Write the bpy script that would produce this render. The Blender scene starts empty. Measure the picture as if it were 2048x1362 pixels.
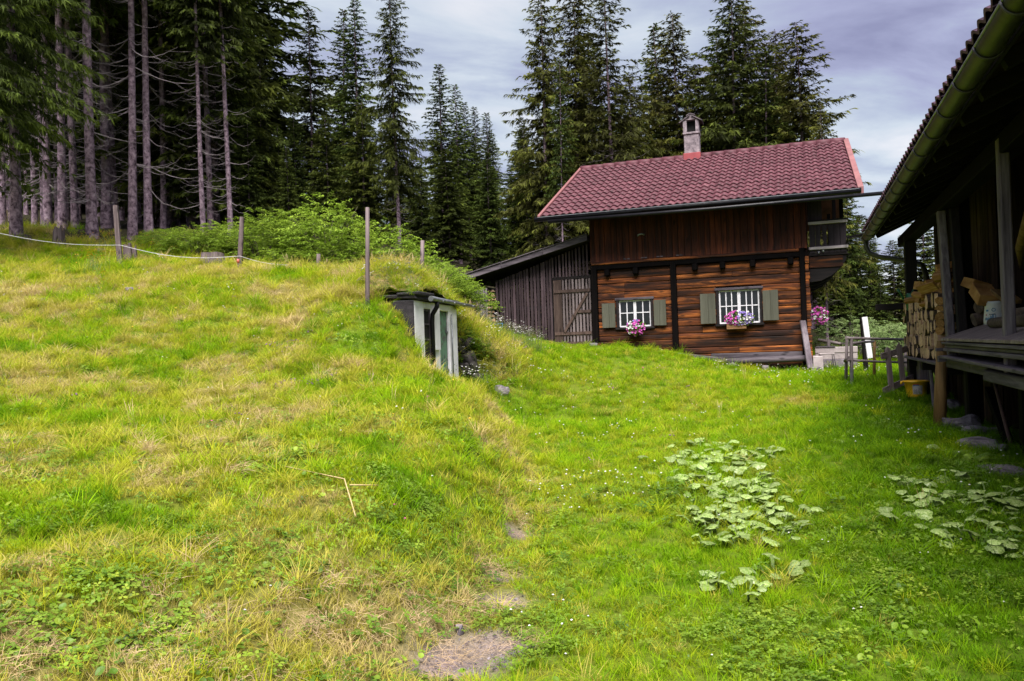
import bpy, math, random
import numpy as np
from mathutils import Vector, Matrix, Euler

random.seed(7)
rng = np.random.default_rng(11)
R = math.radians

# ------------------------------------------------------------------ camera
scn = bpy.context.scene
COL = scn.collection
FPX, CZ = 1560.0, 1.6            # focal length in photo pixels, eye height above the lawn
ROLL, PITCH = R(2.0), R(0.33)
_f = np.array([0, math.cos(PITCH), math.sin(PITCH)])
_r = np.array([math.cos(ROLL), 0, -math.sin(ROLL)])
_r = _r - _f * (_r @ _f); _r /= np.linalg.norm(_r)
_u = np.cross(_r, _f)
cam = bpy.data.cameras.new('camera')
cam.sensor_width = 36.0
cam.lens = FPX / 2048 * 36.0
cam.clip_start, cam.clip_end = 0.05, 3000
cam_ob = bpy.data.objects.new('camera', cam)
COL.objects.link(cam_ob)
cam_ob.matrix_world = Matrix(((_r[0], _u[0], -_f[0], 0), (_r[1], _u[1], -_f[1], 0), (_r[2], _u[2], -_f[2], CZ), (0, 0, 0, 1)))
scn.camera = cam_ob

# ------------------------------------------------------------------ world, sun, exposure
SUN_EL, SUN_AZ = R(60), R(186)   # azimuth clockwise from +Y (the view direction)
world = bpy.data.worlds.new('World')
scn.world = world
world.use_nodes = True
wt = world.node_tree
wt.nodes.clear()
def wn(t, **k):
    n = wt.nodes.new(t)
    for a, b in k.items(): setattr(n, a, b)
    return n
sky = wn('ShaderNodeTexSky', sky_type='NISHITA')
sky.sun_disc = False
sky.sun_elevation = SUN_EL
sky.sun_rotation = SUN_AZ
sky_bg = wn('ShaderNodeBackground'); sky_bg.inputs['Strength'].default_value = 0.05
wt.links.new(sky.outputs[0], sky_bg.inputs['Color'])
# an even cloud deck: noise on a plane overhead, seen in perspective
tc = wn('ShaderNodeTexCoord')
sep = wn('ShaderNodeSeparateXYZ'); wt.links.new(tc.outputs['Generated'], sep.inputs[0])
zz = wn('ShaderNodeMath', operation='MAXIMUM'); wt.links.new(sep.outputs['Z'], zz.inputs[0]); zz.inputs[1].default_value = 0.0
za = wn('ShaderNodeMath', operation='ADD'); wt.links.new(zz.outputs[0], za.inputs[0]); za.inputs[1].default_value = 0.22
dx = wn('ShaderNodeMath', operation='DIVIDE'); wt.links.new(sep.outputs['X'], dx.inputs[0]); wt.links.new(za.outputs[0], dx.inputs[1])
dy = wn('ShaderNodeMath', operation='DIVIDE'); wt.links.new(sep.outputs['Y'], dy.inputs[0]); wt.links.new(za.outputs[0], dy.inputs[1])
cmb = wn('ShaderNodeCombineXYZ'); wt.links.new(dx.outputs[0], cmb.inputs[0]); wt.links.new(dy.outputs[0], cmb.inputs[1])
cmap = wn('ShaderNodeMapping'); wt.links.new(cmb.outputs[0], cmap.inputs[0])
cmap.inputs['Rotation'].default_value = (0, 0, R(-25)); cmap.inputs['Scale'].default_value = (0.85, 1.7, 1)
cmap.inputs['Location'].default_value = (3.3, 1.7, 0)
cn = wn('ShaderNodeTexNoise'); wt.links.new(cmap.outputs[0], cn.inputs['Vector'])
cn.inputs['Scale'].default_value = 1.7; cn.inputs['Detail'].default_value = 9; cn.inputs['Roughness'].default_value = 0.56
cn.inputs['Distortion'].default_value = 0.5
cr = wn('ShaderNodeValToRGB'); wt.links.new(cn.outputs['Fac'], cr.inputs[0])
els = cr.color_ramp.elements
els[0].position = 0.30; els[0].color = (0.27, 0.27, 0.43, 1)
els[1].position = 0.70; els[1].color = (0.80, 0.80, 0.84, 1)
for p_, c_ in ((0.40, (0.38, 0.39, 0.57, 1)), (0.48, (0.46, 0.51, 0.64, 1)), (0.57, (0.60, 0.66, 0.74, 1))):
    e = els.new(p_); e.color = c_
cl_bg = wn('ShaderNodeBackground'); cl_bg.inputs['Strength'].default_value = 0.122
wt.links.new(cr.outputs[0], cl_bg.inputs['Color'])
mixw = wn('ShaderNodeMixShader'); mixw.inputs[0].default_value = 0.95
wt.links.new(sky_bg.outputs[0], mixw.inputs[1]); wt.links.new(cl_bg.outputs[0], mixw.inputs[2])
wo = wn('ShaderNodeOutputWorld'); wt.links.new(mixw.outputs[0], wo.inputs['Surface'])

sun = bpy.data.lights.new('sun', 'SUN')
sun.energy = 1.5
sun.angle = R(45)
sun.color = (1.0, 0.96, 0.9)
sun_ob = bpy.data.objects.new('sun', sun)
COL.objects.link(sun_ob)
_sd = Vector((math.sin(SUN_AZ) * math.cos(SUN_EL), math.cos(SUN_AZ) * math.cos(SUN_EL), math.sin(SUN_EL)))
sun_ob.rotation_euler = _sd.to_track_quat('Z', 'Y').to_euler()
sun_ob.location = (0, 0, 60)

vs = scn.view_settings
scn.display_settings.display_device = 'sRGB'
vs.view_transform = 'Standard'; vs.look = 'None'; vs.gamma = 1.0
vs.exposure = 3.1
vs.use_curve_mapping = False
scn.render.engine = 'CYCLES'
cy = scn.cycles
cy.use_denoising = True
try: cy.denoiser = 'OPENIMAGEDENOISE'
except Exception: pass
cy.max_bounces = 5; cy.diffuse_bounces = 2; cy.glossy_bounces = 2; cy.transmission_bounces = 3; cy.transparent_max_bounces = 4
cy.caustics_reflective = False; cy.caustics_refractive = False

# ------------------------------------------------------------------ helpers
def ray(px, py):
    d = _f + _r * (px - 1024) / FPX - _u * (py - 681) / FPX
    return d / d[1]
def pt(px, py, Y):
    return ray(px, py) * Y + np.array([0, 0, CZ])

class Fr:
    """a building's own frame: local x, y on the plan, z = world height"""
    def __init__(s, ox, oy, ang):
        a = R(ang); s.ang = a
        s.o = np.array([ox, oy, 0.0]); s.x = np.array([math.cos(a), math.sin(a), 0]); s.y = np.array([-math.sin(a), math.cos(a), 0])
    def w(s, x, y, z=0): return s.o + s.x * x + s.y * y + np.array([0, 0, z])
    def loc(s, X, Y): return (X - s.o[0]) * s.x[0] + (Y - s.o[1]) * s.x[1], (X - s.o[0]) * s.y[0] + (Y - s.o[1]) * s.y[1]

cot = Fr(8.018, 21.0, -19.0)      # cottage: right front corner
barn = Fr(6.610, 12.0, -20.5)     # barn: foot of the round prop
cel = Fr(-1.675, 15.0, -12.0)     # earth cellar: front wall plane x = 0

def vnoise(X, Y, seed=0):
    X = np.asarray(X, float); Y = np.asarray(Y, float)
    xi = np.floor(X).astype(np.int64); yi = np.floor(Y).astype(np.int64)
    xf = X - xi; yf = Y - yi
    xf = xf * xf * (3 - 2 * xf); yf = yf * yf * (3 - 2 * yf)
    def h(a, b):
        n = (a * 374761393 + b * 668265263 + seed * 982451653) & 0x7fffffff
        n = ((n ^ (n >> 13)) * 1274126177) & 0x7fffffff
        return ((n ^ (n >> 16)) & 0xffff) / 65535.0
    a = h(xi, yi); b = h(xi + 1, yi); c = h(xi, yi + 1); d = h(xi + 1, yi + 1)
    return (a * (1 - xf) + b * xf) * (1 - yf) + (c * (1 - xf) + d * xf) * yf
def fbm(X, Y, seed=0, o=4):
    s = 0; a = 0.5; t = 0
    for k in range(o):
        s = s + a * vnoise(np.asarray(X) * 2 ** k, np.asarray(Y) * 2 ** k, seed + k * 17); t += a; a *= 0.5
    return s / t
def sstep(a, b, x):
    t = np.clip((np.asarray(x, float) - a) / (b - a), 0, 1)
    return t * t * (3 - 2 * t)

# ------------------------------------------------------------------ terrain
_ctl = [  # photo pixel and distance of points on the ground
 (0,1362,2.9),(0,1100,4.5),(0,900,7),(0,800,9.5),(0,726,11.5),(0,600,15.5),(0,510,20.5),(0,462,24),
 (300,1362,3.1),(300,1100,4.9),(300,900,7.8),(300,800,10.2),(300,715,12.3),(300,610,15.5),(300,535,19.5),(300,480,25.5),
 (600,1362,3.3),(600,1100,5.2),(600,900,8.5),(600,800,11),(600,705,13),(600,620,15),(600,565,17),(600,538,19),
 (450,532,19.5),(410,470,27),(190,478,25),(50,455,24),
 (850,1362,3.5),(850,1100,5.7),(850,900,9.5),(850,800,12.5),(835,705,14.1),(855,738,14.2),(918,778,15.3),(985,802,15.8),
 (735,608,14.2),(735,645,13.5),(792,598,14.7),(812,640,14.35),(800,660,13.95),(760,580,15.4),(700,556,17.2),(840,558,17.6),(925,628,19.2),(935,662,18.0),
 (965,715,17.4),(1000,795,16.2),(1040,745,17.9),(1062,700,20.5),(1100,700,22),(1190,692,22.6),(1350,705,22),(1300,715,20.5),
 (1445,747,20.3),(1530,750,20.3),(1620,746,20.6),(1700,735,21),(1800,790,14.8),(1890,840,12),(2040,900,9),(1500,1000,7.3),(1500,850,12.3),(1500,780,16.3),
 (1200,900,10.3),(1200,780,17.2),(1100,850,13),(1500,1362,3.55),(1080,1000,7.4),(1080,1200,4.7),(1750,755,17.4),(1705,775,15.5),
 (1900,1362,3.5),(1850,1100,5.6),(1640,690,27),(1770,700,26)]
_cp = [pt(*c) for c in _ctl]
_cp += [np.array(c, float) for c in [
 (-4.1,30,5.3),(-9,34,6.6),(-16,34,7.4),(-26,40,9.5),(-26,26,7),(-20,14,4.2),(-20,4,2.2),(-14,-6,1),(0,-10,0),(15,-10,0),(25,5,0),(25,20,0.4),(12,5,0.05),(11,11,0.2),(13,17,0.6),
 (8,30,2.2),(3,31,3.0),(0,27,2.8),(-2.5,25,2.9),(-5.5,23,3.6),(1,38,4.5),(10,40,2.6),(22,34,1.6),(35,40,2),(0,60,9),(-30,70,14),(30,70,5),(60,70,6),(-60,60,15),(-60,10,8),(60,0,0)]]
_cp = np.array(_cp)
_cx, _cz = _cp[:, :2] / 10.0, _cp[:, 2]
def _ker(r2): return 0.5 * r2 * np.log(r2 + 1e-12)
_n = len(_cx)
_A = np.zeros((_n + 3, _n + 3))
_d2 = ((_cx[:, None, :] - _cx[None, :, :]) ** 2).sum(-1)
_A[:_n, :_n] = _ker(_d2) + np.eye(_n) * 0.0012
_A[:_n, _n] = 1; _A[:_n, _n + 1:] = _cx; _A[_n, :_n] = 1; _A[_n + 1:, :_n] = _cx.T
_w = np.linalg.solve(_A, np.concatenate([_cz, [0, 0, 0]]))

def H0(X, Y):
    X = np.clip(np.asarray(X, float).ravel(), -60, 60) / 10; Y = np.clip(np.asarray(Y, float).ravel(), -10, 70) / 10
    out = np.empty(len(X))
    for i in range(0, len(X), 20000):
        x = X[i:i + 20000]; y = Y[i:i + 20000]
        d2 = (x[:, None] - _cx[None, :, 0]) ** 2 + (y[:, None] - _cx[None, :, 1]) ** 2
        out[i:i + 20000] = _ker(d2) @ _w[:_n] + _w[_n] + _w[_n + 1] * x + _w[_n + 2] * y
    return out
def hillness(X, Y):
    """1 on the rough bank to the left, 0 on the mown lawn"""
    foot = np.interp(np.asarray(Y, float), [0, 3.4, 4.7, 5.9, 7.5, 10.9, 13.4, 15.5, 17, 20, 23, 60], [-0.7, -0.45, -0.25, -0.05, 0.22, 0.22, -0.12, -0.5, 0.1, 0.6, -0.5, -0.5])
    return sstep(0.22, -0.40, np.asarray(X, float) - foot)
def H(X, Y):
    shp = np.shape(X)
    X = np.asarray(X, float).ravel(); Y = np.asarray(Y, float).ravel()
    z = H0(X, Y)
    hn = hillness(X, Y)
    z = z + (fbm(X * 0.9, Y * 0.9, 3) - 0.5) * (0.05 + 0.30 * hn) + (fbm(X * 3.1, Y * 3.1, 9, 3) - 0.5) * (0.03 + 0.075 * hn)
    toe = np.interp(Y, [0, 3.4, 4.7, 5.9, 7.5, 10.9, 13.4, 15.5], [-0.7, -0.45, -0.25, -0.05, 0.22, 0.22, -0.12, -0.5])
    dxx = X - toe
    z = z + (0.56 * sstep(0.02, -0.85, dxx) * np.exp(-(np.minimum(dxx + 0.85, 0) / 2.8) ** 2) - 0.05 * np.exp(-(dxx / 0.22) ** 2)) * sstep(2.4, 7.0, Y) * sstep(14.6, 12.0, Y)
    # little worn hollow of bare earth beside the camera, and smaller ones along the foot of the bank
    for bx, by, br, bd in BARE:
        z = z - bd * np.exp(-((X - bx) ** 2 + (Y - by) ** 2) / (br * br))
    # entrance hollow in front of the cellar and the space behind its wall
    lx, ly = cel.loc(X, Y)
    ins = sstep(-0.75, -0.35, ly) * sstep(2.75, 2.35, ly) * sstep(1.7, 1.0, lx) * (lx > -0.17)
    z = np.where(ins > 0, z * (1 - ins) + np.minimum(z, 0.70) * ins, z)
    beh = (lx <= -0.17) & (lx > -0.82) & (ly > -0.58) & (ly < 2.35)
    z = np.where(beh, np.clip(z, 2.2, 2.46), z)
    # ground kept below the cottage and shed floors
    qx, qy = cot.loc(X, Y)
    infl = (qx > -9.4) & (qx < 0.1) & (qy > 0.25) & (qy < 6.2)
    z = np.where(infl, np.minimum(z, 1.3), z)
    return z.reshape(shp)
BARE = []
def ground_px(px, py, lo=2.5, hi=30):
    Ys = np.linspace(lo, hi, 500); d = ray(px, py)
    z = CZ + d[2] * Ys; h = H(d[0] * Ys, Ys)
    k = np.argmax(z <= h) if (z <= h).any() else len(Ys) - 1
    return np.array([d[0] * Ys[k], Ys[k], h[k]])
for (bqx, bqy, br, bd) in [(930, 1300, 0.27, 0.06), (990, 1295, 0.22, 0.03), (1030, 1062, 0.16, 0.05), (1000, 1150, 0.15, 0.03), (1005, 1205, 0.16, 0.03), (870, 1345, 0.15, 0.03), (1062, 965, 0.13, 0.03),
                           (330, 985, 0.3, 0.02), (90, 1130, 0.32, 0.02), (40, 1320, 0.28, 0.02), (570, 650, 0.35, 0.02), (445, 728, 0.5, 0.02), (370,1240,0.16,0.02), (740,1285,0.14,0.02), (1610, 805, 0.6, 0.0), (1880,900,0.5,0.0)]:
    g_ = ground_px(bqx, bqy)
    BARE.append((g_[0], g_[1], br, bd))
def bareness(X, Y):
    X = np.asarray(X, float); Y = np.asarray(Y, float)
    b = np.zeros(np.shape(X))
    for k, (bx, by, br, bd) in enumerate(BARE):
        w = 1.0 if bd >= 0.03 else 0.0
        b = np.maximum(b, w * np.exp(-(((X - bx) ** 2 + (Y - by) ** 2) / (br * br)) ** 1.5))
    return np.clip(b * (0.55 + 0.9 * fbm(X * 5, Y * 5, 31)), 0, 1)

# ------------------------------------------------------------------ mesh helpers
def link(o, parent=None):
    COL.objects.link(o)
    if parent is not None: o.parent = parent
    return o
def tag(o, label=None, cat=None, group=None, kind=None):
    if label: o['label'] = label
    if cat: o['category'] = cat
    if group: o['group'] = group
    if kind: o['kind'] = kind
    return o
def empty(name, loc=(0, 0, 0), rz=0.0):
    o = bpy.data.objects.new(name, None)
    o.empty_display_size = 0.2
    o.location = loc; o.rotation_euler = (0, 0, rz)
    return link(o)
def frame_empty(name, fr):
    return empty(name, tuple(fr.o), fr.ang)
def obj(name, me, parent=None, loc=(0, 0, 0), rot=(0, 0, 0), scale=(1, 1, 1)):
    o = bpy.data.objects.new(name, me)
    o.location = loc; o.rotation_euler = rot; o.scale = scale
    return link(o, parent)
def mesh_np(name, V, F, mat=None, smooth=False, attrs=None):
    V = np.asarray(V, np.float32); F = np.asarray(F, np.int32)
    me = bpy.data.meshes.new(name)
    k = F.shape[1]
    me.vertices.add(len(V)); me.vertices.foreach_set('co', V.ravel())
    me.loops.add(F.size); me.loops.foreach_set('vertex_index', F.ravel())
    me.polygons.add(len(F)); me.polygons.foreach_set('loop_start', np.arange(0, F.size, k, dtype=np.int32))
    me.polygons.foreach_set('use_smooth', np.full(len(F), smooth, dtype=bool))
    if attrs:
        for an, av in attrs.items():
            a = me.attributes.new(an, 'FLOAT', 'POINT'); a.data.foreach_set('value', np.asarray(av, np.float32))
    me.update(calc_edges=True); me.validate()
    if mat: me.materials.append(mat)
    return me

class MB:
    def __init__(s): s.v = []; s.f = []; s.sm = []
    def add(s, V, F, smooth=False):
        o = len(s.v); s.v += [tuple(map(float, p)) for p in V]
        s.f += [tuple(o + i for i in f) for f in F]; s.sm += [smooth] * len(F); return s
    def hexa(s, P):   # 8 corners: bottom 4 ccw, top 4 ccw
        return s.add(P, [(3, 2, 1, 0), (4, 5, 6, 7), (0, 1, 5, 4), (1, 2, 6, 5), (2, 3, 7, 6), (3, 0, 4, 7)])
    def box(s, x0, x1, y0, y1, z0, z1, j=0.0):
        P = [(x0, y0, z0), (x1, y0, z0), (x1, y1, z0), (x0, y1, z0), (x0, y0, z1), (x1, y0, z1), (x1, y1, z1), (x0, y1, z1)]
        if j: P = [(a + random.uniform(-j, j), b + random.uniform(-j, j), c + random.uniform(-j, j)) for a, b, c in P]
        return s.hexa(P)
    def bar(s, p0, p1, w, h, up=(0, 0, 1), taper=1.0):
        p0 = Vector(p0); p1 = Vector(p1); d = (p1 - p0).normalized(); up = Vector(up)
        if abs(d.dot(up)) > 0.98: up = Vector((0, 1, 0))
        a = d.cross(up).normalized() * (w / 2); b = a.normalized().cross(d).normalized() * (h / 2)
        t = taper
        return s.hexa([p0 - a - b, p0 + a - b, p0 + a + b, p0 - a + b, p1 - (a + b) * t, p1 + (a - b) * t, p1 + (a + b) * t, p1 - (a - b) * t])
    def tube(s, pts, rad, n=8, caps=True, smooth=True, wob=0.0):
        pts = [Vector(p) for p in pts]
        if not hasattr(rad, '__len__'): rad = [rad] * len(pts)
        V = []; F = []
        ref = None
        for i, p in enumerate(pts):
            d = (pts[min(i + 1, len(pts) - 1)] - pts[max(i - 1, 0)]).normalized()
            if ref is None: ref = Vector((0, 0, 1)) if abs(d.z) < 0.9 else Vector((1, 0, 0))
            a = d.cross(ref).normalized(); b = a.cross(d).normalized(); ref = b
            for k in range(n):
                t = 2 * math.pi * k / n; r = rad[i] * (1 + random.uniform(-wob, wob))
                V.append(p + a * (math.cos(t) * r) + b * (math.sin(t) * r))
        for i in range(len(pts) - 1):
            for k in range(n):
                F.append((i * n + k, i * n + (k + 1) % n, (i + 1) * n + (k + 1) % n, (i + 1) * n + k))
        s.add(V, F, smooth)
        if caps:
            o = len(s.v) - len(V)
            s.f.append(tuple(o + k for k in reversed(range(n)))); s.sm.append(False)
            s.f.append(tuple(o + (len(pts) - 1) * n + k for k in range(n))); s.sm.append(False)
        return s
    def prism(s, poly, axis, a0, a1):
        """extrude a polygon (list of 2D) along axis ('x','y','z') from a0 to a1"""
        def m(p, a): return {'x': (a, p[0], p[1]), 'y': (p[0], a, p[1]), 'z': (p[0], p[1], a)}[axis]
        n = len(poly)
        V = [m(p, a0) for p in poly] + [m(p, a1) for p in poly]
        F = [tuple(range(n)), tuple(reversed(range(n, 2 * n)))] + [(i, n + i, n + (i + 1) % n, (i + 1) % n) for i in range(n)]
        return s.add(V, F)
    def mesh(s, name, mat=None, bevel=0.0):
        me = bpy.data.meshes.new(name)
        me.from_pydata(s.v, [], s.f)
        me.polygons.foreach_set('use_smooth', s.sm)
        if mat: me.materials.append(mat)
        import bmesh
        bm = bmesh.new(); bm.from_mesh(me)
        if bevel: bmesh.ops.bevel(bm, geom=list(bm.edges), offset=bevel, segments=1, affect='EDGES', clamp_overlap=True)
        bmesh.ops.recalc_face_normals(bm, faces=bm.faces)
        bm.to_mesh(me); bm.free()
        me.update(); return me
    def build(s, name, mat, parent=None, bevel=0.0, **k):
        return obj(name, s.mesh(name, mat, bevel), parent, **k)

# ------------------------------------------------------------------ materials
def mat_new(name):
    m = bpy.data.materials.new(name); m.use_nodes = True
    nt = m.node_tree; b = nt.nodes['Principled BSDF']
    return m, nt, b
def N(nt, t, **k):
    n = nt.nodes.new(t)
    for a, b in k.items(): setattr(n, a, b)
    return n
def ramp(nt, fac, stops):
    r = N(nt, 'ShaderNodeValToRGB'); nt.links.new(fac, r.inputs[0])
    e = r.color_ramp.elements
    e[0].position = stops[0][0]; e[0].color = (*stops[0][1], 1)
    e[1].position = stops[-1][0]; e[1].color = (*stops[-1][1], 1)
    for p, c in stops[1:-1]:
        q = e.new(p); q.color = (*c, 1)
    return r.outputs[0]
def coords(nt, scale=(1, 1, 1), rnd=True, kind='Object'):
    t = N(nt, 'ShaderNodeTexCoord'); m = N(nt, 'ShaderNodeMapping')
    nt.links.new(t.outputs[kind], m.inputs['Vector']); m.inputs['Scale'].default_value = scale
    if rnd:
        oi = N(nt, 'ShaderNodeObjectInfo'); mu = N(nt, 'ShaderNodeMath', operation='MULTIPLY'); mu.inputs[1].default_value = 57.3
        nt.links.new(oi.outputs['Random'], mu.inputs[0])
        c = N(nt, 'ShaderNodeCombineXYZ')
        for i in range(3): nt.links.new(mu.outputs[0], c.inputs[i])
        nt.links.new(c.outputs[0], m.inputs['Location'])
    return m.outputs[0]
def noise(nt, vec, scale, detail=4, rough=0.55, dist=0.0):
    n = N(nt, 'ShaderNodeTexNoise'); nt.links.new(vec, n.inputs['Vector'])
    n.inputs['Scale'].default_value = scale; n.inputs['Detail'].default_value = detail; n.inputs['Roughness'].default_value = rough
    n.inputs['Distortion'].default_value = dist
    return n.outputs['Fac']
def mixc(nt, fac, a, b, mode='MIX'):
    m = N(nt, 'ShaderNodeMix', data_type='RGBA', blend_type=mode)
    for sck, v in ((m.inputs[0], fac), (m.inputs[6], a), (m.inputs[7], b)):
        if isinstance(v, (int, float)): sck.default_value = v
        elif isinstance(v, tuple): sck.default_value = (*v, 1)
        else: nt.links.new(v, sck)
    return m.outputs[2]
def bump(nt, b, fac, st=0.3, dist=0.01):
    n = N(nt, 'ShaderNodeBump'); n.inputs['Strength'].default_value = st; n.inputs['Distance'].default_value = dist
    nt.links.new(fac, n.inputs['Height']); nt.links.new(n.outputs[0], b.inputs['Normal'])
KC = 0.66
def kc(c): return tuple(x * KC for x in c)
def wood(name, dark, mid, light, axis='x', rough=0.75, vary=0.5, knots=True, fine=30, spec=0.2, blotch=0.0):
    """weathered wood with grain along an axis, streaks, knots and a shade of its own on each piece"""
    dark, mid, light = kc(dark), kc(mid), kc(light)
    m, nt, b = mat_new(name)
    sc = {'x': (0.06, 1, 1), 'y': (1, 0.06, 1), 'z': (1, 1, 0.06)}[axis]
    v = coords(nt, sc)
    g = noise(nt, v, fine, 6, 0.65, 0.6)
    broad = noise(nt, v, 7, 3, 0.5)
    ad = N(nt, 'ShaderNodeMath', operation='MULTIPLY_ADD'); nt.links.new(g, ad.inputs[0]); ad.inputs[1].default_value = 0.55
    hb = N(nt, 'ShaderNodeMath', operation='MULTIPLY'); nt.links.new(broad, hb.inputs[0]); hb.inputs[1].default_value = 0.5
    nt.links.new(hb.outputs[0], ad.inputs[2])
    c = ramp(nt, ad.outputs[0], [(0.33, dark), (0.5, mid), (0.68, light)])
    if blotch:
        bs = {'x': (0.25, 1.6, 1.6), 'y': (1.6, 0.25, 1.6), 'z': (1.6, 1.6, 0.25)}[axis]
        bn = noise(nt, coords(nt, bs, rnd=False), 3.2, 5, 0.65, 0.8)
        bm_ = N(nt, 'ShaderNodeMapRange'); nt.links.new(bn, bm_.inputs[0])
        bm_.inputs[1].default_value = 0.40; bm_.inputs[2].default_value = 0.58; bm_.inputs[3].default_value = blotch; bm_.inputs[4].default_value = 0.0
        c = mixc(nt, bm_.outputs[0], c, dark)
    if knots:
        ks = {'x': (0.35, 1, 1), 'y': (1, 0.35, 1), 'z': (1, 1, 0.35)}[axis]
        vo = N(nt, 'ShaderNodeTexVoronoi'); nt.links.new(coords(nt, ks), vo.inputs['Vector']); vo.inputs['Scale'].default_value = 5.5
        km = N(nt, 'ShaderNodeMapRange'); nt.links.new(vo.outputs['Distance'], km.inputs[0])
        km.inputs[1].default_value = 0.06; km.inputs[2].default_value = 0.2; km.inputs[3].default_value = 0.75; km.inputs[4].default_value = 0.0
        c = mixc(nt, km.outputs[0], c, tuple(x * 0.35 for x in dark))
    oi = N(nt, 'ShaderNodeObjectInfo')
    mr = N(nt, 'ShaderNodeMapRange'); nt.links.new(oi.outputs['Random'], mr.inputs[0])
    mr.inputs[3].default_value = 1 - vary; mr.inputs[4].default_value = 1 + vary * 0.7
    hs = N(nt, 'ShaderNodeHueSaturation'); nt.links.new(mr.outputs[0], hs.inputs['Value']); nt.links.new(c, hs.inputs['Color'])
    nt.links.new(hs.outputs[0], b.inputs['Base Color'])
    b.inputs['Roughness'].default_value = rough
    b.inputs['Specular IOR Level'].default_value = spec
    bump(nt, b, g, 0.5, 0.006)
    return m
def plain(name, c1, c2, scale=6, rough=0.7, metal=0.0, spec=0.4, bst=0.2, bd=0.004, stops=None, detail=6, vary=0.0, rnd=True):
    m, nt, b = mat_new(name)
    v = coords(nt, rnd=rnd)
    n = noise(nt, v, scale, detail, 0.6, 0.3)
    c = ramp(nt, n, [(p_, kc(q_)) for p_, q_ in (stops or [(0.35, c1), (0.65, c2)])])
    if vary:
        oi = N(nt, 'ShaderNodeObjectInfo'); mr = N(nt, 'ShaderNodeMapRange'); nt.links.new(oi.outputs['Random'], mr.inputs[0])
        mr.inputs[3].default_value = 1 - vary; mr.inputs[4].default_value = 1 + vary
        hs = N(nt, 'ShaderNodeHueSaturation'); nt.links.new(mr.outputs[0], hs.inputs['Value']); nt.links.new(c, hs.inputs['Color']); c = hs.outputs[0]
    nt.links.new(c, b.inputs['Base Color'])
    b.inputs['Roughness'].default_value = rough; b.inputs['Metallic'].default_value = metal; b.inputs['Specular IOR Level'].default_value = spec
    if bst: bump(nt, b, noise(nt, v, scale * 5, 4), bst, bd)
    return m
def leafy(name, stops, attr=None, attr_type='GEOMETRY', trans=0.35, rough=0.55, rnd=0.25, spec=0.3, nscale=None, gain=1.0, hue=0.0):
    """leaf-like: colour from an attribute or noise, lets some light through"""
    m, nt, b = mat_new(name)
    if attr:
        a = N(nt, 'ShaderNodeAttribute', attribute_name=attr, attribute_type=attr_type); fac = a.outputs['Fac']
    else:
        fac = noise(nt, coords(nt), nscale or 8, 3)
    c = ramp(nt, fac, stops)
    oi = N(nt, 'ShaderNodeObjectInfo'); mr = N(nt, 'ShaderNodeMapRange'); nt.links.new(oi.outputs['Random'], mr.inputs[0])
    mr.inputs[3].default_value = gain - rnd; mr.inputs[4].default_value = gain + rnd
    hs = N(nt, 'ShaderNodeHueSaturation'); nt.links.new(mr.outputs[0], hs.inputs['Value']); nt.links.new(c, hs.inputs['Color'])
    if hue:
        sn = N(nt, 'ShaderNodeMath', operation='MULTIPLY'); nt.links.new(oi.outputs['Random'], sn.inputs[0]); sn.inputs[1].default_value = 7.77
        fr_ = N(nt, 'ShaderNodeMath', operation='FRACT'); nt.links.new(sn.outputs[0], fr_.inputs[0])
        hr = N(nt, 'ShaderNodeMapRange'); nt.links.new(fr_.outputs[0], hr.inputs[0]); hr.inputs[3].default_value = 0.5 - hue; hr.inputs[4].default_value = 0.5 + hue
        nt.links.new(hr.outputs[0], hs.inputs['Hue'])
    nt.links.new(hs.outputs[0], b.inputs['Base Color'])
    b.inputs['Roughness'].default_value = rough; b.inputs['Specular IOR Level'].default_value = spec
    if trans:
        t = N(nt, 'ShaderNodeBsdfTranslucent'); nt.links.new(hs.outputs[0], t.inputs['Color'])
        mx = N(nt, 'ShaderNodeMixShader'); mx.inputs[0].default_value = trans
        out = nt.nodes['Material Output']
        nt.links.new(b.outputs[0], mx.inputs[1]); nt.links.new(t.outputs[0], mx.inputs[2]); nt.links.new(mx.outputs[0], out.inputs['Surface'])
    return m

M = {}
M['log'] = wood('log_wall_wood', (0.007, 0.003, 0.003), (0.13, 0.034, 0.008), (0.50, 0.155, 0.030), 'x', vary=0.55, fine=14, blotch=0.88)
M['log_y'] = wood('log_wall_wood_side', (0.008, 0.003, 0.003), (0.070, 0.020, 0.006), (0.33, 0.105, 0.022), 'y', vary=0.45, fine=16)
M['plank_red'] = wood('upper_plank_wood', (0.008, 0.003, 0.003), (0.060, 0.014, 0.007), (0.18, 0.042, 0.014), 'z', vary=0.45, blotch=0.5)
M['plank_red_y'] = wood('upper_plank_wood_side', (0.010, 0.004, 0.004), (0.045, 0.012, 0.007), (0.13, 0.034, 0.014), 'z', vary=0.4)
M['black_wood'] = wood('blackened_wood', (0.0012, 0.001, 0.0012), (0.0028, 0.002, 0.0024), (0.007, 0.0045, 0.004), 'z', vary=0.2, knots=False, spec=0.05)
M['dark_wood'] = wood('dark_wood', (0.004, 0.003, 0.0035), (0.011, 0.008, 0.009), (0.028, 0.019, 0.020), 'z', vary=0.35)
M['dark_wood_x'] = wood('dark_wood_level', (0.004, 0.003, 0.0035), (0.011, 0.008, 0.009), (0.028, 0.019, 0.020), 'x', vary=0.3)
M['grey_wood_x'] = wood('grey_wood_level', (0.035, 0.027, 0.035), (0.10, 0.082, 0.10), (0.21, 0.175, 0.20), 'x', vary=0.25)
M['grey_wood_y'] = wood('grey_wood_along', (0.035, 0.027, 0.035), (0.10, 0.082, 0.10), (0.21, 0.175, 0.20), 'y', vary=0.25)
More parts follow.
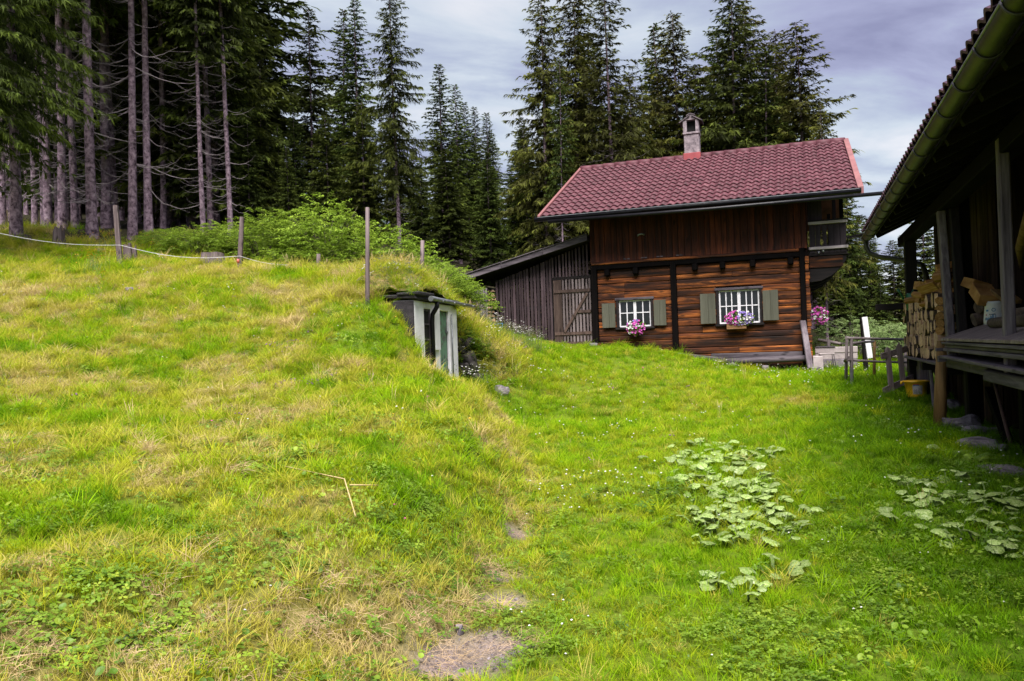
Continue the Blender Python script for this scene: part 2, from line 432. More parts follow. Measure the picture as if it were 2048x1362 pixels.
M['grey_wood_z'] = wood('grey_wood_upright', (0.055, 0.043, 0.053), (0.15, 0.12, 0.145), (0.30, 0.255, 0.285), 'z', vary=0.25)
M['slat'] = wood('shed_slat_wood', (0.016, 0.009, 0.012), (0.054, 0.034, 0.041), (0.125, 0.085, 0.10), 'z', vary=0.45)
M['slat_pale'] = wood('shed_door_slat_wood', (0.07, 0.05, 0.055), (0.19, 0.15, 0.155), (0.33, 0.27, 0.28), 'z', vary=0.25)
M['slat_brown'] = wood('shed_door_frame_wood', (0.028, 0.016, 0.014), (0.08, 0.05, 0.042), (0.16, 0.105, 0.09), 'z', vary=0.25)
M['barn_board'] = wood('barn_board_wood', (0.010, 0.007, 0.0065), (0.036, 0.023, 0.019), (0.10, 0.062, 0.047), 'z', vary=0.45, spec=0.05)
M['plat'] = wood('platform_plank_wood', (0.10, 0.075, 0.075), (0.26, 0.20, 0.19), (0.42, 0.34, 0.31), 'x', vary=0.2)
M['shutter'] = wood('shutter_paint', (0.065, 0.063, 0.045), (0.098, 0.097, 0.073), (0.125, 0.123, 0.095), 'z', vary=0.08, knots=False, rough=0.6)
M['white_paint'] = plain('white_paint', (0.78, 0.75, 0.82), (1.0, 0.97, 1.03), 9, 0.5)
M['balcony'] = wood('balcony_board_paint', (0.020, 0.014, 0.019), (0.042, 0.030, 0.038), (0.065, 0.048, 0.058), 'z', vary=0.15, knots=False)
M['pale_rail'] = wood('balcony_rail_wood', (0.42, 0.35, 0.37), (0.62, 0.53, 0.56), (0.78, 0.69, 0.72), 'x', vary=0.1, knots=False)
M['tile'] = plain('roof_tile_clay', None, None, 3.2, 0.62, 0, 0.22, 0.25, 0.004,
                  [(0.28, (0.045, 0.015, 0.020)), (0.45, (0.105, 0.032, 0.045)), (0.62, (0.140, 0.046, 0.062)), (0.78, (0.21, 0.095, 0.105))], vary=0.16)
M['tile_purple'] = plain('barn_tile_clay', (0.07, 0.035, 0.06), (0.20, 0.10, 0.16), 4, 0.5, vary=0.2)
M['pink_metal'] = plain('roof_trim_metal', (0.21, 0.08, 0.085), (0.30, 0.12, 0.12), 3, 0.55)
M['flashing'] = plain('flashing_metal', (0.30, 0.05, 0.06), (0.40, 0.075, 0.085), 3, 0.45)
M['render'] = plain('chimney_render', (0.14, 0.11, 0.13), (0.40, 0.325, 0.36), 8, 0.9, bst=0.6, bd=0.015)
M['soot_and_unlit_dark'] = plain('soot_and_unlit_dark', (0.004, 0.004, 0.004), (0.012, 0.010, 0.012), 8, 0.95)  # soot in the flue; elsewhere the dark of unlit interiors as colour
M['slate'] = plain('chimney_cap_stone', (0.05, 0.04, 0.05), (0.20, 0.16, 0.18), 9, 0.85, bst=0.5)
M['dark_metal'] = plain('dark_gutter_metal', (0.005, 0.0045, 0.007), (0.014, 0.013, 0.018), 5, 0.4, 0.2, 0.25)
M['gutter'] = plain('barn_gutter_metal', (0.035, 0.036, 0.016), (0.085, 0.086, 0.042), 4, 0.45, 0.3)
M['gutter_band'] = plain('gutter_bracket_metal', (0.07, 0.065, 0.08), (0.14, 0.13, 0.15), 8, 0.45, 0.6)
M['zinc'] = plain('zinc', (0.22, 0.23, 0.25), (0.42, 0.43, 0.45), 6, 0.35, 0.7)
M['plaster'] = plain('white_plaster', (1.0, 0.95, 1.02), (1.22, 1.18, 1.24), 3.5, 0.85, bst=0.3, bd=0.006)
M['concrete'] = plain('old_concrete', (0.10, 0.085, 0.10), (0.30, 0.26, 0.29), 5, 0.9, bst=0.6, bd=0.015)
M['concrete_dark'] = plain('dark_concrete', (0.014, 0.011, 0.015), (0.05, 0.042, 0.05), 5, 0.9, bst=0.7, bd=0.02)
M['concrete_pale'] = plain('pale_concrete', (0.32, 0.265, 0.275), (0.56, 0.48, 0.48), 3, 0.9, bst=0.3)
M['green_door'] = plain('flaking_green_paint', None, None, 9, 0.75, 0, 0.3, 0.4, 0.005,
                        [(0.28, (0.09, 0.075, 0.08)), (0.42, (0.17, 0.175, 0.16)), (0.48, (0.16, 0.30, 0.20)), (0.75, (0.24, 0.42, 0.28))])
M['rock'] = plain('lichen_rock', None, None, 4, 0.9, 0, 0.3, 0.9, 0.03,
                  [(0.3, (0.05, 0.042, 0.05)), (0.5, (0.17, 0.145, 0.165)), (0.72, (0.36, 0.31, 0.34))], vary=0.2)
M['rock_dark'] = plain('mossy_dark_rock', None, None, 4, 0.95, 0, 0.2, 0.9, 0.03,
                       [(0.3, (0.014, 0.012, 0.012)), (0.5, (0.05, 0.042, 0.045)), (0.7, (0.07, 0.075, 0.03))], vary=0.2)
M['end_grain'] = plain('split_wood', None, None, 6, 0.8, 0, 0.2, 0.4, 0.004,
                       [(0.3, (0.40, 0.215, 0.135)), (0.5, (0.72, 0.45, 0.30)), (0.7, (0.92, 0.65, 0.47))], vary=0.25)
M['end_orange'] = plain('fresh_split_wood', None, None, 5, 0.75, 0, 0.2, 0.4, 0.004,
                        [(0.3, (0.24, 0.105, 0.030)), (0.5, (0.42, 0.21, 0.065)), (0.7, (0.56, 0.33, 0.13))], vary=0.25)
M['bark_log'] = plain('firewood_bark', (0.05, 0.032, 0.026), (0.17, 0.115, 0.09), 12, 0.95, bst=0.8, bd=0.01, vary=0.25)
M['prop'] = wood('peeled_prop_wood', (0.06, 0.03, 0.010), (0.17, 0.095, 0.03), (0.28, 0.17, 0.07), 'z', vary=0.1)
M['bark'] = plain('spruce_bark', None, None, 7, 0.95, 0, 0.15, 1.0, 0.03,
                  [(0.34, (0.055, 0.034, 0.046)), (0.46, (0.20, 0.138, 0.180)), (0.58, (0.35, 0.250, 0.315)), (0.72, (0.52, 0.41, 0.47))], vary=0.22)
M['twig'] = plain('dead_branch_wood', (0.10, 0.08, 0.085), (0.26, 0.22, 0.235), 3, 0.9, bst=0)
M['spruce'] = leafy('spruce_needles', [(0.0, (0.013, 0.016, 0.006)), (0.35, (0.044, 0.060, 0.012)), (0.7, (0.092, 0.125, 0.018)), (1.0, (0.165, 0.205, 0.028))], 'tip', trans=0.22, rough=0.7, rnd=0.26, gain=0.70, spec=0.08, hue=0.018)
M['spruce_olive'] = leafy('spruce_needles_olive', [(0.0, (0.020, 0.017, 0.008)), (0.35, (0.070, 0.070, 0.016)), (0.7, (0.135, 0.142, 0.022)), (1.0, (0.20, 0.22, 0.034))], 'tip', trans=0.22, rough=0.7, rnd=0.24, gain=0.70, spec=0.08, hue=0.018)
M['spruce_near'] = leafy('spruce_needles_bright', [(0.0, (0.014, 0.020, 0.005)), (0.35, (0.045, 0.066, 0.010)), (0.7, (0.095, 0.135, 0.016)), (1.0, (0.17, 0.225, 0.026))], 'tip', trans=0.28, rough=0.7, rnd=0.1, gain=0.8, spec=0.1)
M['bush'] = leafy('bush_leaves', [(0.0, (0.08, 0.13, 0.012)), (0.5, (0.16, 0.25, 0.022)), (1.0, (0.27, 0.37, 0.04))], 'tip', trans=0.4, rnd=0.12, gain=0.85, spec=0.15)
M['bush_pale'] = leafy('pale_bush_leaves', [(0.0, (0.06, 0.10, 0.035)), (0.5, (0.14, 0.21, 0.06)), (1.0, (0.30, 0.37, 0.16))], 'tip', trans=0.4, rnd=0.12)
M['stem'] = plain('stem_wood', (0.06, 0.05, 0.035), (0.16, 0.13, 0.09), 8, 0.9, bst=0)
G_STOPS = [(0.0, (0.05, 0.115, 0.003)), (0.22, (0.100, 0.220, 0.003)), (0.40, (0.190, 0.320, 0.004)), (0.56, (0.32, 0.350, 0.014)), (0.72, (0.40, 0.36, 0.055)), (0.85, (0.38, 0.33, 0.08)), (1.0, (0.48, 0.37, 0.17))]
M['grass'] = leafy('grass_blades', G_STOPS, 'tint', 'INSTANCER', trans=0.45, rough=0.6, rnd=0.24, spec=0.06)
M['clover'] = leafy('clover_leaves', [(0.0, (0.05, 0.11, 0.008)), (0.5, (0.125, 0.205, 0.014)), (1.0, (0.22, 0.28, 0.026))], 'tint', 'INSTANCER', trans=0.3, rough=0.5, rnd=0.25)
M['straw'] = leafy('dry_straw', [(0.0, (0.24, 0.16, 0.075)), (1.0, (0.50, 0.36, 0.22))], 'tint', 'INSTANCER', trans=0.15, rough=0.7, rnd=0.25)
M['butterbur'] = leafy('butterbur_leaf', [(0.3, (0.10, 0.175, 0.028)), (0.50, (0.22, 0.300, 0.080)), (0.70, (0.36, 0.425, 0.19))], None, trans=0.3, rough=0.38, rnd=0.28, spec=0.5, nscale=9)  # pale stops put the leaves' whitish sheen into the colour
M['stalk'] = plain('leaf_stalk', (0.09, 0.15, 0.03), (0.16, 0.22, 0.06), 6, 0.6, bst=0)
def flat(name, c, rough=0.6, trans=0.0, metal=0.0):
    m, nt, b = mat_new(name); b.inputs['Base Color'].default_value = (*[x * .8 for x in c], 1); b.inputs['Roughness'].default_value = rough; b.inputs['Metallic'].default_value = metal
    return m
M['petal_white'] = plain('white_petals', (0.55, 0.52, 0.52), (0.82, 0.80, 0.78), 30, 0.6, bst=0)
M['petal_magenta'] = plain('magenta_petals', (0.42, 0.03, 0.30), (0.68, 0.12, 0.50), 18, 0.6, bst=0)
M['petal_purple'] = plain('purple_petals', (0.16, 0.09, 0.42), (0.42, 0.34, 0.66), 18, 0.6, bst=0)
M['petal_yellow'] = flat('yellow_petals', (0.70, 0.42, 0.02))
M['petal_orange'] = flat('orange_petals', (0.62, 0.22, 0.03))
M['petal_violet'] = flat('violet_petals', (0.20, 0.05, 0.26))
M['petal_pink'] = flat('pink_clover', (0.50, 0.08, 0.25))
M['yellow_plastic'] = plain('yellow_plastic', (0.95, 0.50, 0.015), (1.0, 0.58, 0.03), 3, 0.4, bst=0)
M['green_plastic'] = flat('green_plastic', (0.01, 0.12, 0.055), 0.4)
M['white_plastic'] = plain('white_plastic', (0.60, 0.60, 0.64), (0.72, 0.72, 0.76), 6, 0.4, bst=0)
M['print_blue'] = flat('blue_print', (0.02, 0.16, 0.33), 0.5)
M['print_red'] = flat('red_print', (0.35, 0.03, 0.05), 0.5)
M['print_dark'] = flat('dark_print', (0.03, 0.03, 0.05), 0.5)
M['label_paper'] = plain('worn_label_paper', (0.42, 0.38, 0.36), (0.66, 0.62, 0.60), 12, 0.7, bst=0)
M['blue_cord'] = flat('blue_cord', (0.02, 0.20, 0.42), 0.6)
M['tape'] = plain('white_fence_tape', (0.50, 0.48, 0.50), (0.70, 0.68, 0.70), 20, 0.6, bst=0)
M['glass'] = flat('dark_window_glass', (0.010, 0.012, 0.014), 0.08)  # opaque pane, the dark of the unlit room put into its colour
M['curtain'] = plain('white_curtain', (0.45, 0.43, 0.46), (0.68, 0.66, 0.70), 10, 0.9, bst=0)
M['moss'] = leafy('moss', [(0.35, (0.05, 0.055, 0.012)), (0.5, (0.11, 0.10, 0.03)), (0.65, (0.20, 0.13, 0.06))], None, trans=0, rough=0.95, nscale=12)
M['box_wood'] = wood('flower_box_wood', (0.13, 0.06, 0.025), (0.27, 0.14, 0.065), (0.42, 0.25, 0.13), 'x', vary=0.1)
M['fence'] = wood('fence_pole_wood', (0.07, 0.05, 0.05), (0.17, 0.135, 0.14), (0.32, 0.265, 0.27), 'z', vary=0.25)
M['fence_x'] = wood('fence_rail_wood', (0.08, 0.06, 0.06), (0.20, 0.16, 0.165), (0.36, 0.30, 0.305), 'x', vary=0.25)
M['grey_post'] = wood('grey_post_wood', (0.05, 0.035, 0.038), (0.13, 0.095, 0.10), (0.25, 0.195, 0.20), 'z', vary=0.2)
M['stump_top'] = plain('stump_wood', (0.16, 0.11, 0.075), (0.36, 0.26, 0.17), 7, 0.9, bst=0.4)

# ------------------------------------------------------------------ ground
def axis(parts):
    a = np.concatenate([np.arange(s, e, st) for s, e, st in parts]); return a
gx = axis([(-600, -60, 90), (-60, -20, 4), (-20, -13, 0.5), (-13, -6, 0.16), (-6, 7, 0.11), (7, 11, 0.2), (11, 20, 0.7), (20, 60, 4), (60, 601, 90)])
gy = axis([(-600, -10, 118), (-10, 1, 1.2), (1, 20, 0.11), (20, 27, 0.2), (27, 40, 0.7), (40, 70, 3), (70, 671, 100)])
GX, GY = np.meshgrid(gx, gy)
GZ = H(GX, GY)
nx, ny = len(gx), len(gy)
ii = np.arange(ny - 1)[:, None] * nx + np.arange(nx - 1)[None, :]
GF = np.stack([ii, ii + 1, ii + nx + 1, ii + nx], -1).reshape(-1, 4)
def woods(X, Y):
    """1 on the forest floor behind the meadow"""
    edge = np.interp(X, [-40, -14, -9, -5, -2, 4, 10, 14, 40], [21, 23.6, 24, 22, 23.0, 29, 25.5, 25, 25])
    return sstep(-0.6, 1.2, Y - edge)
def dryness(X, Y):
    hn = hillness(X, Y)
    n = fbm(X * 0.8, Y * 0.8, 41); n2 = fbm(X * 2.6, Y * 2.6, 57, 3)
    d = 0.37 + 0.20 * hn + (n - 0.5) * (0.22 + 0.50 * hn) + (n2 - 0.5) * (0.16 + 0.42 * hn)
    d += 0.05 * sstep(11, 17, Y) + 0.07 * sstep(3.5, 1.2, np.abs(X - 0.9)) * sstep(15, 6, Y) * (1 - hn)   # worn strip along the foot of the bank
    toe = np.interp(Y, [0, 3.4, 4.7, 5.9, 7.5, 10.9, 13.4, 15.5], [-0.7, -0.45, -0.25, -0.05, 0.22, 0.22, -0.12, -0.5])
    d += 0.20 * np.exp(-((X - toe + .1) / .28) ** 2) * sstep(11, 7, Y)
    for qx_, qy_, qr_, qd_ in BARE:
        if qd_ < .03: d = d + .30 * np.exp(-((X - qx_) ** 2 + (Y - qy_) ** 2) / (qr_ * qr_))
    bx, by = barn.loc(X, Y)
    d -= 0.18 * sstep(-2.6, -0.6, bx) * sstep(24, 18, Y)                                            # lush by the barn
    d += 0.08 * sstep(0.8, 0.2, np.abs(bx + 4.0)) * (1 - hn) * sstep(20, 16, Y)
    return np.clip(d, 0.02, 1)
gme = mesh_np('ground', np.stack([GX.ravel(), GY.ravel(), GZ.ravel()], -1), GF, None, True,
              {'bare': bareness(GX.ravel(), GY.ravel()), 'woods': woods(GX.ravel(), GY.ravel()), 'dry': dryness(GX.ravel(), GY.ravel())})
m, nt, b = mat_new('meadow_soil')
v = coords(nt, rnd=False)
nf = noise(nt, v, 22, 5, 0.6); nb = noise(nt, v, 5, 4)
at = {k: N(nt, 'ShaderNodeAttribute', attribute_name=k).outputs['Fac'] for k in ('bare', 'woods', 'dry')}
turf = ramp(nt, at['dry'], [(0.1, (0.03, 0.07, 0.003)), (0.36, (0.075, 0.125, 0.004)), (0.55, (0.10, 0.115, 0.010)), (0.85, (0.16, 0.135, 0.04))])  # kept dark so the gaps between blades look shaded
nfm = N(nt, 'ShaderNodeMath', operation='MULTIPLY'); nt.links.new(nf, nfm.inputs[0]); nfm.inputs[1].default_value = 0.6
turf = mixc(nt, nfm.outputs[0], turf, (0.06, 0.07, 0.012), 'MIX')
nf2 = noise(nt, v, 90, 6, 0.7)
soil = ramp(nt, nf2, [(0.3, (0.06, 0.042, 0.044)), (0.5, (0.15, 0.112, 0.115)), (0.7, (0.28, 0.22, 0.22))])
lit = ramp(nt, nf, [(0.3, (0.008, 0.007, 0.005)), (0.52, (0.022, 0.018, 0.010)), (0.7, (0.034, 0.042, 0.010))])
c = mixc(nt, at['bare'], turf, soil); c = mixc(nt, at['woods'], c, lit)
nt.links.new(c, b.inputs['Base Color']); b.inputs['Roughness'].default_value = 0.95; b.inputs['Specular IOR Level'].default_value = 0.1
bump(nt, b, nf, 0.8, 0.03)
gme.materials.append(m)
tag(obj('ground', gme), 'grassy ground: mown lawn, rough bank and forest floor', 'ground', kind='structure')

# ------------------------------------------------------------------ cottage
C = frame_empty('cottage', cot)
tag(C, 'two storey brown log cottage with a red tiled roof and green shutters', 'cottage')
XL, XR, DEP = -5.92, 0.0, 5.8
ZB, ZM, ZT = 0.72, 3.82, 5.62            # foot, storey line, plate
EY, EZ, RY, RZ = -0.92, 5.20, 2.9, 7.30  # eave and ridge lines of the roof underside
SL = math.atan2(RZ - EZ, RY - EY)
# core: solid dark body behind logs and planks (with gables)
mb = MB()
mb.box(XL + 0.1, XR - 0.1, 0.16, DEP - 0.16, ZB, ZT - 0.3)
mb.prism([(0.16, ZT - 0.298), (DEP - 0.16, ZT - 0.298), (DEP - 0.16, ZT), (RY, RZ - 0.2), (0.16, ZT)], 'x', XL + 0.1, XR - 0.1)
mb.build('wall', M['black_wood'], C)
WIN = [(-5.16, -4.24, 2.05, 2.74), (-2.34, -1.26, 2.03, 2.87)]
rows = 14; rh = (ZM - 0.12 - ZB) / rows
def log_piece(x0, x1, z0, z1, y0, y1, mat, name='log'):
    mb = MB(); k = 0.014
    # rounded hewn face: an eight-sided section
    sec = [(y0, z0 + k * 1.6), (y0 - 0.005, (z0 + z1) / 2), (y0, z1 - k * 1.6), (y0 + k, z1 - 0.004), (y1, z1 - 0.004), (y1, z0 + 0.004), (y0 + k, z0 + 0.004)]
    n = max(2, int((x1 - x0) / 0.45)); V = []; F = []; q = len(sec)
    for i in range(n + 1):
        x = x0 + (x1 - x0) * i / n; dy = random.uniform(-0.006, 0.006); dz = random.uniform(-0.005, 0.005)
        V += [(x, a + (dy if a < y1 else 0), b + (dz if b not in (z0 + 0.004, z1 - 0.004) else 0)) for a, b in sec]
    for i in range(n):
        for j in range(q): F.append((i * q + j, (i + 1) * q + j, (i + 1) * q + (j + 1) % q, i * q + (j + 1) % q))
    F += [tuple(range(q)), tuple(reversed(range(n * q, n * q + q)))]
    mb.add(V, F); return mb.build(name, mat, C)
random.seed(77)
_hs = [random.uniform(.7, 1.35) for _ in range(rows)]; _zs = ZB + np.concatenate([[0], np.cumsum(_hs)]) / sum(_hs) * rh * rows
for r in range(rows):
    z0 = _zs[r]; z1 = _zs[r + 1]
    for (bx0, bx1) in ((-5.76, -3.645), (-3.475, -0.20)):
        spans = [(bx0, bx1)]
        for (wx0, wx1, wz0, wz1) in WIN:
            if bx0 < wx0 < bx1 and z1 > wz0 - 0.06 and z0 < wz1 + 0.06:
                spans = [(bx0, wx0 - 0.07), (wx1 + 0.07, bx1)]
        out = []
        for s0, s1 in spans:   # some logs are scarfed
            if s1 - s0 > 1.9 and random.random() < 0.35:
                c_ = random.uniform(s0 + 0.6, s1 - 0.6); out += [(s0, c_ - 0.003), (c_ + 0.003, s1)]
            else: out.append((s0, s1))
        for s0, s1 in out:
            oy = random.uniform(-0.012, 0.012)
            log_piece(s0, s1, z0, z1, oy, 0.158, M['log'])
# right gable: the logs run back from the corner; ends show beside the corner post
for r in range(rows):
    z0 = ZB + r * rh + 0.02; z1 = z0 + rh
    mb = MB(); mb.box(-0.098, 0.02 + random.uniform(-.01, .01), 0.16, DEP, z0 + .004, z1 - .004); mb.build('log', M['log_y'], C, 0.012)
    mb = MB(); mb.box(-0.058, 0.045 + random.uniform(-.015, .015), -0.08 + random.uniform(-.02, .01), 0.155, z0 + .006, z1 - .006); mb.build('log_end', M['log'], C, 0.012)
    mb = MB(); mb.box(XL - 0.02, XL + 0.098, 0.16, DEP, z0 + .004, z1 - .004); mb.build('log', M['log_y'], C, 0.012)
for x0, x1, zb in ((XL - 0.02, XL + 0.155, 1.42), (-3.64, -3.48, 1.15), (-0.195, -0.062, 0.74)):
    mb = MB(); mb.box(x0, x1, -0.11, 0.15, zb, ZM + (0.12 if x1 > -1 else -0.03)); mb.build('corner_post', M['black_wood'], C, 0.01)
# storey beam, moulding and joist ends
mb = MB(); mb.box(XL, 0.03, -0.10, 0.14, ZM - 0.115, ZM + 0.02); mb.build('storey_beam', M['black_wood'], C, 0.012)
mb = MB(); mb.box(XL, -0.2, -0.125, -0.055, ZM + 0.023, ZM + 0.10); mb.build('drip_moulding', M['log'], C, 0.015)
for x in (-5.45, -4.62, -2.95, -2.75 + 0.55, -1.40, -0.42):
    mb = MB(); mb.box(x - 0.075, x + 0.075, -0.17, 0.10, ZM - 0.31, ZM - 0.118); mb.build('joist_end', M['black_wood'], C, 0.02)
# upper storey boards with cover strips
x = XL - 0.02; i = 0
while x < -0.06:
    w = min(random.uniform(0.13, 0.21), 0.03 - x)
    mb = MB(); mb.box(x + 0.003, x + w - 0.003, -0.075 + random.uniform(-.008, .006), 0.155, ZM + 0.105 - random.uniform(0, .02) * 0, ZT + 0.02); mb.build('plank', M['plank_red'], C, 0.004)
    x += w
x = 0.165
while x < DEP - 0.02:
    w = min(random.uniform(0.15, 0.22), DEP - x)
    ht = EZ + (RZ - EZ) * (1 - abs((x + w / 2) - RY) / (RY - EY)) - 0.12
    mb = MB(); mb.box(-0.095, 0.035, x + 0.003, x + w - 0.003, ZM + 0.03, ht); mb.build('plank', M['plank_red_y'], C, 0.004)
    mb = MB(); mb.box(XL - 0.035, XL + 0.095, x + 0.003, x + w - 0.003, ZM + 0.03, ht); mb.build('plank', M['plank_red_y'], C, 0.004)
    x += w
# small vent holes cut as pairs of pale slots in the boards
for x in (-4.95, -4.45, -4.0, -3.45): 
    for k in (0, 0.10):
        mb = MB(); mb.box(x + k, x + k + 0.075, -0.092, -0.080, ZM + 0.135, ZM + 0.165); mb.build('vent_slot', M['grey_wood_x'], C)
mb = MB(); mb.tube([(-4.52, -0.10, 4.60), (-4.50, -0.13, 4.63), (-4.40, -0.13, 4.65), (-4.33, -0.10, 4.62)], 0.022, 8); mb.build('iron_hook', M['zinc'], C)

def window(x0, x1, z0, z1, cols, grille, parent, curtain):
    W = empty('window'); W.parent = parent
    f = 0.075
    mb = MB()
    mb.box(x0 - f, x0, -0.035, 0.15, z0 - 0.05, z1 + 0.04); mb.box(x1, x1 + f, -0.035, 0.15, z0 - 0.05, z1 + 0.04)
    mb.build('side_frame', M['dark_wood'], W, 0.006)
    mb = MB(); mb.box(x0 - f - 0.03, x1 + f + 0.03, -0.05, 0.15, z1 + 0.043, z1 + 0.115); mb.build('head_frame', M['grey_wood_x'], W, 0.006)
    mb = MB(); mb.box(x0 - f - 0.03, x1 + f + 0.03, -0.075, 0.15, z0 - 0.115, z0 - 0.053); mb.build('sill', M['dark_wood_x'], W, 0.006)
    mb = MB(); s = 0.042; xm = (x0 + x1) / 2
    y0, y1 = 0.035, 0.07
    mb.box(x0, x1, y0, y1, z0 - 0.05, z0 - 0.05 + s); mb.box(x0, x1, y0, y1, z1 + 0.04 - s, z1 + 0.04)
    for xx in (x0, xm - s, xm, x1 - s): mb.box(xx + 0.001, xx + s - 0.001, y0 - 0.004, y1 + 0.004, z0 - 0.049, z1 + 0.039)
    mb.build('sash', M['white_paint'], W, 0.003)
    zmid = z0 + (z1 - z0) * 0.52
    for k in range(2):
        a = (x0 if k == 0 else xm) + s; b_ = (xm if k == 0 else x1) - s
        for q in range(cols):
            for (za, zb) in ((z0 - 0.01, zmid - 0.012), (zmid + 0.012, z1)):
                xa = a + (b_ - a) * q / cols; xb = a + (b_ - a) * (q + 1) / cols
                mb = MB(); mb.box(xa + 0.005, xb - 0.005, 0.05, 0.056, za, zb); mb.build('pane', M['glass'], W)
        for q in range(1, cols):
            xx = a + (b_ - a) * q / cols
            mb = MB(); mb.box(xx - 0.014, xx + 0.014, 0.028, 0.066, z0, z1); mb.build('muntin', M['white_paint'], W, 0.002)
        mb = MB(); mb.box(a, b_, 0.026, 0.068, zmid - 0.013, zmid + 0.013); mb.build('muntin', M['white_paint'], W, 0.002)
    mb = MB(); mb.box(x0, x1, 0.09, 0.157, z0 - 0.05, z1 + 0.04); mb.build('unlit_room_block', M['soot_and_unlit_dark'], W)  # solid block coloured black for the unlit room behind the panes
    for (xa, xb) in curtain:
        mb = MB(); mb.box(xa, xb, 0.060, 0.072, z0, z1, 0.003); mb.build('curtain', M['curtain'], W)
    if grille:
        mb = MB()
        for q in range(1, 6): xx = x0 + (x1 - x0) * q / 6; mb.tube([(xx, -0.012, z0 - 0.055), (xx, -0.012, z1 + 0.045)], 0.008, 6)
        for zz_ in (z0 + 0.22, z1 - 0.2): mb.box(x0, x1, -0.02, -0.012, zz_ - 0.009, zz_ + 0.009)
        mb.build('iron_grille', M['white_paint'], W)
    return W
window(*WIN[0], 2, False, C, [(-4.60, -4.54)])
window(*WIN[1], 3, False, C, [(-2.30, -2.20)])
def shutter(x0, x1, z0, z1, tilt):
    S = empty('shutter', ((x0 if tilt < 0 else x1), -0.065, 0)); S.parent = C
    S.rotation_euler = (0, 0, R(tilt))
    ox = x0 if tilt < 0 else x1
    xm = x0 + (x1 - x0) * random.uniform(0.44, 0.54)
    for a, b_ in ((x0, xm - 0.002), (xm + 0.002, x1)):
        mb = MB(); mb.box(a - ox, b_ - ox, -0.03, 0.0, z0 + random.uniform(0, .008), z1); mb.build('board', M['shutter'], S, 0.003)
    mb = MB(); mb.box(min(x0, x1) - ox + 0.02, max(x0, x1) - ox - 0.02, 0.002, 0.022, z1 - 0.16, z1 - 0.09); mb.box(min(x0, x1) - ox + 0.02, max(x0, x1) - ox - 0.02, 0.002, 0.022, z0 + 0.09, z0 + 0.16)
    mb.build('batten', M['dark_wood_x'], S)
    return S
shutter(-5.64, -5.26, 2.00, 2.71, 4); shutter(-4.14, -3.79, 2.01, 2.74, -4)
shutter(-2.84, -2.43, 2.00, 2.84, 4); shutter(-1.17, -0.77, 2.02, 2.85, -4)
# sill timbers along the foot and the stone under the left corner
mb = MB(); mb.bar((-3.80, -0.13, 1.20), (-2.22, -0.16, 0.97), 0.16, 0.13); mb.build('foot_board', M['grey_wood_x'], C, 0.015)
mb = MB(); mb.tube([(-2.30, -0.20, 0.93), (-1.2, -0.21, 0.955), (-0.10, -0.20, 0.975)], [0.085, 0.095, 0.085], 10, wob=0.03); mb.build('sill_log', M['grey_wood_x'], C)
mb = MB(); mb.box(-2.6, -0.2, -0.06, 0.0, 0.985, 1.16, 0.004); mb.build('weathered_board', M['grey_wood_x'], C, 0.01)
mb = MB(); mb.box(-6.02, -5.78, -0.30, -0.03, 1.25, 1.565, 0.02); mb.build('corner_stone', M['rock'], C, 0.03)
mb = MB(); mb.box(-5.77, -5.68, -0.26, -0.03, 1.30, 1.56, 0.005); mb.build('sill_end', M['log'], C, 0.01)
# rafters and eave boarding
mb = MB()
for sgn in (0,):
    mb.add([(-7.2, EY, EZ), (1.27, EY, EZ), (1.27, RY, RZ), (-6.8, RY, RZ), (-7.2, EY, EZ + 0.05), (1.27, EY, EZ + 0.05), (1.27, RY, RZ + 0.05), (-6.8, RY, RZ + 0.05)],
           [(3, 2, 1, 0), (4, 5, 6, 7), (0, 1, 5, 4), (1, 2, 6, 5), (2, 3, 7, 6), (3, 0, 4, 7)])
roof = mb.build('roof', M['dark_wood_x'], C)
mb = MB(); YB = 2 * RY - EY
mb.add([(-7.2, YB, EZ), (1.27, YB, EZ), (1.27, RY + 0.003, RZ), (-6.8, RY + 0.003, RZ), (-7.2, YB, EZ + 0.10), (1.27, YB, EZ + 0.10), (1.27, RY + 0.003, RZ + 0.09), (-6.8, RY + 0.003, RZ + 0.09)],
       [(0, 1, 2, 3), (7, 6, 5, 4), (4, 5, 1, 0), (5, 6, 2, 1), (6, 7, 3, 2), (7, 4, 0, 3)])
mb.build('rear_slope', M['tile'], roof)
for k in range(10):
    x = -6.9 + k * (7.9 / 9)
    mb = MB(); mb.bar((x, EY + 0.06, EZ - 0.05), (x, RY - 0.1, RZ - 0.1), 0.12, 0.14, up=(0, -math.sin(SL), math.cos(SL))); mb.build('rafter', M['black_wood'], roof)
mb = MB(); mb.box(-7.2, 1.27, EY - 0.025, EY - 0.002, EZ - 0.06, EZ + 0.085); mb.build('eave_board', M['black_wood'], roof)
# tiles
NC, NR = 21, 14
slen = math.hypot(RY - EY, RZ - EZ); exp = (slen + 0.02) / NR
def tile_mesh(name, mat, w=1.0, ln=None, amp=0.030, waves=2):
    n = waves * 7; ln = ln or exp * 1.10; V = []; F = []
    for j, yy in enumerate((0, ln)):
        for i in range(n + 1):
            t = i / n; ph = 2 * math.pi * waves * t
            h = amp * (0.5 - 0.5 * math.cos(ph)) ** 0.8
            V.append((t * w, yy, h + (0.034 if j == 0 else 0.0)))
    for i in range(n + 1): V.append((V[i][0], 0.0, V[i][2] - 0.028))
    q = n + 1
    for i in range(n):
        F += [(i, i + 1, q + i + 1, q + i), (2 * q + i, 2 * q + i + 1, i + 1, i)]
    me = bpy.data.meshes.new(name); me.from_pydata(V, [], F)
    me.polygons.foreach_set('use_smooth', [k % 2 == 0 for k in range(len(F))]); me.materials.append(mat); me.update(); return me
tme = tile_mesh('roof_tile', M['tile'], amp=0.048)
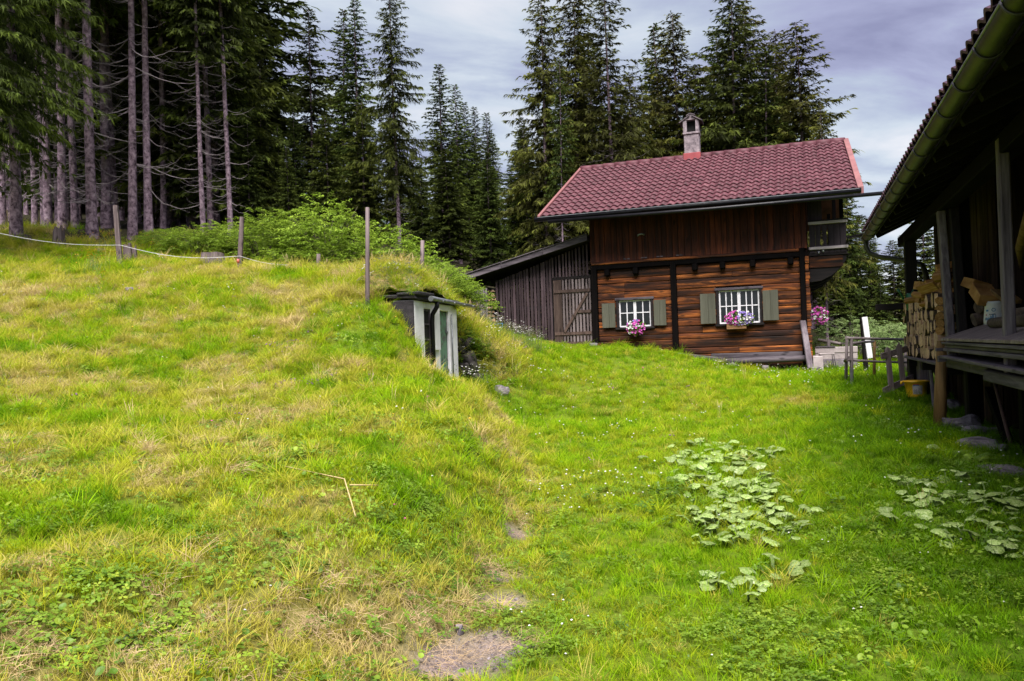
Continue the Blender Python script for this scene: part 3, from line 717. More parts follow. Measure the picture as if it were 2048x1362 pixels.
for r in range(NR):
    t = r / NR; yy = EY - 0.05 + (RY - EY) * t; zz_ = EZ + 0.055 + (RZ - EZ) * t - 0.05 * math.tan(SL)
    xl = -7.16 + (7.16 - 6.80) * t; xr = 1.22
    for c_ in range(NC):
        x0 = xl + (xr - xl) * c_ / NC; w = (xr - xl) / NC
        o = obj('roof_tile', tme, roof, (x0 + random.uniform(-.004, .004), yy + random.uniform(-.006, .006), zz_ + random.uniform(0, .004)), (SL + random.uniform(-.006, .006), 0, random.uniform(-.006, .006)), (w, 1, 1))
# ridge caps, verge trim
k = 0; x = -6.84
def half_round(name, mat, L, r):
    mb = MB(); V = []; F = []
    for j, xx in enumerate((0, L)):
        for i in range(9):
            a = math.pi * (-0.1 + 1.2 * i / 8); V.append((xx, math.cos(a) * r * (1 - .08 * j), math.sin(a) * r * (1 - .08 * j)))
        for i in range(9):
            a = math.pi * (-0.1 + 1.2 * i / 8); V.append((xx, math.cos(a) * (r - .02) * (1 - .08 * j), math.sin(a) * (r - .02) * (1 - .08 * j)))
    for i in range(8):
        F += [(i, i + 1, 19 + i, 18 + i), (9 + i, 27 + i, 28 + i, 10 + i), (i, 9 + i, 10 + i, i + 1), (18 + i, 19 + i, 28 + i, 27 + i)]
    mb.add(V, F, True); return mb.mesh(name, mat)
rme = half_round('ridge_tile', M['tile'], 0.42, 0.12)
while x < 1.2:
    if not (-3.55 < x + 0.2 < -2.8):
        obj('ridge_tile', rme, roof, (x, RY, RZ + 0.06 + random.uniform(0, .006)), (0, R(0.8), random.uniform(-.01, .01)))
    x += 0.385
def verge(x0e, x0r, w):
    mb = MB(); up = 0.10
    P0 = [(x0e, EY - 0.07, EZ - 0.10), (x0e + w, EY - 0.07, EZ - 0.10), (x0r + w, RY, RZ - 0.06), (x0r, RY, RZ - 0.06)]
    mb.hexa(P0 + [(a, b_, c_ + 0.10 + up) for a, b_, c_ in P0]); mb.build('verge_trim', M['pink_metal'], roof, 0.008)
verge(-7.24, -6.88, 0.085); verge(1.225, 1.235, 0.14)
mb = MB(); mb.tube([(-7.3, EY - 0.12, EZ - 0.03), (1.30, EY - 0.12, EZ - 0.01)], 0.065, 12); mb.build('gutter', M['dark_metal'], roof)
mb = MB(); mb.box(-7.2, 1.25, EY - 0.19, EY - 0.178, EZ + 0.015, EZ + 0.030); mb.build('gutter_lip', M['zinc'], roof)
# chimney
CH = empty('chimney'); CH.parent = C
cx0, cx1, cy0, cy1 = -3.42, -2.95, 2.68, 3.12
mb = MB(); mb.box(cx0, cx1, cy0, cy1, 6.9, 8.05); mb.build('shaft', M['render'], CH, 0.015)
mb = MB(); mb.box(cx0 - 0.03, cx1 + 0.02, cy0 - 0.03, cy1 + 0.03, 8.053, 8.12); mb.build('ledge', M['render'], CH, 0.012)
mb = MB()
mb.box(cx0 - 0.015, cx0 + 0.10, cy0 - 0.015, cy1 + 0.015, 8.123, 8.50); mb.box(cx1 - 0.10, cx1 + 0.005, cy0 - 0.015, cy1 + 0.015, 8.123, 8.50)
mb.prism([(cx0 - 0.013, 8.503), (cx1 + 0.003, 8.503), (cx1 + 0.003, 8.52), ((cx0 + cx1) / 2, 8.63), (cx0 - 0.013, 8.52)], 'y', cy0 - 0.012, cy1 + 0.012)
mb.build('head', M['render'], CH, 0.008)
mb = MB(); mb.box(cx0 + 0.10, cx1 - 0.10, cy0 + 0.16, cy1 - 0.05, 8.123, 8.50); mb.build('flue', M['soot_and_unlit_dark'], CH)
xm = (cx0 + cx1) / 2 - 0.005
for sg in (-1, 1):
    mb = MB(); mb.bar((xm + sg * 0.03, (cy0 + cy1) / 2, 8.64), (xm + sg * 0.36, (cy0 + cy1) / 2, 8.44), 0.56, 0.028, up=(0, 0, 1)); mb.build('cap_slab', M['slate'], CH)
    mb = MB(); mb.bar((xm, (cy0 + cy1) / 2, 8.725 - 0.01 * (sg > 0)), (xm + sg * 0.135, (cy0 + cy1) / 2, 8.665), 0.42, 0.022, up=(0, 0, 1)); mb.build('top_slab', M['slate'], CH)
mb = MB(); mb.box(xm - 0.05, xm + 0.05, cy0 + 0.03, cy1 - 0.03, 8.635, 8.70); mb.build('cap_block', M['slate'], CH)
mb = MB(); mb.box(cx0 - 0.03, cx1 + 0.03, cy0 - 0.05, cy1 + 0.05, 7.15, 7.46); mb.build('flashing', M['flashing'], CH, 0.01)
# balcony on the right gable
BA = empty('balcony'); BA.parent = C
bw = 1.02
mb = MB(); mb.box(0.05, bw, 0.12, DEP - 0.1, 3.72, 3.80); mb.build('floor', M['dark_wood'], BA)
for yb in (0.16, 1.9, 3.7, 5.4):
    mb = MB(); mb.prism([(0.047, 3.70), (0.047, 3.02), (0.35, 3.05), (0.62, 3.18), (0.85, 3.38), (0.98, 3.56), (1.0, 3.70)], 'y', yb, yb + 0.2); mb.build('bracket', M['dark_wood_x'], BA)
mb = MB(); mb.box(0.06, 0.9, 0.13, 0.157, 3.40, 3.69); mb.build('bracket_face', M['log'], BA)
for zr in (3.88, 4.56):
    mb = MB(); mb.box(0.06, bw + 0.02, 0.055, 0.115, zr, zr + 0.075); mb.build('end_rail', M['pale_rail'], BA, 0.006)
    mb = MB(); mb.box(bw - 0.04, bw + 0.02, 0.118, DEP - 0.1, zr, zr + 0.075); mb.build('side_rail', M['pale_rail'], BA, 0.006)
mb = MB(); mb.box(0.05, bw + 0.04, 0.03, 0.17, 4.638, 4.672); mb.build('cap_rail', M['dark_wood_x'], BA)
def bal_board(a, b_, cut):
    """board with a scalloped foot and, on some edges, half of a drop-shaped cut-out"""
    def edge(x, s, on):
        if not on: return [(x, 3.80), (x, 4.66)]
        return [(x, 3.80), (x, 3.99), (x + s * .030, 4.02), (x + s * .040, 4.08), (x + s * .022, 4.15), (x + s * .010, 4.22), (x + s * .028, 4.27), (x + s * .018, 4.36), (x, 4.48), (x, 4.66)]
    lft = edge(a, 1, cut[0]); rgt = edge(b_, -1, cut[1])
    foot = [(a + (b_ - a) * t, 3.80 - 0.055 * math.sin(math.pi * t)) for t in (0.85, 0.65, 0.5, 0.35, 0.15)]
    return rgt + lft[::-1] + foot[::-1]
xs = np.linspace(0.08, bw - 0.01, 7)
for i in range(6):
    a, b_ = xs[i] + 0.005, xs[i + 1] - 0.005
    mb = MB(); mb.prism(bal_board(a, b_, (i in (2, 3), i in (1, 2))), 'y', 0.12, 0.142); mb.build('baluster', M['balcony'], BA)
ys = np.arange(0.16, DEP - 0.2, 0.16)
for i, yy in enumerate(ys):
    mb = MB(); mb.prism(bal_board(yy + .005, yy + .155, (False, False)), 'x', bw - 0.06, bw - 0.042); mb.build('baluster', M['balcony'], BA)
for yb in (0.12, 2.9, 5.55):
    mb = MB(); mb.box(bw - 0.16, bw - 0.065, yb + 0.03, yb + 0.14, 3.81, 5.6 + (0.9 if yb == 2.9 else 0.0)); mb.build('post', M['black_wood'], BA)
mb = MB(); mb.box(0.05, 0.42, 0.15, 0.175, 4.68, 5.45); mb.build('side_screen', M['balcony'], BA)
mb = MB(); mb.tube([(0.30, 0.09, 3.84), (0.31, 0.09, 3.79), (0.30, 0.09, 3.76)], 0.022, 7); mb.tube([(0.41, 0.07, 3.86), (0.42, 0.07, 3.80)], 0.03, 7); mb.build('hanging_bell', M['zinc'], BA)

# pipe carrying the cottage gutter across to the barn roof, and a second one lower down
a = cot.w(-6.9, EY - 0.16, EZ - 0.12); b_ = cot.w(2.25, EY - 0.20, EZ - 0.15)
mb = MB(); mb.tube([tuple(a), tuple((a + b_) / 2 + np.array([0, 0, -0.03])), tuple(b_)], 0.05, 10); tag(mb.build('eave_pole', M['dark_metal']), 'long dark pole under the cottage eave reaching across to the barn roof', 'pole')
a = cot.w(1.05, 0.25, 4.16); b_ = barn.w(-0.42, 4.55, 3.72)
mb = MB(); mb.tube([tuple(a), tuple(b_)], 0.035, 10); tag(mb.build('cross_pole', M['dark_metal']), 'short dark pole from the cottage balcony to the barn gutter end', 'pole')

# ------------------------------------------------------------------ lean-to shed
S = frame_empty('lean_to_shed', cot)
tag(S, 'lean-to woodshed of upright grey slats against the cottage', 'shed')
SX0, SX1 = -8.92, -5.97
def shed_top(x): return 3.55 + (x + 8.92) * (4.52 - 3.55) / (8.92 - 5.97)
mb = MB()
P = [(-9.90, -0.42, 3.60), (-5.93, -0.42, 4.545), (-5.93, 3.6, 4.545), (-9.90, 3.6, 3.60)]
mb.hexa(P + [(a_, b__, c__ + 0.09) for a_, b__, c__ in P]); mb.build('roof', M['dark_wood'], S)
for k in range(3):
    t0, t1 = k / 3, (k + 1) / 3
    xa, xb = -9.92 + 3.99 * t0, -9.92 + 3.99 * t1
    za, zb = 3.585 + 0.955 * t0, 3.585 + 0.955 * t1
    mb = MB(); P = [(xa + .003, -0.46, za), (xb - .003, -0.46, zb), (xb - .003, -0.424, zb), (xa + .003, -0.424, za)]
    mb.hexa(P + [(a_, b__, c__ + 0.17) for a_, b__, c__ in P]); mb.build('fascia_board', M['grey_wood_x'], S, 0.006)
    mb = MB(); P = [(xa + .02, -0.50, za + 0.172), (xb - .005, -0.50, zb + 0.172), (xb - .005, 3.6, zb + 0.172), (xa + .02, 3.6, za + 0.172)]
    mb.hexa(P + [(a_, b__, c__ + 0.022) for a_, b__, c__ in P]); mb.build('roof_board', M['grey_wood_y'], S)
mb = MB(); mb.tube([(-9.92, -0.5, 3.5), (-9.92, 3.6, 3.5)], 0.06, 8); mb.build('gutter', M['dark_metal'], S)
mb = MB(); mb.tube([(-9.90, -0.3, 3.52), (-9.6, -0.1, 3.32), (-9.1, 0.0, 3.34)], 0.025, 6); mb.build('brace', M['dark_wood'], S)
for (px_, py_) in ((SX0, 0.06), (SX0, 3.4), (-7.14, 0.06)):
    mb = MB(); mb.box(px_ - 0.06, px_ + 0.06, py_, py_ + 0.12, 1.2, shed_top(px_) + 0.06); mb.build('post', M['dark_wood'], S)
for zr in (1.75, 2.65):
    mb = MB(); mb.box(SX0, -7.0, 0.03, 0.075, zr, zr + 0.09); mb.build('wall_rail', M['dark_wood_x'], S)
mb = MB(); mb.box(SX0 - 0.02, SX1, 0.02, 0.10, 3.50, 3.60); mb.build('wall_rail', M['dark_wood_x'], S)
x = SX0 - 0.03
while x < -7.16:
    w = random.uniform(0.045, 0.085); ln = random.uniform(-0.015, 0.015)
    zt = shed_top(x) + 0.02; zb = 1.50 + random.uniform(-0.06, 0.06)
    mb = MB(); mb.bar((x + w / 2, 0.01, zb), (x + w / 2 + ln, 0.01, zt), 0.022, w, up=(1, 0, 0)); mb.build('slat', M['slat'], S)
    x += w + random.uniform(0.014, 0.045)
x = -7.14
while x < SX1 - 0.03:
    w = random.uniform(0.045, 0.06)
    mb = MB(); mb.box(x, x + w, 0.0, 0.02, 3.57, shed_top(x) + 0.02); mb.build('slat', M['slat'], S)
    x += w + random.uniform(0.045, 0.06)
D = empty('door'); D.parent = S
mb = MB(); mb.box(-7.12, -6.86, -0.015, 0.012, 1.52, 3.48); mb.build('wide_board', M['slat_brown'], D, 0.004)
x = -6.84
while x < SX1 - 0.03:
    w = random.uniform(0.052, 0.066)
    mb = MB(); mb.box(x, x + w, -0.012, 0.01, 1.62 + random.uniform(0, .02), 3.49 + random.uniform(-.02, 0)); mb.build('slat', M['slat_pale'], D, 0.003)
    x += w + random.uniform(0.035, 0.05)
for zr, ang in ((3.10, 0.0), (1.84, 0.0), (1.55, 0.02)):
    mb = MB(); mb.box(-7.10, SX1 - 0.02, -0.042, -0.018, zr, zr + 0.085, 0.004); mb.build('ledge', M['slat_brown'], D)
mb = MB(); mb.bar((-6.80, -0.056, 1.93), (-6.08, -0.056, 3.05), 0.022, 0.075, up=(1, 0, 0)); mb.build('brace', M['slat_brown'], D)
mb = MB(); mb.box(-6.42, SX1 - 0.01, -0.045, -0.02, 2.48, 2.56); mb.build('latch_board', M['slat_brown'], D)
mb = MB(); mb.box(SX0, SX1, 3.35, 3.40, 1.2, 4.4); mb.build('rear_wall', M['black_wood'], S)

# ------------------------------------------------------------------ barn
B = frame_empty('barn', barn)
tag(B, 'dark timber barn with tiled eave, gutter and open loading platform', 'barn')
GZB = 3.70          # eave height
BY0, BY1 = -11.5, 4.62
BS = math.radians(24)
mb = MB()
P = [(-0.52, BY0, GZB - 0.02), (5.0, BY0, GZB - 0.02 + 5.52 * math.tan(BS)), (5.0, BY1, GZB - 0.02 + 5.52 * math.tan(BS)), (-0.52, BY1, GZB - 0.02)]
mb.hexa(P + [(a, b_, c + 0.04) for a, b_, c in P]); broof = mb.build('roof', M['barn_board'], B)
mb = MB()
P = [(5.0, BY0, P[1][2]), (10.5, BY0, GZB), (10.5, BY1, GZB), (5.0, BY1, P[1][2])]
mb.hexa(P + [(a, b_, c + 0.08) for a, b_, c in P]); mb.build('rear_slope', M['tile_purple'], broof)
bme = tile_mesh('roof_tile', M['tile_purple'], 1.0, 0.36, 0.045, 2)
for r in range(2):
    n = int((BY1 - BY0) / 0.42)
    for k in range(n):
        yy = BY1 - 0.42 * k
        o = obj('roof_tile', bme, broof, (-0.735 + r * 0.33 * math.cos(BS), yy, GZB + 0.0 + r * 0.33 * math.sin(BS) + random.uniform(0, .006)), (BS + random.uniform(-.02, .02), 0, 0), (0.42, 1, 1))
        o.rotation_euler = (Matrix.Rotation(R(-90), 3, 'Z') @ Matrix.Rotation(BS + random.uniform(-.015, .015), 3, 'X')).to_euler()
# remaining courses as one sheet
V = []; F = []; L = BY1 - BY0; nseg = int(L / 0.21) * 4; rows_ = 16
for r in range(rows_):
    for e_, off in ((0, 0.03), (1, 0.004)):
        s_ = 0.54 + (r + e_) * 0.335
        for i in range(nseg + 1):
            h = 0.045 * (0.5 - 0.5 * math.cos(2 * math.pi * i / 4 )) + off
            V.append((-0.62 + s_ * math.cos(BS) - h * math.sin(BS), BY1 - L * i / nseg, GZB + s_ * math.sin(BS) + h * math.cos(BS) + 0.012))
q = nseg + 1
for r in range(rows_):
    for i in range(nseg): a = 2 * r * q + i; F.append((a, a + q, a + q + 1, a + 1))
tag(obj('upper_tile_courses', mesh_np('upper_tile_courses', V, F, M['tile_purple']), broof), kind='stuff')
for k in range(19):
    yy = BY1 - 0.25 - k * 0.85
    if yy < BY0: break
    mb = MB(); mb.bar((-0.50, yy, GZB - 0.085), (4.9, yy, GZB - 0.085 + 5.4 * math.tan(BS)), 0.11, 0.12, up=(-math.sin(BS), 0, math.cos(BS))); mb.build('rafter', M['dark_wood_x'], broof)
mb = MB(); mb.bar((BY0, 0, 0), (BY1, 0, 0), 0.03, 0.13); 
mb = MB(); mb.box(-0.56, -0.53, BY0, BY1, GZB - 0.10, GZB + 0.03); mb.build('eave_board', M['dark_wood_x'], broof)
# gutter: open half pipe with strap brackets
GU = empty('gutter'); GU.parent = B
gr, gxx, gzz = 0.092, -0.68, GZB - 0.085
mb = MB(); V = []; F = []
for j, yy in enumerate((BY0, BY1 + 0.06)):
    for k in range(13):
        a = math.pi * (1 + k / 12); V.append((gxx + math.cos(a) * gr, yy, gzz + math.sin(a) * gr))
    for k in range(13):
        a = math.pi * (1 + k / 12); V.append((gxx + math.cos(a) * (gr - .006), yy, gzz + math.sin(a) * (gr - .006)))
for k in range(12): F += [(k, k + 1, 27 + k, 26 + k), (13 + k, 39 + k, 40 + k, 14 + k)]
F += [(0, 26, 39, 13), (12, 25, 51, 38)]
mb.add(V, F, True); mb.build('trough', M['gutter'], GU)
mb = MB(); mb.tube([(gxx - gr, BY0, gzz), (gxx - gr, BY1 + 0.06, gzz)], 0.011, 8); mb.build('bead', M['zinc'], GU)
for k in range(20):
    yy = BY1 - 0.3 - k * 0.82
    if yy < BY0: break
    mb = MB(); mb.tube([(gxx + math.cos(math.pi * (1 + q / 10)) * (gr + .008), yy, gzz + math.sin(math.pi * (1 + q / 10)) * (gr + .008)) for q in range(11)], 0.011, 6); mb.build('bracket', M['gutter_band'], GU)
mb = MB(); mb.tube([(gxx, BY1 - 0.05, gzz - 0.05), (gxx, BY1 - 0.05, gzz - 0.2), (gxx + 0.06, BY1 - 0.05, gzz - 0.34), (gxx + 0.22, BY1 - 0.2, gzz - 0.44), (gxx + 0.75, BY1 - 0.75, gzz - 0.62), (gxx + 0.93, BY1 - 0.92, gzz - 0.72), (gxx + 0.98, BY1 - 0.97, gzz - 0.9), (gxx + 0.99, BY1 - 0.98, gzz - 1.6), (gxx + 0.99, BY1 - 0.98, 0.4)], 0.052, 12)
mb.build('downpipe', M['gutter'], GU)
# walls: behind the wood store and, further back, behind the platform
def barn_wall(xw, ya, yb, mat):
    y = ya
    while y < yb - 0.02:
        w = min(random.uniform(0.16, 0.26), yb - y)
        mb = MB(); mb.box(xw + random.uniform(-.012, .012), xw + 0.06, y + 0.003, y + w - 0.003, 0.1, GZB + (xw + 0.5) * math.tan(BS) - 0.16); mb.build('wall_board', mat, B, 0.004)
        y += w
barn_wall(0.55, -0.85, 4.25, M['barn_board']); barn_wall(1.7, -11.4, -0.85, M['barn_board'])
mb = MB(); mb.prism([(0.62, 0.1), (1.80, 0.1), (1.80, 4.62), (0.62, 4.12)], 'y', -0.95, -0.86); mb.prism([(0.62, 0.1), (9.8, 0.1), (9.8, 3.9), (5.0, 6.0), (0.62, 4.12)], 'y', 4.16, 4.24); mb.build('return_wall', M['barn_board'], B)
mb = MB(); mb.box(1.78, 9.8, -11.4, 4.1, 0.1, 3.9); mb.build('inner_body', M['black_wood'], B)
mb = MB(); mb.box(-0.10, 0.12, BY0, 4.4, GZB - 0.36, GZB - 0.16); mb.build('plate_beam', M['black_wood'], B, 0.01)
# posts
def post(x, y, z0, z1, wx, wy, mat, lean=(0, 0), name='post'):
    mb = MB(); P = [(x - wx / 2, y - wy / 2, z0), (x + wx / 2, y - wy / 2, z0), (x + wx / 2, y + wy / 2, z0), (x - wx / 2, y + wy / 2, z0)]
    mb.hexa(P + [(a + lean[0], b_ + lean[1], z1) for a, b_, c in P]); return mb.build(name, mat, B, 0.012)
post(0.0, 3.35, 0.2, GZB - 0.25, 0.20, 0.22, M['dark_wood'])
post(-0.02, -0.98, 1.10, GZB - 0.2, 0.10, 0.20, M['grey_wood_z'], (-0.02, 0.42))
post(0.10, -1.15, 1.12, GZB - 0.2, 0.12, 0.16, M['dark_wood'], (0.0, 0.40))
post(0.22, -1.02, 0.1, GZB - 0.2, 0.14, 0.2, M['black_wood'], (0.0, 0.30))
post(-0.06, -4.50, 1.02, GZB - 0.2, 0.10, 0.13, M['grey_wood_z'])
mb = MB(); mb.tube([(-0.20, -0.80, 0.0), (-0.16, -0.79, 0.7), (-0.10, -0.76, 1.44)], [0.092, 0.084, 0.076], 12, wob=0.03); mb.build('round_prop', M['prop'], B)
post(0.30, -0.55, 0.05, 1.12, 0.2, 0.26, M['dark_wood'])
post(0.05, 1.35, 0.1, 1.06, 0.05, 0.10, M['grey_wood_z'], (0, 0.35), 'stay')
post(0.10, 3.05, 0.1, 1.05, 0.16, 0.5, M['grey_wood_z'])
post(-0.03, 3.62, 0.15, 1.25, 0.12, 0.14, M['black_wood'])
post(0.35, -3.4, 0.0, 1.12, 0.2, 0.2, M['black_wood']); post(0.35, -6.4, 0.0, 1.12, 0.2, 0.2, M['black_wood'])
mb = MB(); mb.bar((0.35, -1.3, 0.75), (0.30, -2.6, 0.18), 0.09, 0.12); mb.build('brace', M['black_wood'], B)
mb = MB(); mb.bar((0.25, 2.8, 0.98), (0.30, 1.9, 0.45), 0.07, 0.10); mb.build('brace', M['dark_wood_x'], B)
mb = MB(); mb.tube([(0.28, -1.95, 0.98), (0.30, -2.8, 0.06)], 0.022, 8); mb.build('iron_rod', plain('rusty_iron', (0.05, 0.025, 0.02), (0.12, 0.06, 0.05), 10, 0.8), B)
# wood store floor
for k, (x0, x1) in enumerate(((-0.16, 0.02), (0.025, 0.20), (0.205, 0.40), (0.405, 0.54))):
    mb = MB(); mb.box(x0, x1, -0.80, 3.75, 1.075, 1.12, 0.004); mb.build('store_plank', M['grey_wood_y'], B, 0.004)
for yy in (-0.4, 1.3, 3.1):
    mb = MB(); mb.box(-0.12, 0.54, yy, yy + 0.14, 0.93, 1.07); mb.build('store_joist', M['dark_wood_x'], B)
# loading platform: sloping plank top over stacked boards and a beam
PL = empty('platform'); PL.parent = B
y = -1.28
while y > -9.5:
    w = random.uniform(0.13, 0.19)
    mb = MB(); P = [(-0.20, y - w + 0.004, 1.485), (0.55, y - w + 0.004, 1.735), (0.55, y - 0.002, 1.735), (-0.20, y - 0.002, 1.485)]
    mb.hexa([(a, b_, c - 0.035) for a, b_, c in P] + P); mb.build('plank', M['plat'], PL, 0.004)
    y -= w
for k, (z0, z1, x0) in enumerate(((1.40, 1.437, -0.19), (1.358, 1.392, -0.15), (1.305, 1.350, -0.17))):
    mb = MB(); mb.box(x0, 0.1, -9.5, -1.22, z0, z1, 0.004); mb.build('edge_board', M['grey_wood_y'], PL, 0.006)
mb = MB(); V0 = [(-0.22, -1.25, 1.245), (-0.22, -9.5, 1.20), (0.1, -9.5, 1.20), (0.1, -1.25, 1.245)]
mb.hexa([(a, b_, c - 0.035) for a, b_, c in V0] + V0); mb.build('sagging_board', M['grey_wood_y'], PL, 0.004)
mb = MB(); mb.box(-0.12, -0.02, -3.7, -1.10, 1.07, 1.19, 0.006); mb.build('beam', M['grey_wood_y'], PL, 0.012)
mb = MB(); mb.box(-0.16, 0.0, -9.5, -3.72, 1.03, 1.15, 0.006); mb.build('beam', M['grey_wood_y'], PL, 0.012)
mb = MB(); mb.box(-0.24, 0.5, -1.14, -1.02, 1.30, 1.345); mb.build('bearer', M['grey_wood_x'], PL, 0.006)
mb = MB(); mb.box(-0.22, 0.5, -1.16, -1.03, 1.15, 1.235); mb.build('bearer', M['grey_wood_x'], PL, 0.006)
mb = MB(); mb.box(0.1, 1.6, -9.5, -1.25, 1.25, 1.42); mb.build('deck', M['black_wood'], PL)
mb = MB(); mb.tube([tuple((0.9, -0.95, 2.42)), (0.5, -2.6, 2.56), (0.05, -5.2, 2.80)], [0.055, 0.065, 0.07], 10, wob=0.04)
tag(obj('pole', mb.mesh('pole', M['prop']), None, tuple(barn.o), (0, 0, barn.ang)), 'peeled pole hung slantwise across the open barn bay', 'pole')
mb = MB(); mb.box(-0.62, -0.02, 3.62, 3.72, 2.03, 2.16); mb.build('cross_beam', M['dark_wood_x'], B, 0.008)

# ------------------------------------------------------------------ firewood
def log_shape(kind, L):
    if kind == 0: sec = [(math.cos(t) * .5, math.sin(t) * .5) for t in np.linspace(0, 2 * math.pi, 9)[:-1]]
    elif kind == 1: sec = [(math.cos(t) * .5, math.sin(t) * .62 - .25) for t in np.linspace(0, math.pi, 7)]
    elif kind == 2: sec = [(-.45, -.5), (.5, -.42), (.42, .1), (.05, .5), (-.35, .3)]
    else: sec = [(-.5, -.3), (0.1, -.5), (.5, -.25), (.4, .45), (-.3, .5)]
    sec = [(a * random.uniform(.9, 1.1), b * random.uniform(.9, 1.1)) for a, b in sec]
    n = len(sec); V = [(0, a, b) for a, b in sec] + [(L, a * .96, b * .96) for a, b in sec]
    F = [tuple(range(n)), tuple(reversed(range(n, 2 * n)))] + [(i, n + i, n + (i + 1) % n, (i + 1) % n) for i in range(n)]
    return V, F
def log_meshes(name, ends, side, L, cnt):
    out = []
    for k in range(cnt):
        V, F = log_shape(k % 4, L)
        me = bpy.data.meshes.new(name); me.from_pydata(V, [], F); me.materials.append(ends); me.materials.append(side)
        for i, p in enumerate(me.polygons): p.material_index = 0 if i < 2 or (k % 4 in (2, 3) and i % 3 == 0) else 1
        me.update(); out.append(me)
    return out
LOGS = log_meshes('firewood_log', M['end_grain'], M['bark_log'], 0.36, 12)
def place(me, name, fr, x, y, z, rot, sc, label, cat, group):
    o = obj(name, me, None, tuple(fr.w(x, y, z)), (Matrix.Rotation(fr.ang, 3, 'Z') @ Euler(rot).to_matrix()).to_euler(), sc)
    return tag(o, label, cat, group)
z = 1.125; row = 0
while z < 2.02:
    y = -0.62 + random.uniform(0, .1); hmax = 0
    while y < 3.62:
        w = random.uniform(0.15, 0.31); h = random.uniform(0.19, 0.25)
        zt = z + h / 2 + random.uniform(-.02, .02)
        place(random.choice(LOGS), 'firewood_log', barn, -0.10 + random.uniform(-.035, .035), y + w / 2, zt, (random.uniform(-.3, .3) + (math.pi if random.random() < .4 else 0), 0, random.uniform(-.05, .05)), (1, w * 1.02, h * 1.06),
              'split log end in the firewood wall stacked under the barn eave', 'firewood', 'firewood wall under the barn eave')
        y += w
    z += 0.205; row += 1
SPL = log_meshes('split_log', M['end_orange'], M['end_orange'], 0.34, 8)
random.seed(5)
for k in range(30):
    t = random.random(); y = -0.70 + 2.0 * t; top = 2.62 - 0.30 * t
    zz_ = random.uniform(2.06, top) if k > 8 else 2.08 + 0.02 * k
    place(random.choice(SPL), 'split_log', barn, random.uniform(-0.16, 0.12), y, zz_, (random.uniform(-3, 3), random.uniform(-.3, .3), random.uniform(-0.9, 0.9) + math.pi / 2 * (random.random() < .45)), (random.uniform(.8, 1.1), random.uniform(.11, .17), random.uniform(.09, .15)),
          'orange split log tossed on top of the firewood wall', 'firewood', 'loose split logs on top of the firewood wall')
for k in range(5):   # flank of the wall beside the post
    place(random.choice(SPL), 'split_log', barn, -0.12, -0.66 - 0.02 * k, 1.60 + 0.105 * k, (random.uniform(-3, 3), random.uniform(-.1, .1), random.uniform(0.9, 1.5)), (0.9, 0.14, 0.12),
          'orange split log wedged between firewood wall and grey post', 'firewood', 'split logs beside the grey post')
def block(x, y, z, sx, sy, sz, rot, mat, label):
    mb = MB(); mb.box(-sx / 2, sx / 2, -sy / 2, sy / 2, -sz / 2, sz / 2, 0.012)
    o = obj('wood_block', mb.mesh('wood_block', mat, 0.006), None, tuple(barn.w(x, y, z)), (Matrix.Rotation(barn.ang, 3, 'Z') @ Euler(rot).to_matrix()).to_euler()); tag(o, label, 'wood block')
block(0.26, -1.22, 2.20, 0.26, 0.24, 0.14, (0.2, 0.35, 0.4), M['end_orange'], 'topmost sawn wood block on the heap inside the barn bay')
block(0.24, -1.86, 2.04, 0.24, 0.38, 0.15, (0.5, 0.15, 0.2), M['end_orange'], 'large tilted sawn wood block resting on the white bucket')
block(0.42, -2.15, 2.00, 0.2, 0.5, 0.04, (0.35, 0.0, 0.1), M['prop'], 'thin offcut sloping behind the tilted wood block')
def round_log(p0, p1, r, label):
    mb = MB(); n = 6; P = [np.array(p0) + (np.array(p1) - np.array(p0)) * t for t in np.linspace(0, 1, n)]
    mb.tube([tuple(barn.w(*q)) for q in P], [r * random.uniform(.9, 1.1) for _ in P], 10, wob=0.08)
    o = mb.build('round_log', M['bark_log']); tag(o, label, 'log')
round_log((0.20, -1.30, 1.72), (0.62, -1.24, 1.82), 0.10, 'round bark-covered log lowest of the heap beside the dark post')
round_log((0.24, -1.42, 1.89), (0.60, -1.17, 1.97), 0.085, 'round bark-covered log under the topmost wood block')
round_log((0.14, -2.72, 1.665), (0.18, -4.6, 1.68), 0.065, 'long bark-covered log lying on the platform planks')
round_log((0.32, -2.75, 1.76), (0.50, -4.3, 1.82), 0.055, 'knobbly branch piece above the long platform log')
# white bucket with blue print
BK = empty('bucket', tuple(barn.w(0.33, -1.96, 1.645)), barn.ang)
tag(BK, 'white plastic bucket with blue print among the wood on the platform', 'bucket')
mb = MB(); mb.tube([(0, 0, 0), (0, 0, 0.06), (0, 0, 0.26), (0, 0, 0.275), (0, 0, 0.30)], [0.132, 0.131, 0.114, 0.120, 0.118], 24); mb.build('body', M['white_plastic'], BK)
def print_on(a0, a1, z0, z1, mat, name='print'):
    mb = MB(); V = []; F = []
    for i in range(5):
        a = a0 + (a1 - a0) * i / 4
        for zz_ in (z0, z1):
            r_ = 0.131 - (zz_ - 0.06) * 0.085 + 0.002; V.append((math.cos(a) * r_, math.sin(a) * r_, zz_))
    for i in range(4): F.append((2 * i, 2 * i + 2, 2 * i + 3, 2 * i + 1))
    mb.add(V, F); mb.build(name, mat, BK)
va = math.atan2(-(cel.o[1] + 12.2), -6.6) - barn.ang
va = math.pi + 0.95
for k in range(7): print_on(va - 0.62 + k * 0.085, va - 0.56 + k * 0.085, 0.06, 0.075 + random.uniform(0.01, .03), M['print_blue'])
for k in range(6): print_on(va - 0.02 + k * 0.09, va + 0.04 + k * 0.09, 0.05, 0.085 + random.uniform(0, .05), M['print_blue'])
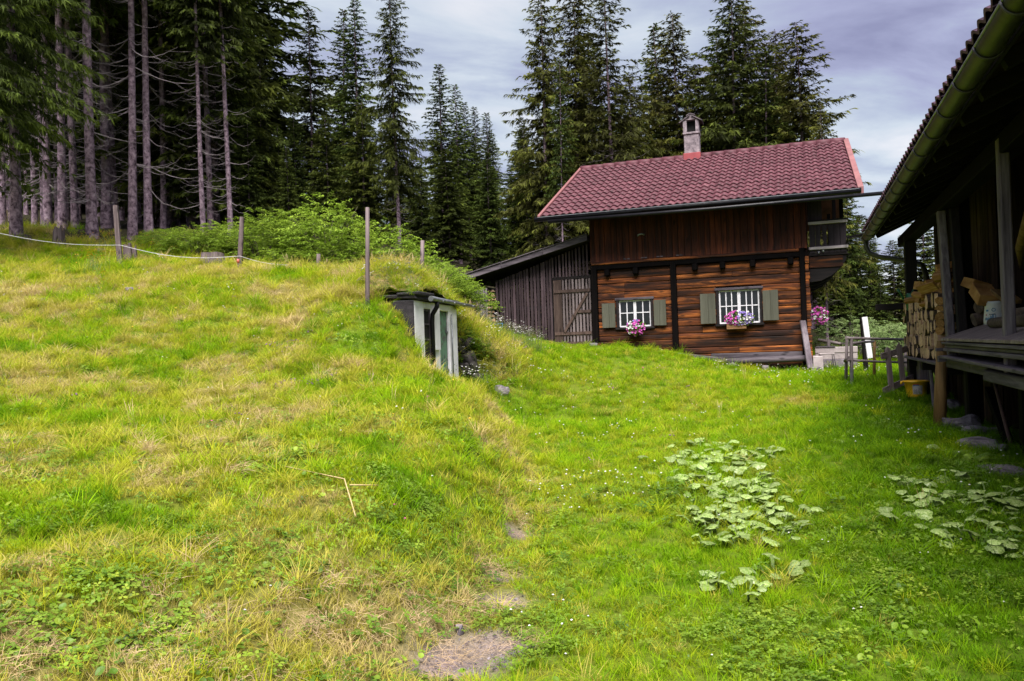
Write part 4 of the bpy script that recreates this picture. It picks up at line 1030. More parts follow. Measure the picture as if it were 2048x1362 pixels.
for k in range(8): print_on(va - 0.1 + k * 0.075, va - 0.05 + k * 0.075, 0.125, 0.135 + random.uniform(0, .01), M['print_dark'])
print_on(va - 0.52, va - 0.36, 0.12, 0.135, M['print_red']); print_on(va - 0.5, va - 0.2, 0.17, 0.195, M['print_blue'])
mb = MB(); mb.tube([(0.122 * math.cos(va + 0.3) + math.sin(va + .3) * .02 * math.cos(t), 0.122 * math.sin(va + 0.3) - math.cos(va + .3) * .02 * math.cos(t), 0.19 + 0.02 * math.sin(t)) for t in np.linspace(0, 2 * math.pi, 13)], 0.004, 5); mb.build('print', M['print_blue'], BK)
# green watering can on the far end of the wall of wood
WC = empty('watering_can', tuple(barn.w(-0.02, 3.15, 2.0)), barn.ang)
tag(WC, 'green plastic watering can standing behind the firewood wall', 'watering can')
mb = MB(); mb.tube([(0, 0, 0), (0, 0, 0.30), (0, 0, 0.33)], [0.10, 0.105, 0.085], 14); mb.build('body', M['green_plastic'], WC)
mb = MB(); mb.tube([(-0.08, 0, 0.1), (-0.2, 0, 0.34), (-0.24, 0, 0.42)], [0.025, 0.018, 0.03], 8); mb.build('spout', M['green_plastic'], WC)
mb = MB(); mb.tube([(0.0, 0, 0.33), (0.05, 0, 0.43), (0.15, 0, 0.42), (0.19, 0, 0.3), (0.1, 0, 0.15)], 0.014, 8); mb.build('handle', M['green_plastic'], WC)

# shed firewood: the end of the stack beside the slats, log by log; the rest, dim behind the slats, as one
random.seed(9)
z = 2.0; r = 0
while z < 3.32:
    x = -9.27
    while x < -9.02:
        w = random.uniform(0.10, 0.14)
        place(random.choice(LOGS), 'shed_log', cot, x + w / 2, 0.05 + random.uniform(-.02, .02), z, (random.uniform(-.2, .2), 0, math.pi / 2 + random.uniform(-.05, .05)), (1, w, 0.095),
              'pale split log end in the stack left of the shed slats', 'firewood', 'firewood stack at the shed corner')
        x += w + 0.01
    z += 0.128; r += 1
    mb = MB(); mb.box(-9.29, -9.0, 0.09, 0.36, z - 0.078, z - 0.056)
    o = obj('stack_lath', mb.mesh('stack_lath', M['grey_wood_x']), None, tuple(cot.o), (0, 0, cot.ang)); tag(o, 'thin lath between the courses of the stack left of the shed slats', 'lath', 'laths in the shed corner stack')
mb = MB(); mb.box(-9.30, -8.99, 0.02, 0.5, 1.4, 1.94, 0.02); o = obj('stone_footing', mb.mesh('stone_footing', M['rock'], 0.03), None, tuple(cot.o), (0, 0, cot.ang)); tag(o, 'grey stone footing under the firewood stack at the shed corner', 'footing')
V = []; F = []
z = 1.55
while z < 4.0:
    x = -8.85
    while x < -6.1:
        w = random.uniform(0.11, 0.17)
        if z < shed_top(x) - 0.35:
            v_, f_ = log_shape(random.randrange(4), 0.35); a = random.uniform(-.4, .4); o_ = len(V)
            for q in v_: V.append((x + w / 2 + (q[1] * math.cos(a) - q[2] * math.sin(a)) * w, 0.22 + q[0] + random.uniform(-.0, .0), z + (q[1] * math.sin(a) + q[2] * math.cos(a)) * 0.14))
            F += [tuple(o_ + i for i in f) for f in f_]
        x += w + 0.008
    z += 0.142
me = bpy.data.meshes.new('stacked_firewood'); me.from_pydata(V, [], F); me.materials.append(M['bark_log']); me.update()
tag(obj('stacked_firewood', me, None, tuple(cot.o), (0, 0, cot.ang)), 'dim firewood stacked inside the shed behind its slats', 'firewood', kind='stuff')
mb = MB(); mb.tube([tuple(cot.w(-9.25, -0.02, 2.28)), tuple(cot.w(-8.98, -0.03, 2.25)), tuple(cot.w(-8.75, -0.03, 2.27)), tuple(cot.w(-8.78, -0.05, 2.1)), tuple(cot.w(-8.86, -0.04, 1.9)), tuple(cot.w(-8.83, -0.04, 1.5))], 0.013, 6)
tag(mb.build('cord', M['blue_cord']), 'blue cord tied round the corner of the shed slats', 'cord')

# ------------------------------------------------------------------ earth cellar
K = frame_empty('earth_cellar', cel)
tag(K, 'white earth cellar front with a green door dug into the bank', 'cellar')
def wallbox(y0, y1, z0, z1, name='front_wall', mat=None, x0=-0.42, x1=0.0):
    mb = MB(); mb.box(x0, x1, y0, y1, z0, z1); return mb.build(name, mat or M['plaster'], K, 0.012)
fw = MB()
for (y0, y1, z0, z1) in ((-0.55, 0.0, 0.4, 2.50), (0.44, 0.98, 0.4, 2.50), (1.68, 2.28, 0.4, 2.50), (0.003, 0.437, 2.36, 2.497), (0.003, 0.437, 0.4, 1.28), (0.983, 1.677, 2.36, 2.497)):
    fw.box(-0.42, 0.0, y0, y1, z0, z1)
fw.build('front_wall', M['plaster'], K, 0.012)
mb = MB(); mb.box(0.004, 0.05, 0.50, 0.86, 1.55, 2.40); mb.build('plaster_panel', M['plaster'], K, 0.006)
mb = MB(); mb.box(-0.8, -0.425, -0.56, -0.30, 0.4, 2.495); mb.build('side_wall', M['concrete_dark'], K, 0.02)
mb = MB(); mb.box(-0.40, -0.002, -0.60, -0.553, 0.9, 2.49); mb.build('side_face', M['concrete_dark'], K, 0.01)
mb = MB(); mb.box(-0.80, 0.06, -0.62, 2.36, 2.53, 2.62, 0.025); mb.build('roof_slab', M['concrete_dark'], K, 0.02)
mb = MB(); mb.box(-0.3, 0.12, -0.66, 0.35, 2.58, 2.66, 0.025); mb.build('slab_lip', M['concrete_dark'], K, 0.02)
W = empty('window'); W.parent = K
mb = MB(); mb.box(-0.06, -0.045, 0.0, 0.44, 1.28, 2.36); mb.build('pane', M['soot_and_unlit_dark'], W)  # opaque black sheet, painted as the dark inside the opening
mb = MB()
for yy in (0.02, 0.40): mb.box(-0.04, -0.015, yy, yy + 0.03, 1.28, 2.36)
for zz_ in (1.75, 2.05, 2.32): mb.box(-0.038, -0.025, 0.02, 0.43, zz_, zz_ + 0.028)
mb.build('frame', M['grey_wood_z'], W)
DR = empty('door'); DR.parent = K
ys = np.linspace(1.0, 1.66, 5)
for i in range(4):
    mb = MB(); mb.box(-0.10 + random.uniform(-.004, .004), -0.06, ys[i] + .002, ys[i + 1] - .002, 0.72, 2.34); mb.build('plank', M['green_door'], DR, 0.003)
mb = MB(); mb.box(-0.14, -0.055, 1.655, 1.676, 0.72, 2.36); mb.build('jamb', M['grey_wood_z'], DR)
for zz_ in (1.1, 1.9):
    mb = MB(); mb.box(-0.058, -0.03, 1.56, 1.72, zz_, zz_ + 0.04); mb.build('hinge', M['zinc'], DR)
mb = MB(); mb.box(-0.43, -0.15, 0.99, 1.67, 0.4, 2.35); mb.build('unlit_doorway_block', M['soot_and_unlit_dark'], DR)  # block behind the planks, its black painted for the unlit inside
GT = empty('gutter'); GT.parent = K
mb = MB(); mb.tube([(0.20, -0.12, 2.545), (0.20, 3.05, 2.505)], 0.043, 12); mb.build('trough', M['zinc'], GT)
mb = MB(); mb.tube([(0.20, -0.14, 2.535), (0.20, -0.16, 2.535)], 0.052, 12); mb.build('end_cap', M['zinc'], GT)
for yy in (0.5, 1.3, 2.1, 2.8):
    mb = MB(); mb.tube([(0.20 + 0.05 * math.cos(t), yy, 2.53 + 0.05 * math.sin(t)) for t in np.linspace(-math.pi, 0, 7)], 0.01, 6); mb.build('bracket', M['zinc'], GT)
mb = MB(); mb.tube([(0.19, 0.25, 2.49), (0.19, 0.25, 2.40), (0.09, 0.26, 2.25), (0.075, 0.27, 2.1), (0.075, 0.27, 0.7)], 0.045, 10); mb.build('downpipe', M['dark_metal'], GT)
mb = MB(); mb.tube([(0.03, 1.77, 0.75), (0.03, 1.77, 2.30)], 0.014, 8); mb.build('rod', M['zinc'], K)

# ------------------------------------------------------------------ trees
def trunk_mesh(seed, Ht, r0, r1, lean=0.0, segs=16, n=10, flare=1.3):
    rs = random.Random(seed); mb = MB(); P = []; Rr = []
    ax, ay = rs.uniform(-1, 1), rs.uniform(-1, 1)
    for i in range(segs + 1):
        t = i / segs; zz_ = -0.4 + (Ht + 0.4) * t ** 1.15
        P.append((0.05 * math.sin(t * 5 + ax) * Ht / 20, 0.05 * math.sin(t * 4 + ay) * Ht / 20, zz_))
        fl = 1 + (flare - 1) * math.exp(-max(zz_, 0) * 2.2)
        Rr.append((r0 + (r1 - r0) * t ** 0.95) * fl)
    mb.tube(P, Rr, n, caps=False, wob=0.05)
    return mb.mesh('trunk', M['bark'])
def dead_mesh(seed, z0, z1, cnt, lmin, lmax, side=None):
    rs = random.Random(seed); V = []; F = []
    for k in range(cnt):
        zz_ = z0 + (z1 - z0) * rs.random(); a = rs.uniform(0, 2 * math.pi) if side is None else side + rs.uniform(-1.1, 1.1)
        L = rs.uniform(lmin, lmax) * (0.35 if rs.random() < .3 else 1); dr = rs.uniform(0.1, 0.55); up = rs.uniform(0, .35); cu = rs.uniform(-.5, .5)
        r0 = 0.008 + 0.007 * L
        o = len(V); m_ = 6
        for i in range(m_):
            s = i / (m_ - 1); aa = a + cu * s * s
            x = math.cos(aa) * L * s; y = math.sin(aa) * L * s; z = zz_ - dr * L * math.sin(s * 2.2) * .8 + up * L * s ** 3
            r = r0 * (1 - .85 * s)
            px, py = -math.sin(aa), math.cos(aa)
            V += [(x + px * r, y + py * r, z - r * .6), (x - px * r, y - py * r, z - r * .6), (x, y, z + r)]
        for i in range(m_ - 1):
            for q in range(3):
                b_ = o + i * 3
                F.append((b_ + q, b_ + (q + 1) % 3, b_ + 3 + (q + 1) % 3, b_ + 3 + q))
        if L > 0.9:   # a forked side twig
            i = 3; c0 = V[o + 9 + 2]; aa = a + rs.choice((-1, 1)) * rs.uniform(.5, .9); l2 = L * rs.uniform(.25, .45)
            o2 = len(V)
            for s in (0, .5, 1):
                r = r0 * .45 * (1 - .8 * s); x = c0[0] + math.cos(aa) * l2 * s; y = c0[1] + math.sin(aa) * l2 * s; z = c0[2] - l2 * .3 * s
                V += [(x, y + r, z), (x, y - r, z), (x, y, z + r * 1.4)]
            for i in range(2):
                for q in range(3): b_ = o2 + i * 3; F.append((b_ + q, b_ + (q + 1) % 3, b_ + 3 + (q + 1) % 3, b_ + 3 + q))
    return mesh_np('dead_branches', V, F, M['twig'])
def crown_mesh(seed, Ht, cb, Rm, whorl=0.42, per=5.5, dens=1.0, droop=0.5, hang=0.6, ragged=0.25, mat='spruce', width=0.11, one_side=0.0, tls=1.0, pexp=0.66):
    """Norway spruce crown: drooping branches, each hung with feathered twigs"""
    g = np.random.default_rng(seed)
    Vs = []; Tips = []; F5 = np.array([[0, 1, 3], [0, 3, 2], [2, 3, 4], [5, 6, 7], [8, 9, 10]])
    nb = int((Ht - cb) / whorl * per * 1.05)
    for i in range(nb):
        t = ((i + g.uniform(-.5, 1.5)) / nb); t = min(max(t, 0), .995) ** 0.93
        z = cb + (Ht - cb) * t
        prof = (1 - t) ** pexp * (0.60 + 0.40 * min(1, t * 5 + 0.25))
        a = i * 2.39996 + g.uniform(-.5, .5)
        big = 1 + 0.22 * math.sin(z * 1.3 + seed) * math.sin(a * 1.0 + seed * 2 + z * .25)     # uneven sides and gaps
        L = 1.25 * Rm * prof * g.uniform(1 - ragged * 1.7, 1 + ragged) * big + 0.10
        el = 0.50 * t - 0.12 + g.uniform(-.22, .22)
        dp = droop * (1 - 0.7 * t) * g.uniform(.45, 1.5); upc = 0.30 * dp
        n = int(max(9, L / 0.056 * dens))
        s = np.sort(g.uniform(0.06, 1.0, n)); s[-1] = 1.0
        co, si = math.cos(a), math.sin(a); bend = g.uniform(-.25, .25)
        aa = a + bend * s
        b0 = np.stack([np.cos(aa) * L * s, np.sin(aa) * L * s, z + L * (el * s - dp * s ** 1.8 + upc * s ** 4)], -1)
        sd = np.where(g.random(n) < .5, -1.0, 1.0)
        ang = np.where(s > .92, g.uniform(-.4, .4, n), sd * g.uniform(.35, 1.25, n))
        dz = -hang * g.uniform(.1, 2.2, n) * (1 - .6 * t) + 0.3 * t
        ln = np.sqrt(1 + dz ** 2); d = np.stack([np.cos(aa + ang) / ln, np.sin(aa + ang) / ln, dz / ln], -1)
        tl = np.clip((0.22 + 0.42 * (L / Rm) * (1 - 0.6 * s)) * g.uniform(.5, 1.35, n) * (Rm / 2.3) ** .5, 0.10, 0.9) * tls
        w = width * g.uniform(.6, 1.35, n) * (1 - .3 * t)
        rv = g.normal(size=(n, 3)); rv[:, 2] += 0.5
        wv = np.cross(d, rv); wv /= np.linalg.norm(wv, axis=1)[:, None] + 1e-9
        mid = b0 + d * (tl * .5)[:, None]; mid[:, 2] += tl * .04
        tip = b0 + d * tl[:, None]; tip[:, 2] -= tl * .16
        wq = wv * w[:, None]; q = d * (w * .45)[:, None]
        s1 = b0 + d * (tl * .30)[:, None]; s2 = b0 + d * (tl * .55)[:, None]
        t1 = s1 + (d * .75 + wv * .75) * (tl * .42)[:, None]; t2 = s2 + (d * .75 - wv * .75) * (tl * .38)[:, None]
        t1[:, 2] -= tl * .10; t2[:, 2] -= tl * .10
        Vs.append(np.stack([b0 - wq * .25, b0 + wq * .25, mid - wq * .5, mid + wq * .5, tip, s1 - q, s1 + q, t1, s2 - q, s2 + q, t2], 1))
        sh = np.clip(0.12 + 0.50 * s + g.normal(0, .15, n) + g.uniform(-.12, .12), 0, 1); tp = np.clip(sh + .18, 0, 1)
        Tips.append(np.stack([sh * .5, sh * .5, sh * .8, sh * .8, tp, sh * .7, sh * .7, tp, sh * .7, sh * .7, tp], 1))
        qq = np.array([0, .5, 1.0]); ax_ = np.stack([np.cos(a + bend * qq) * L * qq, np.sin(a + bend * qq) * L * qq, z + L * (el * qq - dp * qq ** 1.8 + upc * qq ** 4)], -1)
        r = 0.012 + .006 * L; up = np.array([0, 0, r])
        Vs.append(np.stack([ax_[0] + up, ax_[0] - up, ax_[1] + up * .6, ax_[1] - up * .6, ax_[2], ax_[0], ax_[0] + up * .1, ax_[1], ax_[0], ax_[0] + up * .1, ax_[1]])[None]); Tips.append(np.full((1, 11), 0.05))
    V = np.concatenate(Vs); T = np.concatenate(Tips)
    base = (np.arange(len(V)) * 11)[:, None, None]
    F = (base + F5[None]).reshape(-1, 3)
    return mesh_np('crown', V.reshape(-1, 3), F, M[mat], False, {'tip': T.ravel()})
VAR = {}
def variant(key, Ht, r0, cb, Rm, dead=None, **k):
    sd = hash(key) % 1000 if False else sum(map(ord, key))
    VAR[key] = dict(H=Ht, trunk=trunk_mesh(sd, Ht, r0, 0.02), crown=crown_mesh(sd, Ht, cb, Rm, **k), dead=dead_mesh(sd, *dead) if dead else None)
variant('mast', 27, 0.185, 8.2, 2.3, (1.2, 9.0, 90, .5, 2.1), dens=.9)
variant('mast_thin', 24, 0.15, 8.5, 1.7, (0.8, 9.0, 90, .4, 1.8), dens=.8)
variant('mast_bare', 26, 0.165, 11.5, 2.2, (1.5, 12.5, 75, .6, 2.6), dens=.9)
variant('full', 24, 0.24, 2.0, 2.9, (0.8, 4.5, 30, .6, 1.8), dens=1.1, droop=.55)
variant('full_b', 22, 0.22, 1.2, 2.5, None, dens=1.1, droop=.42, hang=.5)
variant('dense', 15, 0.18, 0.7, 2.3, None, dens=1.2, droop=.40, hang=.45, whorl=.36)
variant('spire', 18, 0.17, 2.5, 1.8, (0.5, 3.0, 20, .5, 1.4), dens=.95, droop=.35, hang=.4, whorl=.36)
variant('tall', 27, 0.22, 6.5, 2.8, (2.0, 9.5, 60, .7, 2.2), dens=.95, droop=.6, hang=1.0, ragged=.38, pexp=.58)
variant('olive', 26, 0.20, 3.5, 2.8, (2.0, 6.0, 40, .7, 2.0), dens=1.0, droop=.6, hang=1.05, ragged=.42, mat='spruce_olive', pexp=.56)
variant('olive_b', 27, 0.22, 6.0, 3.0, (2.0, 13, 70, .9, 2.9), dens=.8, droop=.45, hang=.75, ragged=.5, mat='spruce_olive', whorl=.55)
variant('near', 20, 0.20, 2.6, 2.05, (0.8, 4.5, 25, .6, 1.6), dens=2.4, droop=.5, hang=1.0, mat='spruce_near', width=.035, tls=.55, per=9)
def tree(key, X, Y, Ht=None, sw=1.0, label=None, group=None, rot=None, zoff=0.0, dead=True):
    v = VAR[key]; s = (Ht or v['H']) / v['H']
    o = empty('spruce_tree', (X, Y, float(H(X, Y)) + zoff), random.uniform(0, 6.28) if rot is None else rot)
    tag(o, label, 'tree', group); wj = random.uniform(.88, 1.25)
    for nm in ('trunk', 'crown', 'dead'):
        if v[nm] is None or (nm == 'dead' and not dead): continue
        c_ = obj({'dead': 'dead_branches'}.get(nm, nm), v[nm], o)
        c_.scale = (sw * s * wj, sw * s * wj, s) if nm != 'trunk' else (sw * s, sw * s, s)
    o.rotation_euler = (random.uniform(-.02, .02), random.uniform(-.02, .02), o.rotation_euler[2])
    return o
def tpx(key, px, Y, toppy=None, Ht=None, sw=1.0, **k):
    X = ray(px, 600)[0] * Y
    # a vertical leans in the tilted frame: X from the pixel column at the base
    g_ = float(H(X, Y))
    if toppy is not None: Ht = pt(px, toppy, Y)[2] - g_
    return tree(key, X, Y, Ht, sw, **k)
random.seed(21)
WOOD = 'spruces along the edge of the wood'
tpx('near', 36, 22.5, Ht=22, sw=.72, label='bright green spruce hanging over the left edge of the meadow', group=WOOD)
tpx('near', -75, 19.5, Ht=21, sw=.9, label='bright spruce branches reaching in from beyond the left edge', group=WOOD)
tpx('full', 130, 30, Ht=22, sw=.9, label='full dark spruce behind the trunk with the splintered stump', group=WOOD)
tpx('mast', 190, 25, Ht=28, sw=.92, label='stout mauve spruce trunk, thickest of the row by the leaning grey post', group=WOOD)
tpx('mast_thin', 213, 28.5, Ht=27, sw=1.05, label='spruce trunk close on the right of the thickest one', group=WOOD)
tpx('mast_bare', 270, 26, Ht=27, sw=.86, label='tall straight spruce trunk just behind the leaning grey post', group=WOOD)
tpx('mast_bare', 304, 27, Ht=26, sw=.86, label='dark spruce trunk right of the leaning grey post', group=WOOD)
tpx('mast', 128, 26.5, Ht=26, sw=.85, label='spruce trunk behind the split old stump', group=WOOD)
tpx('mast_thin', 412, 27, Ht=17, sw=.9, label='thin dead-branched spruce pole standing alone before the dark gap', group=WOOD)
tpx('mast_thin', 424, 29, Ht=23, sw=.85, label='thin spruce trunk behind the dead-branched pole', group=WOOD)
tpx('mast_thin', 468, 28, Ht=20, sw=.8, label='thin spruce trunk behind the post with the red insulator', group=WOOD)
for px_, Y_, sw_ in ((104, 27, .95), (158, 27.5, .9), (236, 29, .95), (330, 29.5, .85), (12, 27, .8), (30, 30, .7), (75, 29, .8), (90, 27.5, .7), (142, 30, .6), (152, 28, .6), (98, 33, .7), (165, 34, .7), (238, 33, .7), (250, 36, .8), (320, 33, .7), (345, 31, .6), (285, 36, .8), (385, 36, .8), (60, 36, .8), (120, 38, .8), (200, 40, .9), (20, 40, .9), (330, 42, 1)):
    tpx('mast_thin', px_, Y_, Ht=random.uniform(20, 25), sw=sw_, label='slender spruce trunk in the dim wood behind the front row', group='slender trunks in the dim wood')
# crowned trees, left mass to the gap before the tall tree
SK = 'crowned spruces behind the elder bushes'
tpx('full', 350, 34, Ht=26, sw=1.0, label='dark full spruce crown filling the gap behind the two right trunks', group=SK)
tpx('full_b', 392, 31, Ht=21, sw=.95, label='full spruce behind the thin dead-branched pole', group=SK)
tpx('tall', 470, 33, -110, sw=1.25, label='big spruce whose crown ends the dark mass before the first sky gap', group=SK)
tpx('full_b', 440, 30, Ht=15, sw=1.0, label='lower spruce behind the thin trunks by the elder bushes', group=SK)
tpx('full', 530, 34, 118, sw=.9, label='spruce on the slope of the mass left of the slim spire', group=SK)
tpx('dense', 505, 29, 235, sw=1.0, label='bushy dark spruce behind the tallest elder bush', group=SK)
tpx('spire', 632, 42, 18, sw=1.0, label='slim spire-topped spruce alone in the first sky gap', group=SK)
tpx('full', 600, 36, 215, sw=.95, label='dark spruce below the slim spire', group=SK)
tpx('dense', 585, 30, 290, sw=1.0, label='dense young spruce behind the elder bushes, left of the slim spire', group=SK)
tpx('spire', 694, 40, 20, sw=1.05, label='narrow spruce top left of the great tall spruce', group=SK)
tpx('spire', 722, 38, 2, sw=1.15, label='narrow spruce touching the great tall spruce', group=SK)
tpx('dense', 665, 31, 232, sw=1.05, label='dense spruce behind the middle elder bush', group=SK)
tpx('dense', 735, 32, 205, sw=1.1, label='dense spruce under the narrow tops beside the great tall spruce', group=SK)
tpx('tall', 803, 30, -42, sw=1.05, label='great tall spruce with a bare lower trunk left of the low sky gap', group=SK)
tpx('dense', 850, 36, 330, sw=1.0, label='small dense spruce close behind the bare trunk of the great spruce', group=SK)
tpx('spire', 893, 40, 128, sw=1.15, label='highest spire in the low gap right of the great spruce', group=SK)
tpx('spire', 925, 42, 170, sw=1.0, label='second spire in the low gap right of the great spruce', group=SK)
tpx('spire', 945, 46, 205, sw=1.0, label='third spire in the low gap, half hidden', group=SK)
tpx('spire', 966, 50, 215, sw=.9, label='thin pale spire far off in the low gap', group=SK)
tpx('spire', 990, 44, 225, sw=1.1, label='spire nearest the cottage side of the low gap', group=SK)
tpx('dense', 905, 34, 300, sw=1.15, label='dark dense spruce above the cellar roof', group=SK)
tpx('dense', 985, 35, 318, sw=1.15, label='dark dense spruce above the shed eave', group=SK)
tpx('dense', 1035, 38, 330, sw=1.1, label='dark dense spruce behind the left end of the cottage roof', group=SK)
tpx('dense', 795, 38, 250, sw=1.1, label='dense spruce behind the bare trunk of the great spruce', group=SK)
CB = 'spruces behind the cottage'
for k_, (px_, Y_, tp_, kd_, lb_) in enumerate(((1060, 37, 250, 'full_b', 'dark spruce just outside the left end of the cottage roof'), (1195, 41, 70, 'full_b', 'spruce filling in behind the shaggy one'), (1265, 37, 150, 'olive', 'broad olive spruce filling in right of the lanky one'), (1320, 44, 120, 'full_b', 'dim spruce behind the left of the two slender tops'),
        (1405, 37, 130, 'olive', 'olive spruce standing right behind the chimney cap'), (1445, 40, 60, 'full', 'spruce close on the left of the tallest dark one'), (1535, 34, 110, 'full_b', 'greener spruce low behind the middle of the ridge'), (1590, 40, 110, 'full', 'spruce filling in left of the rightmost'), (1660, 36, 210, 'olive', 'drooping spruce just past the right end of the ridge'))):
    tpx(kd_, px_, Y_, tp_, sw=1.15, label=lb_, group=CB)
tpx('olive', 1100, 33, -12, sw=1.25, label='columnar spruce at the left end of the group behind the cottage', group=CB)
tpx('mast_thin', 1128, 30, 120, sw=.8, label='thin bare trunk seen between shed roof and cottage eave', group=CB)
tpx('olive', 1162, 36, -25, sw=1.25, label='shaggy spruce between the columnar one and the bare-trunked one', group=CB)
tpx('olive_b', 1232, 32, -75, sw=1.19, label='lanky spruce with a long bare trunk left of the chimney', group=CB)
tpx('olive', 1290, 40, 210, sw=1.1, label='lower olive spruce just left of the chimney', group=CB)
tpx('spire', 1338, 40, 48, sw=1.25, label='slender spruce top above the chimney, the left of two', group=CB)
tpx('olive', 1376, 38, 28, sw=1.19, label='slender spruce top above the chimney, the right of two', group=CB)
tpx('full_b', 1420, 42, 190, sw=1.0, label='shorter spruce right of the chimney', group=CB)
tpx('tall', 1476, 35, -18, sw=1.25, label='tallest dark spruce above the middle of the roof', group=CB)
tpx('olive', 1512, 38, -2, sw=1.25, label='spruce pressed against the right of the tallest dark one', group=CB)
tpx('olive', 1566, 37, 62, sw=1.25, label='olive spruce left of the rightmost behind the roof', group=CB)
tpx('olive', 1622, 34, 48, sw=1.50, label='rightmost spruce behind the roof, with long branches over its end', group=CB)
tpx('full_b', 1250, 45, 170, sw=1.1, label='dim spruce far behind the lanky one', group=CB)
tpx('full_b', 1540, 45, 160, sw=1.1, label='dim spruce far behind the roof ridge', group=CB)
tpx('full_b', 1170, 42, 190, sw=1.1, label='dim spruce behind the shed side of the cottage roof', group=CB)
RG = 'spruces right of the cottage'
tpx('olive_b', 1652, 28, 205, sw=.8, label='spruce beside the cottage with a bare trunk behind the flower basket', group=RG)
tpx('full', 1700, 31, 330, sw=.9, label='drooping spruce in the gap between cottage and barn', group=RG)
tpx('full_b', 1745, 33, 440, sw=1.15, label='dark spruce in the middle of the gap between cottage and barn', group=RG)
tpx('dense', 1672, 30, 520, sw=1.2, label='low dense spruce behind the flower basket', group=RG)
tpx('dense', 1760, 28.5, 560, sw=1.2, label='low dense spruce behind the leaning white board', group=RG)
tpx('dense', 1790, 30, 480, sw=1.2, label='dense spruce behind the barn downpipe', group=RG)
tpx('dense', 1850, 31, 400, sw=1.2, label='dense spruce seen between the two far barn posts', group=RG)
tpx('dense', 1720, 36, 430, sw=1.2, label='dim spruce behind the drooping one', group=RG)
tpx('dense', 1900, 34, 400, sw=1.2, label='spruce mostly hidden by the barn wall', group=RG)
# deeper rows of the wood
random.seed(33)
for k in range(30):
    px_ = -120 + k * 40 + random.uniform(-12, 12); Y_ = random.uniform(44, 58)
    if px_ > 1060: break
    tp = 250 + 60 * random.random() if px_ > 560 else None
    tpx(random.choice(['full', 'full_b', 'dense']), px_, Y_, tp, None if tp else random.uniform(19, 24), 1.25, label='spruce deep in the dark background of the wood', group='spruces deep in the wood', dead=False)
for k in range(12):
    tpx('dense', -110 + k * 50 + random.uniform(-15, 15), random.uniform(42, 46), None, random.uniform(9, 13), 1.35, label='low dense spruce closing the view between the left trunks', group='low spruces closing the wood', dead=False)
for k in range(14):
    px_ = 1060 + k * 58 + random.uniform(-20, 20)
    tpx(random.choice(['full_b', 'dense']), px_, random.uniform(46, 54), 190 + random.uniform(0, 60) if px_ < 1640 else 470, None, 1.2, label='dim spruce in the far row behind cottage and barn', group='far row behind the cottage')

# ------------------------------------------------------------------ bushes
def bush_mesh(seed, w, h, n, mat, leaf=0.085):
    g = np.random.default_rng(seed); Vs = []; T = []
    nb = int(n / 14)
    for k in range(nb):
        u_ = g.random(); a = g.uniform(0, 6.283); r = w * (g.random() ** .55)
        zc = h * (0.12 + 0.88 * math.sqrt(max(0.0, 1 - (r / w) ** 2)) * (g.random() ** .45)) * g.uniform(.82, 1.08)
        c0 = np.array([math.cos(a) * r, math.sin(a) * r, zc])
        sdir = np.array([math.cos(a), math.sin(a), g.uniform(-.1, .9)]) + g.normal(0, .35, 3); sdir /= np.linalg.norm(sdir)
        L = g.uniform(.22, .5); m_ = 14
        s = np.linspace(0.1, 1, m_); lat = np.cross(sdir, [0, 0, 1]); lat /= np.linalg.norm(lat) + 1e-6
        sg = np.where(np.arange(m_) % 2, 1, -1)
        b0 = c0 + sdir * (s * L)[:, None]; b0[:, 2] -= s ** 2 * L * .3
        d = lat[None] * sg[:, None] * .8 + sdir[None] * .6 + g.normal(0, .2, (m_, 3)); d[:, 2] -= .15; d /= np.linalg.norm(d, axis=1)[:, None]
        ll = leaf * g.uniform(.7, 1.4, m_)
        wv = np.cross(d, np.array([0, 0, 1]) + g.normal(0, .35, (m_, 3))); wv /= np.linalg.norm(wv, axis=1)[:, None] + 1e-6
        mid = b0 + d * (ll * .5)[:, None]; tip = b0 + d * ll[:, None]; tip[:, 2] -= ll * .25; mid[:, 2] += ll * .03
        Vs.append(np.stack([b0, mid - wv * (ll * .21)[:, None], mid + wv * (ll * .21)[:, None], tip], 1))
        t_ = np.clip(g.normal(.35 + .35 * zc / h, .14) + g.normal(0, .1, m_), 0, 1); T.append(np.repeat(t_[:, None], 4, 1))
    V = np.concatenate(Vs); T = np.concatenate(T); base = (np.arange(len(V)) * 4)[:, None]
    F = np.concatenate([base + np.array([[0, 1, 2]]), base + np.array([[1, 3, 2]])])
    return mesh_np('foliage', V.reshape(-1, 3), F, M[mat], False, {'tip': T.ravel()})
def stems_mesh(seed, w, h, n=9):
    rs = random.Random(seed); mb = MB()
    for k in range(n):
        a = rs.uniform(0, 6.28); r = w * rs.uniform(.2, .8)
        mb.tube([(0.08 * math.cos(a), 0.08 * math.sin(a), -0.2), (r * .35 * math.cos(a), r * .35 * math.sin(a), h * .45), (r * math.cos(a), r * math.sin(a), h * rs.uniform(.7, .9))], [0.022, 0.016, 0.006], 5, caps=False)
    return mb.mesh('stems', M['stem'])
BV = [(bush_mesh(60 + k, w_, h_, n_, mt), stems_mesh(k, w_, h_)) for k, (w_, h_, n_, mt) in enumerate(((1.3, 1.9, 7600, 'bush'), (1.0, 1.3, 5200, 'bush'), (1.5, 1.5, 7000, 'bush'), (1.1, 1.5, 3600, 'bush_pale')))]
def bush(k, px, Y, sc=1.0, sz=1.0, label='', group=None, zoff=0):
    X = ray(px, 600)[0] * Y
    o = empty('bush', (X, Y, float(H(X, Y)) + zoff), random.uniform(0, 6.28)); tag(o, label, 'bush', group)
    sc *= 1.12 if px < 1100 else 1.0
    for nm, me in (('foliage', BV[k][0]), ('stems', BV[k][1])): obj(nm, me, o, scale=(sc, sc, sc * sz))
    return o
BG = 'elder bushes along the wood edge'
